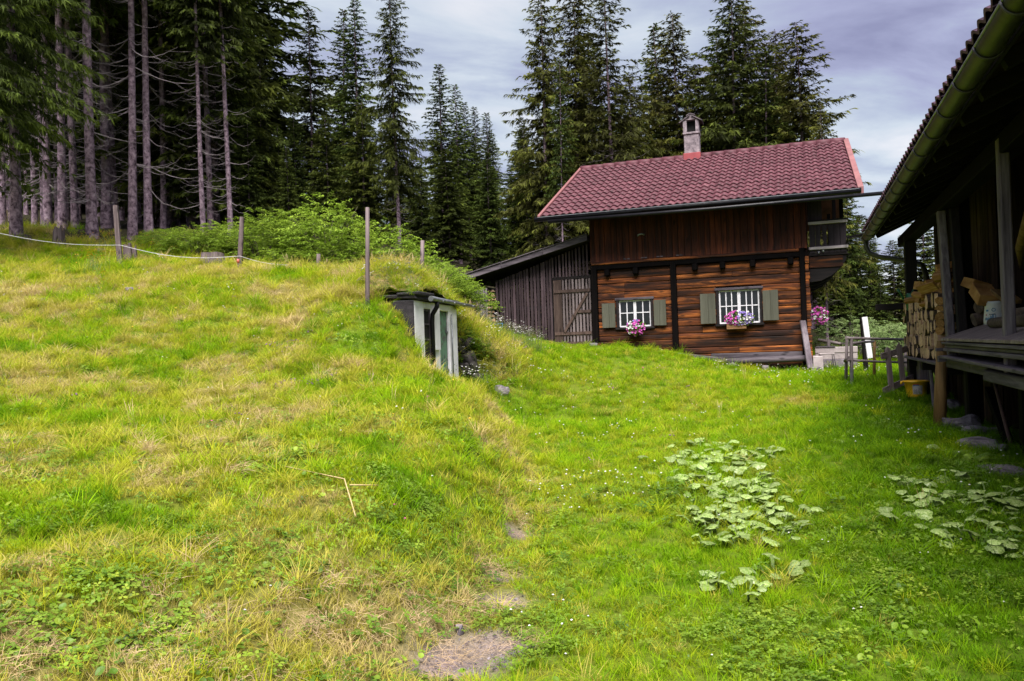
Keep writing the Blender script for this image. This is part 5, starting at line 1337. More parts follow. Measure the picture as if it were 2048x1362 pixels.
bush(1, 395, 23.0, .8, .8, 'low bush at the left end of the elder row by the bleached stump', BG)
bush(1, 455, 23.5, .85, .9, 'small elder bush just left of the post with the red insulator', BG)
bush(2, 345, 23.8, .55, .6, 'knee-high bush in front of the dark trunks', BG)
bush(0, 525, 22.4, .82, .9, 'leafy elder bush right behind the post with the red insulator', BG)
bush(0, 590, 22.8, .95, .98, 'broad elder bush left of the tallest shoot', BG)
bush(0, 655, 22.0, .95, 1.12, 'tallest elder bush with a shoot above the others', BG)
bush(2, 705, 21.8, .8, 1.15, 'elder bush just left of the tall rough post', BG)
bush(0, 775, 21.8, .95, .95, 'broad elder bush right of the tall rough post', BG)
bush(2, 830, 22.4, .8, 1.1, 'elder bush at the foot of the great spruce', BG)
bush(1, 880, 21.8, .95, .9, 'bush above the cellar roof', BG)
bush(2, 930, 24.6, .7, .8, 'bush between cellar and shed eave', BG)
bush(1, 980, 25.4, .95, 1.0, 'bush behind the shed eave', BG)
bush(0, 868, 20.6, .62, .95, 'bush close above the cellar grass, left of the shed gap', BG)
bush(2, 900, 21.8, .7, .9, 'broad low bush above the cellar gutter end', BG)
bush(1, 560, 21.2, .6, .7, 'small bush in front of the broad elder', BG)
bush(1, 620, 21.0, .62, .7, 'small bush in front of the tallest elder', BG)
bush(3, 1765, 23.0, .85, .85, 'pale flowering bush behind the rail fence', 'pale bushes by the rail fence')
bush(3, 1805, 21.8, .8, 1.0, 'pale bush beside the end of the firewood wall', 'pale bushes by the rail fence')
bush(3, 1700, 25.0, .9, .9, 'pale bush behind the low concrete wall', 'pale bushes by the rail fence')
bush(3, 1740, 26.0, .7, .8, 'pale bush behind the white board', 'pale bushes by the rail fence')

# ------------------------------------------------------------------ pasture fence, stumps
def post_px(px, py, Y, toppx, toppy, w, label, round_=False, mat='grey_post'):
    a = pt(px, py, Y); b_ = pt(toppx, toppy, Y); mb = MB(); a[2] = float(H(a[0], a[1]))
    lo = a - (b_ - a) * 0.15
    n = 8 if round_ else 6
    mb.tube([tuple(lo), tuple(a), tuple(a * .5 + b_ * .5), tuple(b_)], [w / 2, w / 2, w / 2 * .97, w / 2 * .88], n, smooth=round_, wob=.05)
    return tag(mb.build('fence_post', M[mat]), label, 'post', 'pasture fence posts'), b_
post_px(240, 517, 20, 231, 411, .14, 'leaning grey pasture post before the spruce trunks')
post_px(479, 531, 19.3, 484, 434, .125, 'rough pasture post with a red insulator at its foot')
post_px(735, 608, 14.2, 735, 415, .085, 'tall rough pole standing on the bank left of the cellar', True)
post_px(842, 530, 19.5, 845, 481, .11, 'short post in the grass above the cellar', True)
post_px(636, 531, 20, 637, 508, .11, 'stub of a post at the crest below the elders', True)
def tape(pts, label):
    P = []
    for (p0, p1, sag) in pts:
        for i in range(9):
            t = i / 8; q = p0 * (1 - t) + p1 * t; q[2] -= sag * math.sin(math.pi * t); P.append(tuple(q))
    V = []; F = []
    for x, y, z in P: V += [(x, y, z - .006), (x, y, z + .006), (x, y + .004, z)]
    for i in range(len(P) - 1):
        for k in range(3): F.append((3 * i + k, 3 * i + (k + 1) % 3, 3 * i + 3 + (k + 1) % 3, 3 * i + 3 + k))
    return tag(obj('fence_tape', mesh_np('fence_tape', V, F, M['tape'])), label, 'fence tape', 'white electric fence tapes')
pa, pb, pc = pt(-30, 460, 18), pt(240, 490, 19.9), pt(480, 512, 19.2)
tape([(pa, pb, .12), (pb, pc, .16)], 'sagging white fence tape from the left edge to the post with the red insulator')
tape([(pc, pt(575, 530, 18.2), .05)], 'white fence tape running down into the grass right of the red insulator')
a = pt(479, 524, 19.2); mb = MB(); mb.tube([(a[0], a[1] - .1, a[2] - .04), (a[0], a[1] - .1, a[2] + .06)], .035, 8)
tag(mb.build('insulator', flat('red_plastic', (.45, .06, .06), .4)), 'red insulator fixed low on the rough pasture post', 'insulator')
def stump(px, py, Y, w, h, label, top='stump_top', split=0.0):
    g_ = pt(px, py, Y); z0 = float(H(g_[0], g_[1]))
    o = empty('tree_stump', (g_[0], g_[1], z0)); tag(o, label, 'stump', 'stumps by the wood')
    mb = MB(); n = 14; V = []; F = []
    ph = [random.uniform(.75, 1.2) for _ in range(n)]
    lv = [(-.15, 1.25), (.05, 1.15), (h * .5, 1.0), (h, .95)]
    for z, k in lv:
        for i in range(n):
            a = 6.283 * i / n; r = w / 2 * k * ph[i]
            V.append((math.cos(a) * r, math.sin(a) * r, z + (random.uniform(-split, split) if z == h else 0)))
    for j in range(3):
        for i in range(n): F.append((j * n + i, j * n + (i + 1) % n, (j + 1) * n + (i + 1) % n, (j + 1) * n + i))
    mb.add(V, F, True); mb.build('bark', M['grey_post'], o)
    mb = MB(); mb.add([(x * .95, y * .95, z - .01) for x, y, z in V[3 * n:]] + [(0, 0, h - .03)], [(i, (i + 1) % n, n) for i in range(n)]); mb.build('cut_top', M[top], o)
stump(427, 534, 20, .62, .26, 'bleached grey stump left of the post with the red insulator', 'grey_post', .03)
stump(45, 468, 22, .42, .22, 'low mossy-topped stump at the left edge of the wood', 'moss', .01)
stump(117, 480, 22.5, .30, .5, 'splintered old stump before the trunks', 'bark_log', .14)
stump(195, 494, 22, .40, .14, 'flat sawn stump at the foot of the thickest trunk', 'stump_top', .01)
stump(256, 515, 20.6, .2, .4, 'narrow broken stump right behind the leaning post, the left of a pair', 'bark_log', .08)
stump(268, 512, 20.9, .17, .38, 'narrow broken stump right behind the leaning post, the right of a pair', 'bark_log', .08)
# picket fence between cellar and shed
PF = empty('picket_fence', (0, 0, 0)); tag(PF, 'small grey paling fence between the cellar and the shed', 'fence')
random.seed(3)
for k in range(13):
    px_ = 930 + k * 3.6; Yp = 22.4 + k * .08
    a = pt(px_, 640, Yp); b_ = pt(px_, 578 + random.uniform(-5, 6) - (5 if k == 10 else 0), Yp)
    a[2] = float(H(a[0], a[1])) - .1
    mb = MB(); mb.bar(tuple(a), tuple(b_ + np.array([random.uniform(-.01, .01), 0, 0])), .05 if k != 10 else .075, .022, up=(0, 1, 0)); mb.build('paling', M['grey_wood_z'], PF)
a = pt(929, 600, 22.45); b_ = pt(976, 600, 23.5); mb = MB(); mb.bar(tuple(a), tuple(b_), .03, .06); mb.build('rail', M['grey_wood_x'], PF)

# ------------------------------------------------------------------ things between cottage and barn
def gz(X, Y): return float(H(X, Y))
def at(px, py, Y): return pt(px, py, Y)
RF = empty('rail_fence'); tag(RF, 'rough pole fence with two rails between cottage and barn', 'fence')
def rail(a, b_, r, name='rail', mat='fence_x'):
    a = np.array(a); b_ = np.array(b_); mb = MB(); mb.tube([tuple(a), tuple((a + b_) / 2 + np.array([0, 0, random.uniform(-.015, .01)])), tuple(b_)], [r, r * .95, r * .85], 9, wob=.05); return mb.build(name, M[mat], RF)
def upright(px, py, Y, toppx, toppy, r, mat='fence'):
    a = at(px, py, Y); b_ = at(toppx, toppy, Y); a[2] = gz(a[0], a[1]) - .12; mb = MB(); mb.tube([tuple(a), tuple((a + b_) / 2), tuple(b_)], [r, r, r * .92], 9, wob=.05); return mb.build('post', M[mat], RF)
upright(1691, 762, 16.6, 1694, 672, .034); upright(1704, 776, 15.9, 1702, 676, .036); upright(1748, 757, 17.6, 1749, 682, .034, 'prop'); upright(1812, 740, 18.0, 1811, 694, .05)
rail(at(1692, 676, 15.85), at(1830, 679, 16.6), .030); rail(at(1694, 720, 15.85), at(1822, 725, 16.6), .026)
rail(at(1704, 687, 16.2), at(1747, 683, 17.5), .030); rail(at(1690, 722, 16.7), at(1698, 715, 15.9), .035, 'rail_stub')
mb = MB(); a = at(1702, 736, 15.86); b_ = at(1704, 778, 15.86); mb.bar(tuple(a), tuple(b_), .055, .012, up=(0, 1, 0)); mb.build('metal_strip', M['zinc'], RF)
FR = empty('rear_fence'); tag(FR, 'low pole fence further back behind the cottage corner', 'fence')
def rail2(a, b_, r):
    mb = MB(); mb.tube([tuple(a), tuple(b_)], r, 8, wob=.04); mb.build('rail', M['fence_x'], FR)
rail2(at(1636, 680, 24.5), at(1690, 689, 24.2), .05); rail2(at(1700, 690, 24), at(1815, 702, 22), .05); rail2(at(1700, 712, 23.5), at(1815, 714, 22), .042)
for px_, tp in ((1657, 679), (1722, 682), (1797, 695)):
    a = at(px_, 720, 23.6); b_ = at(px_, tp, 23.6); a[2] = gz(a[0], a[1]) - .1; mb = MB(); mb.tube([tuple(a), tuple(b_)], .05, 8, wob=.05); mb.build('post', M['fence'], FR)
# pale board with a dark post
a = at(1737, 722, 19.5); b_ = at(1730, 634, 19.5); a[2] = gz(a[0], a[1]) - .05
mb = MB(); mb.bar(tuple(at(1740, 716, 19.4)), tuple(at(1729, 634, 19.4)), .13, .03, up=(0, 1, 0)); tag(mb.build('white_board', M['white_paint']), 'leaning white painted board standing behind the rail fence', 'board')
mb = MB(); b_ = at(1724, 634, 19.7); a = at(1732, 725, 19.7); a[2] = gz(a[0], a[1]) - .1; mb.bar(tuple(a), tuple(b_), .09, .09, up=(0, 1, 0)); tag(mb.build('dark_post', M['dark_wood']), 'dark square post behind the leaning white board', 'post')
# concrete trough wall beside the cottage
TW = empty('step_wall'); tag(TW, 'pale low concrete wall beside the cottage corner', 'wall', kind='thing')
def slab(x0, x1, y0, y1, z0, z1, mat='concrete_pale', nm='block'):
    mb = MB(); mb.box(x0, x1, y0, y1, z0, z1, .004); o = obj(nm, mb.mesh(nm, M[mat], .012), TW, tuple(cot.o), (0, 0, cot.ang))
g0 = gz(*cot.w(0.7, 0.3)[:2])
slab(0.14, 1.2, 0.55, 0.85, 0.62, 0.90, 'concrete'); slab(0.14, 1.21, 0.58, 0.82, 0.904, 1.07); slab(0.14, 1.22, 0.56, 0.86, 1.074, 1.24)
slab(0.05, 0.30, -0.25, 0.54, 0.55, 1.02); slab(-0.02, 0.24, -0.62, -0.26, 0.5, 0.74, 'rock', 'foot_stone')
mb = MB(); mb.box(0.16, 0.66, 0.53, 0.9, 1.243, 1.265); obj('cap_board', mb.mesh('cap_board', M['grey_wood_x']), TW, tuple(cot.o), (0, 0, cot.ang))
# leaning plank at the corner
a = cot.w(-0.03, -0.42, 0.72); b_ = cot.w(-0.17, -0.14, 1.98); mb = MB(); mb.bar(tuple(a), tuple(b_), .04, .16, up=(1, .2, 0)); tag(mb.build('leaning_plank', M['grey_wood_z']), 'grey plank leaning against the right front corner of the cottage', 'plank')
# stool
ST = empty('stool', tuple(cot.w(0.40, 0.05, 0))); sx, sy = ST.location[0], ST.location[1]; g0 = gz(sx, sy); ST.location[2] = g0; ST.rotation_euler = (0, 0, R(-12))
tag(ST, 'small stool with thin metal legs before the concrete wall', 'stool')
mb = MB(); mb.box(-.19, .19, -.15, .15, .42, .455); mb.build('seat', M['concrete_pale'], ST, .01)
for ax in (-1, 1):
    for ay in (-1, 1):
        mb = MB(); mb.tube([(ax * .16, ay * .12, .42), (ax * .22, ay * .16, -.05)], .009, 6); mb.build('leg', M['dark_metal'], ST)
# broken picket gate leaning at the barn
GA = empty('picket_gate'); tag(GA, 'broken grey picket gate leaning against the end of the barn', 'gate')
Yg = 14.6
def gp(px, py, dy=0): return at(px, py, Yg + dy)
for (a0, b0, h_) in (((1762, 713), (1826, 694), .12), ((1766, 783), (1832, 752), .13)):
    mb = MB(); mb.bar(tuple(gp(*a0)), tuple(gp(*b0, .5)), .022, h_, up=(0, 0, 1)); mb.build('crossbar', M['fence_x'], GA, .006)
for (top, bot) in (((1775, 701), (1783, 782)), ((1798, 693), (1807, 770))):
    a = gp(*bot, .1); b_ = gp(*top, .1); d = (b_ - a) / np.linalg.norm(b_ - a); wv = np.array([1, 0.1, 0]); wv = wv - d * (wv @ d); wv /= np.linalg.norm(wv); w = .05
    nrm = np.cross(d, wv) * .012; L = np.linalg.norm(b_ - a); mb = MB()
    sec = [a - wv * w, a + wv * w, a + wv * w + d * L, a + wv * w * .7 + d * (L + .03), a + d * (L + .075), a - wv * w * .7 + d * (L + .03), a - wv * w + d * L]
    n = len(sec); mb.add([tuple(p - nrm) for p in sec] + [tuple(p + nrm) for p in sec], [tuple(range(n)), tuple(reversed(range(n, 2 * n)))] + [(i, n + i, n + (i + 1) % n, (i + 1) % n) for i in range(n)]); mb.build('paling', M['fence'], GA)
# yellow tub
p_ = ground_px(1833, 796, 11, 20); p_[2] += .05
TB = empty('tub', tuple(p_)); tag(TB, 'yellow plastic tub with a worn label standing in the grass', 'tub')
k = p_[1] / FPX
w2 = 23 * k
mb = MB(); V = []; F = []; n = 28
prof = [(.78, -.02), (.80, .02), (.95, .24), (1.03, .245), (1.08, .25), (1.08, .275), (.97, .275), (.93, .24), (.76, .03), (0, .03)]
for r_, z in prof:
    for i in range(n): V.append((math.cos(6.283 * i / n) * r_ * w2, math.sin(6.283 * i / n) * r_ * w2 * .85, z))
for j in range(len(prof) - 1):
    for i in range(n): F.append((j * n + i, j * n + (i + 1) % n, (j + 1) * n + (i + 1) % n, (j + 1) * n + i))
mb.add(V, F, True); mb.build('body', M['yellow_plastic'], TB)
def tub_patch(a0, a1, z0, z1, mat, off, nm):
    mb = MB(); V = []; F = []; m_ = 8
    for i in range(m_ + 1):
        a = a0 + (a1 - a0) * i / m_
        for z in (z0, z1):
            r_ = (.80 + (z - .02) / .22 * .15) * w2 + off; V.append((math.cos(a) * r_, math.sin(a) * r_ * .85, z))
    for i in range(m_): F.append((2 * i, 2 * i + 2, 2 * i + 3, 2 * i + 1))
    mb.add(V, F); mb.build(nm, mat, TB)
fa = math.atan2(-p_[1], -p_[0])
tub_patch(fa - .25, fa + .65, .03, .19, M['label_paper'], .003, 'label')
tub_patch(fa - .20, fa + .35, .185, .20, M['print_blue'], .005, 'label_stripe'); tub_patch(fa - .18, fa + .3, .203, .215, M['print_red'], .005, 'label_stripe')
for a0, z0, z1 in ((-.12, .05, .12), (.0, .05, .11), (.1, .05, .13), (.3, .06, .15), (.5, .09, .16)): tub_patch(fa + a0, fa + a0 + .03, z0, z1, M['print_dark'], .005, 'label_print')
for sgn in (-1, 1):
    a = fa + sgn * math.pi / 2; mb = MB(); mb.tube([(math.cos(a) * w2 * 1.03, math.sin(a) * w2 * .9, .255), (math.cos(a) * w2 * 1.16, math.sin(a) * w2 * 1.0, .25), (math.cos(a) * w2 * 1.17, math.sin(a) * w2 * 1.0, .21)], .022, 7); mb.build('handle', M['yellow_plastic'], TB)
# stones
def stone(px, py, w, d, h, label, mat='rock', lo=3, seed=0, cat='stone', group='flat stones by the barn', sink=.35):
    g_ = ground_px(px, py, lo, 25); rs = np.random.default_rng(seed + 100)
    import bmesh
    bm = bmesh.new(); bmesh.ops.create_icosphere(bm, subdivisions=3, radius=1)
    ph = rs.uniform(0, 6.28, 12)
    for v in bm.verts:
        c = v.co; k = 1 + .16 * math.sin(c.x * 3 + ph[0]) * math.cos(c.y * 2.6 + ph[1]) + .10 * math.sin(c.y * 5 + c.z * 3 + ph[2]) + .06 * math.sin(c.x * 9 + ph[3]) * math.sin(c.y * 8 + ph[4])
        z = c.z * k; z = min(z, .55 + .12 * math.sin(c.x * 4 + ph[5])) 
        v.co = (c.x * k * w / 2, c.y * k * d / 2, z * h)
    me = bpy.data.meshes.new('stone'); bm.to_mesh(me); bm.free(); me.materials.append(M[mat])
    o = obj('stone', me, None, (g_[0], g_[1], g_[2] + h * (.5 - sink)), (rs.uniform(-.12, .12), rs.uniform(-.12, .12), rs.uniform(0, 6.28)))
    return tag(o, label, cat, group)
stone(1925, 858, .52, .40, .24, 'pointed grey stone nearest the round barn prop', seed=1)
stone(1962, 868, .42, .24, .13, 'small flat stone right of the pointed one', seed=2)
stone(1955, 896, .52, .30, .16, 'broad flat lichen stone between barn wall and lawn', seed=3)
stone(1998, 905, .24, .2, .12, 'little stone right of the broad lichen stone', seed=4)
stone(2015, 950, .55, .3, .10, 'low stone slab nearest the right edge of the picture', seed=5)
stone(1905, 818, .3, .25, .2, 'stone between the round prop and the square pier', seed=6)
stone(1530, 739, .30, .22, .14, 'half-sunk stone before the cottage sill log', seed=7, lo=12, group='stones by the cottage')
stone(1465, 731, .34, .2, .12, 'flat stone under the cottage sill log', seed=8, lo=12, group='stones by the cottage')
for i, (px_, py_, w, h, lb) in enumerate(((932, 690, .5, .34, 'uppermost dark rock in the bank beside the cellar door'), (938, 718, .55, .36, 'dark rock in the bank below the uppermost one'), (931, 742, .45, .32, 'dark rock at the lower edge of the cellar door'), (955, 760, .5, .3, 'dark mossy rock low in the overgrown bank'), (945, 735, .36, .28, 'dark rock wedged between the bank rocks'))):
    stone(px_, py_, w * .75, .3, h * .72, lb, 'rock_dark', 16.6, 20 + i, group='rocks in the cellar bank', sink=.55)
stone(1003, 786, .32, .26, .20, 'pale stone at the foot of the overgrown bank', 'rock', 14, 31, group='rocks in the cellar bank')
stone(920, 1268, .055, .045, .045, 'small pale stone on the bare earth patch', 'rock', 2.5, 33, group='stones in the grass', sink=.1)
stone(262, 583, .3, .2, .1, 'pale stone lying in the upper meadow', 'rock', 10, 34, group='stones in the grass')
stone(82, 604, .2, .2, .1, 'small stone in the upper meadow near the left edge', 'rock', 10, 35, group='stones in the grass')

# ------------------------------------------------------------------ flower boxes
def petunias(name, fr, x, y, z, w, hgt, d, cols, label, n=70, box=None, seed=0):
    o = empty(name, tuple(fr.w(x, y, z)), fr.ang); tag(o, label, 'flowers')
    g = np.random.default_rng(seed)
    if box:
        mb = MB(); mb.box(*box); mb.build('box', M['box_wood'], o, .008)
    def pos(k):
        a = g.uniform(-1, 1, k); b_ = g.uniform(-1, 1, k); r = np.clip(a * a + b_ * b_, 0, 1)
        P = np.stack([a * w / 2, -d * np.sqrt(np.clip(1.02 - np.clip(a * a + b_ * b_, 0, 1), 0, 1)) + g.uniform(-.02, .02, k), b_ * hgt / 2], -1)
        return P[(a * a + b_ * b_) < 1.05]
    P = pos(220); V = []; F = []; T = []
    for p in P:
        q = len(V); dr = g.normal(0, 1, 3); dr[1] -= .6; dr /= np.linalg.norm(dr); s_ = np.cross(dr, g.normal(0, 1, 3)); s_ /= np.linalg.norm(s_); L = g.uniform(.05, .10)
        p = p + np.array([0, .03, 0])
        V += [p, p + dr * L * .5 + s_ * L * .25, p + dr * L * .5 - s_ * L * .25, p + dr * L]; F += [(q, q + 1, q + 2), (q + 1, q + 3, q + 2)]; T += [g.uniform(.2, .7)] * 4
    obj('leaves', mesh_np('leaves', V, F, M['bush'], False, {'tip': T}), o)
    for mi, (mt, cond) in enumerate(cols):
        P = pos(n); P = P[[cond(p[0] / w, p[2] / hgt, g.random()) for p in P]]; V = []; F = []
        for p in P:
            nr = np.array([p[0] / w * 1.2, -1, p[2] / hgt + .3]) + g.normal(0, .35, 3); nr /= np.linalg.norm(nr)
            a = np.cross(nr, [0, 0, 1]); a /= np.linalg.norm(a); b_ = np.cross(nr, a); r = g.uniform(.030, .042); q = len(V)
            V.append(p + nr * .012)
            for i in range(10):
                t = 6.283 * i / 10; rr = r * (1 if i % 2 else .82); V.append(p + nr * .03 + a * math.cos(t) * rr + b_ * math.sin(t) * rr)
            F += [(q, q + 1 + i, q + 1 + (i + 1) % 10) for i in range(10)]
        if V: obj('blossoms', mesh_np('blossoms', V, F, M[mt]), o)
    return o
petunias('window_flowers', cot, -4.66, -.16, 1.97, .52, .42, .16, [('petal_magenta', lambda a, b, r: a > -.12 or r < .25), ('petal_white', lambda a, b, r: a < -.12 and r < .8), ('petal_purple', lambda a, b, r: b > .28 and a < .1)], 'magenta and white petunias under the left cottage window', box=(-.22, .12, -.04, .08, -.16, -.04), seed=1)
petunias('window_flowers', cot, -1.80, -.17, 2.12, .78, .38, .15, [('petal_magenta', lambda a, b, r: a < -.05), ('petal_purple', lambda a, b, r: a > -.02), ('petal_white', lambda a, b, r: a > -.08 and r < .35)], 'magenta and violet petunias in a wooden box under the right cottage window', n=85, box=(-.34, .18, -.06, .09, -.30, -.155), seed=2)
petunias('hanging_flowers', cot, .28, .6, 2.12, .42, .50, .2, [('petal_magenta', lambda a, b, r: True), ('petal_white', lambda a, b, r: r < .3)], 'magenta petunia basket hanging at the gable corner of the cottage', seed=3)

# ------------------------------------------------------------------ butterbur
def burleaf(seed):
    g = np.random.default_rng(seed); n = 20; V = [(0, 0, 0)]; F = []
    ph = g.uniform(0, 6.28)
    for j, rr in enumerate((.36, .72, 1.0)):
        for i in range(n):
            t = -math.pi + 2 * math.pi * (i + .5) / n     # 0 = tip, +-pi = notch at the stalk
            r = (.50 - .20 * abs(t / math.pi) ** 5 + .12 * math.cos(t)) * rr
            r *= 1 + (.06 * (1 if i % 2 else -1) + g.uniform(-.05, .05)) * (rr == 1)
            z = .10 * rr * rr * math.sin(3 * t + ph) * .6 - .14 * rr ** 2 + .03 * math.sin(7 * t + ph) * rr + g.uniform(-.015, .015)
            V.append((math.cos(t) * r + .12, math.sin(t) * r, z))
    for i in range(n): F.append((0, 1 + i, 1 + (i + 1) % n))
    for j in range(2):
        for i in range(n):
            a = 1 + j * n; b_ = 1 + (j + 1) * n
            F += [(a + i, b_ + i, b_ + (i + 1) % n), (a + i, b_ + (i + 1) % n, a + (i + 1) % n)]
    F = [f for f in F if not (n in f and 1 in f and 0 in f)]
    return mesh_np('leaf', V, F, M['butterbur'], True)
BL = [burleaf(k) for k in range(6)]
mb = MB(); mb.tube([(0, 0, 0), (.02, 0, .5), (0, 0, 1)], [.03, .022, .018], 5); STK = mb.mesh('stalk', M['stalk'])
random.seed(17)
def bur(px, py, n, spread, size, label, hgt=.14):
    if n > 2: n += 3; size *= .60; spread *= 1.45
    g_ = ground_px(px, py, 2.5, 14)
    o = empty('butterbur_plant', tuple(g_)); tag(o, label, 'plant', 'butterbur patch')
    for k in range(n):
        a = 6.283 * k / n + random.uniform(-.6, .6); r = spread * random.uniform(.35, 1.0) if n > 1 else 0
        x, y = math.cos(a) * r, math.sin(a) * r; z0 = gz(g_[0] + x, g_[1] + y) - g_[2]
        h_ = hgt * random.uniform(.6, 1.3); s = size * random.uniform(.7, 1.25)
        L = obj('leaf', BL[random.randrange(6)], o, (x, y, z0 + h_), (random.uniform(-.38, .38), random.uniform(-.3, .35), a + random.uniform(-.7, .7)), (s, s * random.uniform(.85, 1.1), s))
        q = Vector((x, y, z0 + h_)) - Vector((x * .6, y * .6, z0 - .03))
        obj('stalk', STK, o, (x * .6, y * .6, z0 - .03), q.to_track_quat('Z', 'Y').to_euler(), (.35, .35, q.length))
for (px_, py_, n, sp, sz, lb) in (
    (1405, 905, 6, .30, .26, 'pale butterbur clump at the far end of the lawn patch'),
    (1385, 935, 5, .28, .22, 'butterbur clump on the left shoulder of the patch'),
    (1440, 938, 6, .28, .25, 'butterbur clump just behind the middle of the patch'),
    (1522, 915, 4, .20, .22, 'small butterbur clump at the right far corner of the patch'),
    (1470, 968, 7, .28, .25, 'dense butterbur clump in the middle of the patch'),
    (1420, 978, 6, .22, .23, 'butterbur clump on the left of the patch middle'),
    (1475, 1010, 6, .22, .22, 'butterbur clump just before the patch middle'),
    (1540, 1000, 5, .18, .18, 'butterbur clump on the right edge of the patch'),
    (1455, 1050, 6, .20, .20, 'butterbur clump with upright leaves in the near half of the patch'),
    (1515, 1050, 6, .18, .20, 'butterbur clump right of the upright leaves'),
    (1565, 1065, 5, .16, .17, 'butterbur clump at the near right corner of the patch'),
    (1435, 1088, 4, .15, .17, 'butterbur clump at the near left corner of the patch'),
    (1555, 1150, 6, .14, .15, 'separate butterbur clump on the right of two before the patch'),
    (1440, 1180, 5, .13, .15, 'separate butterbur clump on the left of two before the patch'),
    (1490, 1195, 3, .10, .14, 'few butterbur leaves nearest the camera'),
    (1280, 930, 1, 0, .22, 'single butterbur leaf lying left of the patch'),
    (1815, 975, 4, .14, .20, 'young butterbur clump on the lawn towards the barn'),
    (1905, 965, 3, .10, .22, 'butterbur leaves below the flat stones'),
    (1895, 1040, 5, .24, .17, 'butterbur clump among the dark ferns by the barn'),
    (1960, 1030, 5, .22, .17, 'butterbur clump right of the one among the ferns'),
    (2030, 1020, 3, .12, .20, 'butterbur leaves cut by the right edge of the picture, the far ones'),
    (2025, 1115, 3, .10, .16, 'butterbur leaves cut by the right edge of the picture, the near ones'),
    (1860, 900, 1, 0, .20, 'single upright pale leaf on the lawn below the barn')):
    bur(px_, py_, n, sp, sz, lb, .075 if sz < .19 else .10)

_poly = [(1335, 925), (1400, 888), (1535, 905), (1545, 935), (1505, 965), (1585, 1040), (1580, 1085), (1420, 1095), (1395, 1010), (1345, 970)]
def _in(x, y):
    c = False
    for i in range(len(_poly)):
        (x0, y0), (x1, y1) = _poly[i], _poly[i - 1]
        if (y0 > y) != (y1 > y) and x < (x1 - x0) * (y - y0) / (y1 - y0) + x0: c = not c
    return c
for _q in range(9):
    bur(random.uniform(1800, 2045), random.uniform(965, 1130), 4, .2, .20, 'scattered butterbur leaves in the weeds by the barn', .10)
_k = 0
while _k < 24:
    _x, _y = random.uniform(1330, 1590), random.uniform(888, 1095)
    if _in(_x, _y): bur(_x, _y, 4, .18, .21 * (1 - .3 * (_y - 888) / 207), 'small butterbur clump filling in the lawn patch', .085); _k += 1

# ------------------------------------------------------------------ grass and small growth
def gn_scatter(name, src, P, rot, scl, idx, tint, label, cat):
    sc = bpy.data.collections.new(name + '_sources')
    for k, me in enumerate(src):
        sc.objects.link(bpy.data.objects.new('%s_source_%02d' % (name, k), me))
    me = bpy.data.meshes.new(name); me.vertices.add(len(P)); me.vertices.foreach_set('co', np.asarray(P, np.float32).ravel())
    for an, ty, ar, key in (('rot', 'FLOAT_VECTOR', rot, 'vector'), ('scl', 'FLOAT', scl, 'value'), ('idx', 'INT', idx, 'value'), ('tint', 'FLOAT', tint, 'value')):
        a = me.attributes.new(an, ty, 'POINT'); a.data.foreach_set(key, np.asarray(ar, np.int32 if ty == 'INT' else np.float32).ravel())
    me.update()
    ng = bpy.data.node_groups.new(name + '_scatter', 'GeometryNodeTree')
    ng.interface.new_socket('Geometry', in_out='INPUT', socket_type='NodeSocketGeometry'); ng.interface.new_socket('Geometry', in_out='OUTPUT', socket_type='NodeSocketGeometry')
    L = ng.links; nd = ng.nodes
    gi = nd.new('NodeGroupInput'); go = nd.new('NodeGroupOutput'); ci = nd.new('GeometryNodeCollectionInfo'); ip = nd.new('GeometryNodeInstanceOnPoints')
    ci.inputs['Collection'].default_value = sc; ci.inputs['Separate Children'].default_value = True; ci.inputs['Reset Children'].default_value = True
    def na(an, ty):
        n = nd.new('GeometryNodeInputNamedAttribute'); n.data_type = ty; n.inputs['Name'].default_value = an; return n.outputs['Attribute']
    er = nd.new('FunctionNodeEulerToRotation')
    L.new(na('rot', 'FLOAT_VECTOR'), er.inputs[0]); L.new(er.outputs[0], ip.inputs['Rotation'])
    L.new(na('scl', 'FLOAT'), ip.inputs['Scale']); L.new(na('idx', 'INT'), ip.inputs['Instance Index']); ip.inputs['Pick Instance'].default_value = True
    L.new(gi.outputs[0], ip.inputs['Points']); L.new(ci.outputs[0], ip.inputs['Instance']); L.new(ip.outputs[0], go.inputs[0])
    o = obj(name, me); md = o.modifiers.new('scatter', 'NODES'); md.node_group = ng
    return tag(o, label, cat, kind='stuff')
def tuft(seed, n, rad, h0, h1, bw, lean, curl, mat='grass'):
    g = np.random.default_rng(seed)
    a = g.uniform(0, 6.283, n); r = rad * np.sqrt(g.random(n)); base = np.stack([np.cos(a) * r, np.sin(a) * r, np.full(n, -.01)], -1)
    h = g.uniform(h0, h1, n); la = g.uniform(0, 6.283, n); ld = np.stack([np.cos(la), np.sin(la), np.zeros(n)], -1)
    ln = lean * g.uniform(.2, 1.6, n); cu = curl * g.uniform(.3, 1.6, n); fa_ = la + g.uniform(-.9, .9, n) + math.pi / 2
    wv = np.stack([np.cos(fa_), np.sin(fa_), np.zeros(n)], -1) * (bw * g.uniform(.6, 1.3, n))[:, None]
    lv = []
    for s, k in ((0, .8), (.4, 1.0), (.75, .7), (1.0, 0)):
        c = base + ld * (h * (ln * s + cu * s * s))[:, None]; c[:, 2] += h * (s - .45 * cu * s ** 2.2)
        lv.append((c - wv * k / 2, c + wv * k / 2) if k else (c,))
    V = np.stack([lv[0][0], lv[0][1], lv[1][0], lv[1][1], lv[2][0], lv[2][1], lv[3][0]], 1).reshape(-1, 3)
    b_ = (np.arange(n) * 7)[:, None]
    F = np.concatenate([b_ + np.array([[p]])[0] for p in ([0, 1, 3], [0, 3, 2], [2, 3, 5], [2, 5, 4], [4, 5, 6])])
    return mesh_np('tuft', V, F, M[mat])
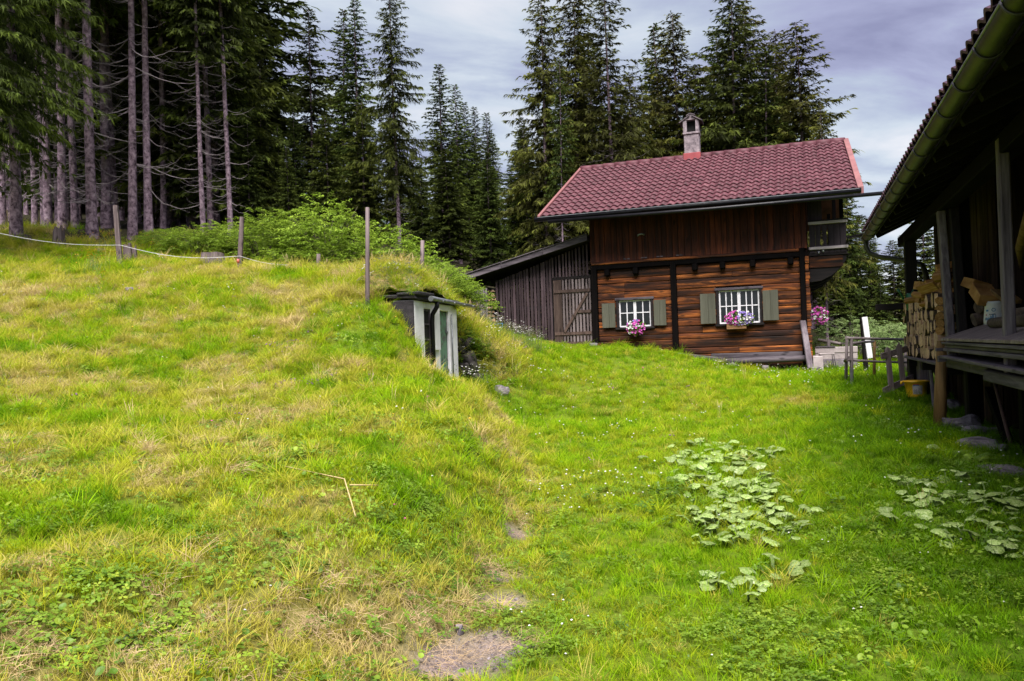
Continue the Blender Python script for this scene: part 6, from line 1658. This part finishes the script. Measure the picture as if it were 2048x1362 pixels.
def trefoil(seed, n, rad, hh, leaf, mat='clover', lobes=3):
    g = np.random.default_rng(seed); V = []; F = []
    for k in range(n):
        a = g.uniform(0, 6.283); r = rad * math.sqrt(g.random()); c = np.array([math.cos(a) * r, math.sin(a) * r, hh * g.uniform(.4, 1.2)]); tl = g.normal(0, .28, 2); s = leaf * g.uniform(.7, 1.25); a0 = g.uniform(0, 6.28)
        for q in range(lobes):
            t = a0 + 6.283 * q / lobes; d = np.array([math.cos(t), math.sin(t), tl[0] * math.cos(t) + tl[1] * math.sin(t) + .12]); p = np.array([-math.sin(t), math.cos(t), 0]); o_ = len(V)
            V += [c, c + d * s * .55 + p * s * .42, c + d * s * 1.0 + p * s * .22, c + d * s * 1.0 - p * s * .22, c + d * s * .55 - p * s * .42]; F += [(o_, o_ + 1, o_ + 2), (o_, o_ + 2, o_ + 3), (o_, o_ + 3, o_ + 4)]
        o_ = len(V); V += [(c[0] * .7 + .002, c[1] * .7, -.01), (c[0] * .7 - .002, c[1] * .7, -.01), tuple(c)]; F += [(o_, o_ + 1, o_ + 2)]
    return mesh_np('trefoil', np.array([tuple(v) for v in V]), F, M[mat])
def roundleaf(seed, n, rad, hh, leaf):
    g = np.random.default_rng(seed); V = []; F = []
    for k in range(n):
        a = g.uniform(0, 6.283); r = rad * math.sqrt(g.random()); c = np.array([math.cos(a) * r, math.sin(a) * r, hh * g.uniform(.4, 1.3)]); tl = g.normal(0, .3, 2); s = leaf * g.uniform(.6, 1.3); o_ = len(V); V.append(c)
        for i in range(9):
            t = 6.283 * i / 9; rr = s * (1 + .12 * (i % 2)); V.append(c + np.array([math.cos(t) * rr, math.sin(t) * rr, (tl[0] * math.cos(t) + tl[1] * math.sin(t)) * rr + s * .25]))
        F += [(o_, o_ + 1 + i, o_ + 1 + (i + 1) % 9) for i in range(9)]
    return mesh_np('roundleaf', np.array(V), F, M['clover'])
def strawbits(seed, n, rad):
    g = np.random.default_rng(seed); V = []; F = []
    for k in range(n):
        a = g.uniform(0, 6.283); r = rad * math.sqrt(g.random()); t = g.uniform(0, 6.283); L = g.uniform(.06, .22); w = g.uniform(.0006, .0014)
        c = np.array([math.cos(a) * r, math.sin(a) * r, g.uniform(.005, .05)]); d = np.array([math.cos(t), math.sin(t), g.uniform(-.15, .3)]) * L; p = np.array([-math.sin(t), math.cos(t), .4]) * w; m_ = c + d * .5 + np.array([0, 0, .012]); o_ = len(V)
        V += [c - p, c + p, m_ - p, m_ + p, c + d]; F += [(o_, o_ + 1, o_ + 3), (o_, o_ + 3, o_ + 2), (o_ + 2, o_ + 3, o_ + 4)]
    return mesh_np('straw', np.array(V), F, M['straw'])
def flowerhead(mat, stem_h, r, seed=0, n=1, petals=False):
    g = np.random.default_rng(seed); mb = MB()
    V = []; F = []
    me = bpy.data.meshes.new('flower'); mats = [M['stalk'], M[mat]]
    mi = []
    for k in range(n):
        x, y = (g.normal(0, .05, 2) if n > 1 else (0, 0)); h_ = stem_h * g.uniform(.75, 1.15); o_ = len(V); lx, ly = g.normal(0, .12, 2) * h_
        V += [(x + .0025, y, -.01), (x - .0025, y, -.01), (x + lx, y + ly, h_)]; F.append((o_, o_ + 1, o_ + 2)); mi.append(0)
        c = np.array([x + lx, y + ly, h_]); o_ = len(V); m_ = 8
        V.append(tuple(c + [0, 0, r * (.25 if petals else 1.3)]))
        for i in range(m_): t = 6.283 * i / m_; V.append(tuple(c + [math.cos(t) * r, math.sin(t) * r, r * (.3 if petals else .5) * (1 + .3 * (i % 2))]))
        V.append(tuple(c - [0, 0, r * .3]))
        for i in range(m_): F.append((o_, o_ + 1 + i, o_ + 1 + (i + 1) % m_)); F.append((o_ + 9, o_ + 1 + (i + 1) % m_, o_ + 1 + i)); mi += [1, 1]
    me.from_pydata([tuple(map(float, v)) for v in V], [], F)
    for q in mats: me.materials.append(q)
    me.polygons.foreach_set('material_index', mi); me.update(); return me

g = np.random.default_rng(101)
def sample(bands):
    X = []; Y = []
    for y0, y1, den in bands:
        wmid = 2 * (.70 * y1 + 2.4); n = int((y1 - y0) * wmid * den)
        yy = g.uniform(y0, y1, n); xx = g.uniform(-1, 1, n) * (.70 * yy + 2.4)
        X.append(xx); Y.append(yy)
    return np.concatenate(X), np.concatenate(Y)
def keep(X, Y):
    qx, qy = cot.loc(X, Y); bx, by = barn.loc(X, Y); lx, ly = cel.loc(X, Y)
    ok = ~((qx > -9.3) & (qx < 0.05) & (qy > -0.05) & (qy < 6))
    ok &= ~(bx > 0.35 + 0.2 * np.sin(by * 3))
    ok &= ~((lx > -1.7) & (lx < 0.06) & (ly > -0.62) & (ly < 2.3))
    ok &= ~((lx > -.2) & (lx < .5) & (ly > -.5) & (ly < 2.3) & (g.random(len(X)) < .6))
    return ok
def normals_rot(X, Y, yaw, up=1.0):
    e = .12; hx = (H(X + e, Y) - H(X - e, Y)) / (2 * e); hy = (H(X, Y + e) - H(X, Y - e)) / (2 * e)
    hx = np.clip(hx, -1.2, 1.2) * up; hy = np.clip(hy, -1.2, 1.2) * up
    # small-angle tilt: rotate about x by atan(hy), about y by -atan(hx), after yaw
    out = np.zeros((len(X), 3))
    for i in range(len(X)):
        m_ = Euler((math.atan(hy[i]), -math.atan(hx[i]), 0)).to_matrix() @ Matrix.Rotation(yaw[i], 3, 'Z')
        out[i] = m_.to_euler()
    return out
# 1) grass tufts
src = [tuft(k, 26, .075, .035, .085, .0045, .35, .35) for k in range(3)] + [tuft(10 + k, 24, .07, .07, .16, .005, .35, .5) for k in range(3)] + [tuft(20 + k, 30, .06, .14, .30, .006, .35, .8) for k in range(2)]
def seedhead(seed, n):
    g_ = np.random.default_rng(seed); V = []; F = []
    for k in range(n):
        a = g_.uniform(0, 6.28); r = .06 * g_.random(); h = g_.uniform(.2, .38); la = g_.uniform(0, 6.28); ln = g_.uniform(.1, .5)
        p0 = np.array([math.cos(a) * r, math.sin(a) * r, 0]); d = np.array([math.cos(la), math.sin(la), 0])
        pts = [p0 + d * h * ln * s * s + np.array([0, 0, h * s * (1 - .2 * ln * s)]) for s in (0, .5, .8, 1)]
        w = np.array([-math.sin(la), math.cos(la), 0]); o_ = len(V)
        for q, ww in zip(pts, (.0006, .0005, .0020, .0003)): V += [q - w * ww, q + w * ww]
        for i in range(3): F += [(o_ + 2 * i, o_ + 2 * i + 1, o_ + 2 * i + 3), (o_ + 2 * i, o_ + 2 * i + 3, o_ + 2 * i + 2)]
    return mesh_np('seedhead', np.array(V), F, M['straw'])
src += [seedhead(91, 7), seedhead(92, 5)]
X, Y = sample([(2.2, 5, 330), (5, 8, 240), (8, 12, 170), (12, 17, 110), (17, 22, 75), (22, 27, 40)])
ok = keep(X, Y); X, Y = X[ok], Y[ok]
br = bareness(X, Y); wd = woods(X, Y); hn = hillness(X, Y); dr = dryness(X, Y)
ok = (g.random(len(X)) > br * 1.25) & (g.random(len(X)) > wd * .8); X, Y, br, wd, hn, dr = [q[ok] for q in (X, Y, br, wd, hn, dr)]
bx, by = barn.loc(X, Y)
lush = np.clip(sstep(.45, .62, fbm(X * 1.1, Y * 1.1, 71)) * (.35 + .4 * hn) + .9 * sstep(-2.4, -1.0, bx) * sstep(20, 10, Y) * .6 + .35 * sstep(1.0, 3.0, X) * sstep(9, 4, Y), 0, 1)
lx, ly = cel.loc(X, Y)
bank = sstep(2.2, 2.6, ly) * sstep(5.2, 3.6, ly) * sstep(-2.5, -1, lx) * sstep(2.6, 1.2, lx)          # overgrown bank beside the cellar
topc = sstep(-2.6, -1.8, lx) * sstep(-.2, -.7, lx) * sstep(-1.2, -.6, ly) * sstep(3.4, 2.4, ly)
u_ = g.random(len(X))
idx = np.where(u_ < .62 - .45 * lush - .5 * (bank + topc), g.integers(0, 3, len(X)), np.where(u_ < .93 - .13 * lush - .4 * (bank + topc), g.integers(3, 6, len(X)), g.integers(6, 8, len(X))))
sdh = g.random(len(X)) < (.001 + .008 * hn * sstep(.5, .62, fbm(X * .7, Y * .7, 23))) * sstep(4, 8, Y) + .025 * (bank + topc); idx = np.where(sdh, g.integers(8, 10, len(X)), idx)
idx = np.where((idx >= 6) & (idx < 8) & (g.random(len(X)) > sstep(4, 9, Y) + .25), g.integers(3, 6, len(X)), idx)
scl = g.uniform(.75, 1.3, len(X)) * np.interp(Y, [2, 5, 10, 16, 26], [.5, .66, .85, 1.1, 1.35]) * (1 - .25 * br) * (1 + .25 * (bank + topc)) * (.82 + .18 * hn)
tint = np.clip(dr + g.normal(0, .11, len(X)) - .10 * lush + (g.random(len(X)) < .04 + .10 * hn * sstep(.45, .75, dr)) * .3 + .06 * topc, 0, 1)
Z = H(X, Y)
rot = np.stack([g.normal(0, .12, len(X)), g.normal(0, .12, len(X)), g.uniform(0, 6.28, len(X))], -1)
gn_scatter('grass', src, np.stack([X, Y, Z], -1), rot, scl, idx, tint, 'grass of the lawn and the rough bank', 'grass')
N_GR = len(X)
# 2) clover and round-leaved herbs
src = [trefoil(1, 16, .09, .04, .010), trefoil(2, 12, .07, .04, .012), trefoil(3, 10, .08, .055, .016), roundleaf(4, 9, .08, .028, .010), roundleaf(5, 6, .09, .03, .014)]
X, Y = sample([(2.2, 5, 260), (5, 9, 130), (9, 15, 40)])
ok = keep(X, Y) & (fbm(X * 1.7, Y * 1.7, 81) + .06 * hillness(X, Y) + g.normal(0, .12, len(X)) > .54) & (g.random(len(X)) > bareness(X, Y)); X, Y = X[ok], Y[ok]
idx = np.where(fbm(X * .9, Y * .9, 91) > .5, g.integers(0, 3, len(X)), g.integers(2, 5, len(X)))
gn_scatter('clover', src, np.stack([X, Y, H(X, Y)], -1), normals_rot(X, Y, g.uniform(0, 6.28, len(X))), g.uniform(.7, 1.3, len(X)), idx, np.clip(g.normal(.45, .22, len(X)), 0, 1), 'clover and round-leaved herbs in the turf', 'clover')
# 3) dry straw
src = [strawbits(k, 40, .12) for k in range(4)]
X, Y = sample([(2.2, 6, 34), (6, 12, 26), (12, 20, 14)])
d_ = dryness(X, Y) + .5 * bareness(X, Y); ok = keep(X, Y) & (d_ + g.normal(0, .07, len(X)) > .74); X, Y = X[ok], Y[ok]
gn_scatter('dry_straw', src, np.stack([X, Y, H(X, Y) + .015], -1), normals_rot(X, Y, g.uniform(0, 6.28, len(X))), g.uniform(.6, 1.1, len(X)) * np.interp(Y, [2, 6, 12], [.6, .8, 1.1]), g.integers(0, 4, len(X)), g.random(len(X)), 'dry cut straw lying on the turf', 'straw')
# crumbs of soil and pebbles
def pebble(seed):
    import bmesh
    bm = bmesh.new(); bmesh.ops.create_icosphere(bm, subdivisions=1, radius=.012); r_ = random.Random(seed)
    for v in bm.verts: v.co *= r_.uniform(.6, 1.3); v.co.z *= .6
    me = bpy.data.meshes.new('pebble'); bm.to_mesh(me); bm.free(); me.materials.append(M['rock'] if seed % 2 else M['soil_clod']); return me
M['soil_clod'] = plain('soil_clod', (.10, .07, .065), (.24, .185, .17), 30, .95, bst=0)
X, Y = sample([(2.4, 8, 900)]); bb = bareness(X, Y); ok = (bb + g.normal(0, .12, len(X)) > .5); X, Y = X[ok], Y[ok]
gn_scatter('pebbles', [pebble(k) for k in range(6)], np.stack([X, Y, H(X, Y)], -1), g.uniform(0, 6.28, (len(X), 3)), g.uniform(.25, 1.1, len(X)), g.integers(0, 6, len(X)), g.random(len(X)), 'soil crumbs and pebbles on the bare earth patches', 'pebbles')
# 4) flowers too many to count
src = [flowerhead('petal_white', .075, .0115, 1), flowerhead('petal_white', .09, .010, 2, 2), flowerhead('petal_yellow', .10, .013, 3), flowerhead('petal_pink', .09, .013, 4), flowerhead('petal_violet', .07, .010, 5, 3), flowerhead('petal_white', .34, .013, 6, 7, True), flowerhead('petal_yellow', .30, .014, 7, 4, True), flowerhead('petal_orange', .38, .012, 8, 4, True)]
X, Y = sample([(2.5, 6, 5), (6, 12, 7), (12, 22, 7)])
hn = hillness(X, Y); ok = keep(X, Y) & (woods(X, Y) < .3) & (g.random(len(X)) < np.where(hn > .5, .07, .07 + .40 * (fbm(X * .6, Y * .6, 15) > .56))); X, Y, hn = X[ok], Y[ok], hn[ok]
u_ = g.random(len(X)); idx = np.where(u_ < .9 - .25 * hn, g.integers(0, 2, len(X)), np.where(u_ < .903, 2, np.where(u_ < .94, 3, 4)))
P_ = [np.stack([X, Y, H(X, Y)], -1)]; I_ = [idx]
def cluster(px, py, n, sx, sy, ids, lo=3, hi=26):
    g_ = ground_px(px, py, lo, hi); x = g_[0] + g.normal(0, sx, n); y = g_[1] + g.normal(0, sy, n)
    P_.append(np.stack([x, y, H(x, y)], -1)); I_.append(g.choice(ids, n))
cluster(1030, 690, 70, .45, .5, [5], 15, 24); cluster(1000, 745, 25, .35, .4, [5, 0], 15); cluster(960, 780, 25, .3, .2, [0, 5], 14); cluster(985, 640, 20, .4, .5, [5, 6], 15)
cluster(190, 545, 26, .35, .35, [6, 7], 14, 22); cluster(215, 505, 14, .3, .4, [7, 6], 14, 24); cluster(205, 590, 10, .25, .3, [6], 12, 22); cluster(790, 560, 14, .6, .5, [6, 5], 13, 20); cluster(870, 590, 30, .35, .4, [5, 0], 13, 20)
cluster(600, 770, 26, .35, .25, [4], 8, 16); cluster(570, 700, 12, .4, .3, [4], 8, 16); cluster(195, 602, 8, .2, .2, [4], 8, 20); cluster(820, 1055, 2, .08, .1, [3]); cluster(420, 860, 1, .02, .02, [3])
cluster(1600, 745, 60, 1.4, .8, [0, 1], 12, 24); cluster(1180, 985, 30, .4, .5, [0, 1]); cluster(510, 1290, 3, .2, .2, [0]); cluster(900, 650, 12, .3, .3, [6, 5], 14, 20)
P = np.concatenate(P_); I = np.concatenate(I_); n = len(P)
gn_scatter('meadow_flowers', src, P, np.stack([g.normal(0, .12, n), g.normal(0, .12, n), g.uniform(0, 6.28, n)], -1), g.uniform(.8, 1.25, n) * np.interp(P[:, 1], [3, 8, 20], [.55, .9, 1.4]), I, g.random(n), 'small white, yellow and violet flowers sprinkled over the meadow', 'flowers')
# 5) undergrowth: ferns and weeds by the barn, overgrown bank, cellar roof
def fern(seed, n, L):
    g_ = np.random.default_rng(seed); V = []; F = []
    for k in range(n):
        a = 6.283 * k / n + g_.uniform(-.3, .3); el = g_.uniform(.5, 1.0); l = L * g_.uniform(.7, 1.1)
        for i in range(12):
            s = (i + 1) / 12; c = np.array([math.cos(a) * l * s, math.sin(a) * l * s, l * (el * s - .75 * s * s)]); w = l * .28 * math.sin(math.pi * min(1, s * .9 + .1)) + .01
            for sg in (-1, 1):
                p = np.array([-math.sin(a) * sg + .35 * math.cos(a), math.cos(a) * sg + .35 * math.sin(a), -.15]); o_ = len(V); q = np.array([math.cos(a), math.sin(a), 0]) * l * .032
                V += [c - q, c + q, c + p * w]; F.append((o_, o_ + 1, o_ + 2))
    return mesh_np('fern', np.array(V), F, M['clover'])
src = [fern(1, 7, .3), fern(2, 6, .24), trefoil(7, 26, .14, .09, .020), roundleaf(8, 14, .12, .06, .022), trefoil(9, 20, .12, .14, .024, lobes=5)]
P_ = []; I_ = []
def patch(px, py, n, sx, sy, ids, lo=2.6, hi=26): 
    g_ = ground_px(px, py, lo, hi); x = g_[0] + g.normal(0, sx, n); y = g_[1] + g.normal(0, sy, n); k = keep(x, y); x, y = x[k], y[k]
    P_.append(np.stack([x, y, H(x, y)], -1)); I_.append(g.choice(ids, len(x)))
patch(1930, 1040, 46, .45, .5, [0, 1, 2, 4]); patch(2010, 960, 40, .4, .5, [1, 2, 4]); patch(1880, 870, 40, .3, .6, [1, 2, 3]); patch(1990, 930, 26, .3, .5, [0, 1, 2]); patch(1850, 800, 26, .3, .6, [1, 2]); patch(2020, 1100, 16, .2, .3, [1, 2])
patch(960, 740, 80, .35, .35, [0, 2, 3, 4], 15.5); patch(940, 715, 40, .15, .25, [0, 1, 4], 15.5); patch(930, 690, 24, .3, .3, [1, 2], 16); patch(1000, 770, 26, .25, .2, [2, 3], 15); patch(1560, 735, 24, .4, .3, [2, 3], 12); patch(1590, 728, 12, .15, .2, [0, 1], 12)
patch(255, 940, 8, .3, .2, [2, 3]); patch(640, 1180, 16, .25, .25, [2, 3]); patch(1390, 1010, 40, .5, .8, [2, 4]); patch(330, 500, 40, 1.5, 1.0, [0, 1], 17, 26); patch(700, 1010, 10, .4, .3, [2])
P = np.concatenate(P_); I = np.concatenate(I_); n = len(P)
gn_scatter('undergrowth', src, P, np.stack([g.normal(0, .15, n), g.normal(0, .15, n), g.uniform(0, 6.28, n)], -1), g.uniform(.6, 1.15, n) * np.interp(P[:, 1], [3, 8, 20], [.5, .85, 1.2]), I, np.clip(g.normal(.25, .15, n), 0, 1), 'ferns and leafy weeds by the barn wall and on the overgrown bank', 'undergrowth')
# sod on the cellar roof
mb = MB(); V = []; F = []; nxx, nyy = 14, 20
for j in range(nyy + 1):
    for i in range(nxx + 1):
        u_, v_ = i / nxx, j / nyy; e_ = min(u_, 1 - u_, v_, 1 - v_)
        V.append((-1.1 + 1.16 * u_, -.64 + 3.0 * v_, 2.62 + .26 * min(1, e_ * 4) + .30 * (1 - u_) + random.uniform(-.03, .03) + .15 * math.sin(v_ * 5)))
for j in range(nyy):
    for i in range(nxx): a = j * (nxx + 1) + i; F.append((a, a + 1, a + nxx + 2, a + nxx + 1))
mb.add(V, F, True); mb.build('roof_sod', M['moss'], K)
sodP = []
for k in range(620):
    u_, v_ = random.random(), random.random(); e_ = min(u_, 1 - u_, v_, 1 - v_); w_ = cel.w(-1.1 + 1.16 * u_, -.64 + 3.0 * v_, 2.58 + .26 * min(1, e_ * 4) + .30 * (1 - u_) + .15 * math.sin(v_ * 5)); sodP.append(w_)
n = len(sodP)
gn_scatter('roof_grass', [tuft(40 + k, 26, .07, .10, .26, .006, .5, .9) for k in range(3)] + [tuft(50, 26, .07, .05, .1, .006, .5, .6), flowerhead('petal_white', .2, .018, 16, 4, True)], sodP, np.stack([g.normal(0, .2, n), g.normal(0, .2, n), g.uniform(0, 6.28, n)], -1), g.uniform(.8, 1.3, n), g.choice([0, 1, 2, 3, 3, 4], n), np.clip(g.normal(.58, .16, n), 0, 1), 'tall grass growing on the cellar roof', 'grass')
# fallen dry stalk on the bank
for (q, lb) in ((((570, 952), (690, 990), (712, 1058)), 'long bent dry stalk lying on the bank'), (((700, 995), (757, 993)), 'short dry stalk beside the long bent one')):
    P = [ground_px(*c) + np.array([0, 0, .07]) for c in q]; mb = MB(); mb.tube([tuple(p) for p in P], .0045, 5); tag(mb.build('dry_stalk', flat('straw_stalk', (.45, .34, .16), .8)), lb, 'stalk')
print('grass tufts', N_GR, 'objects', len(scn.objects))
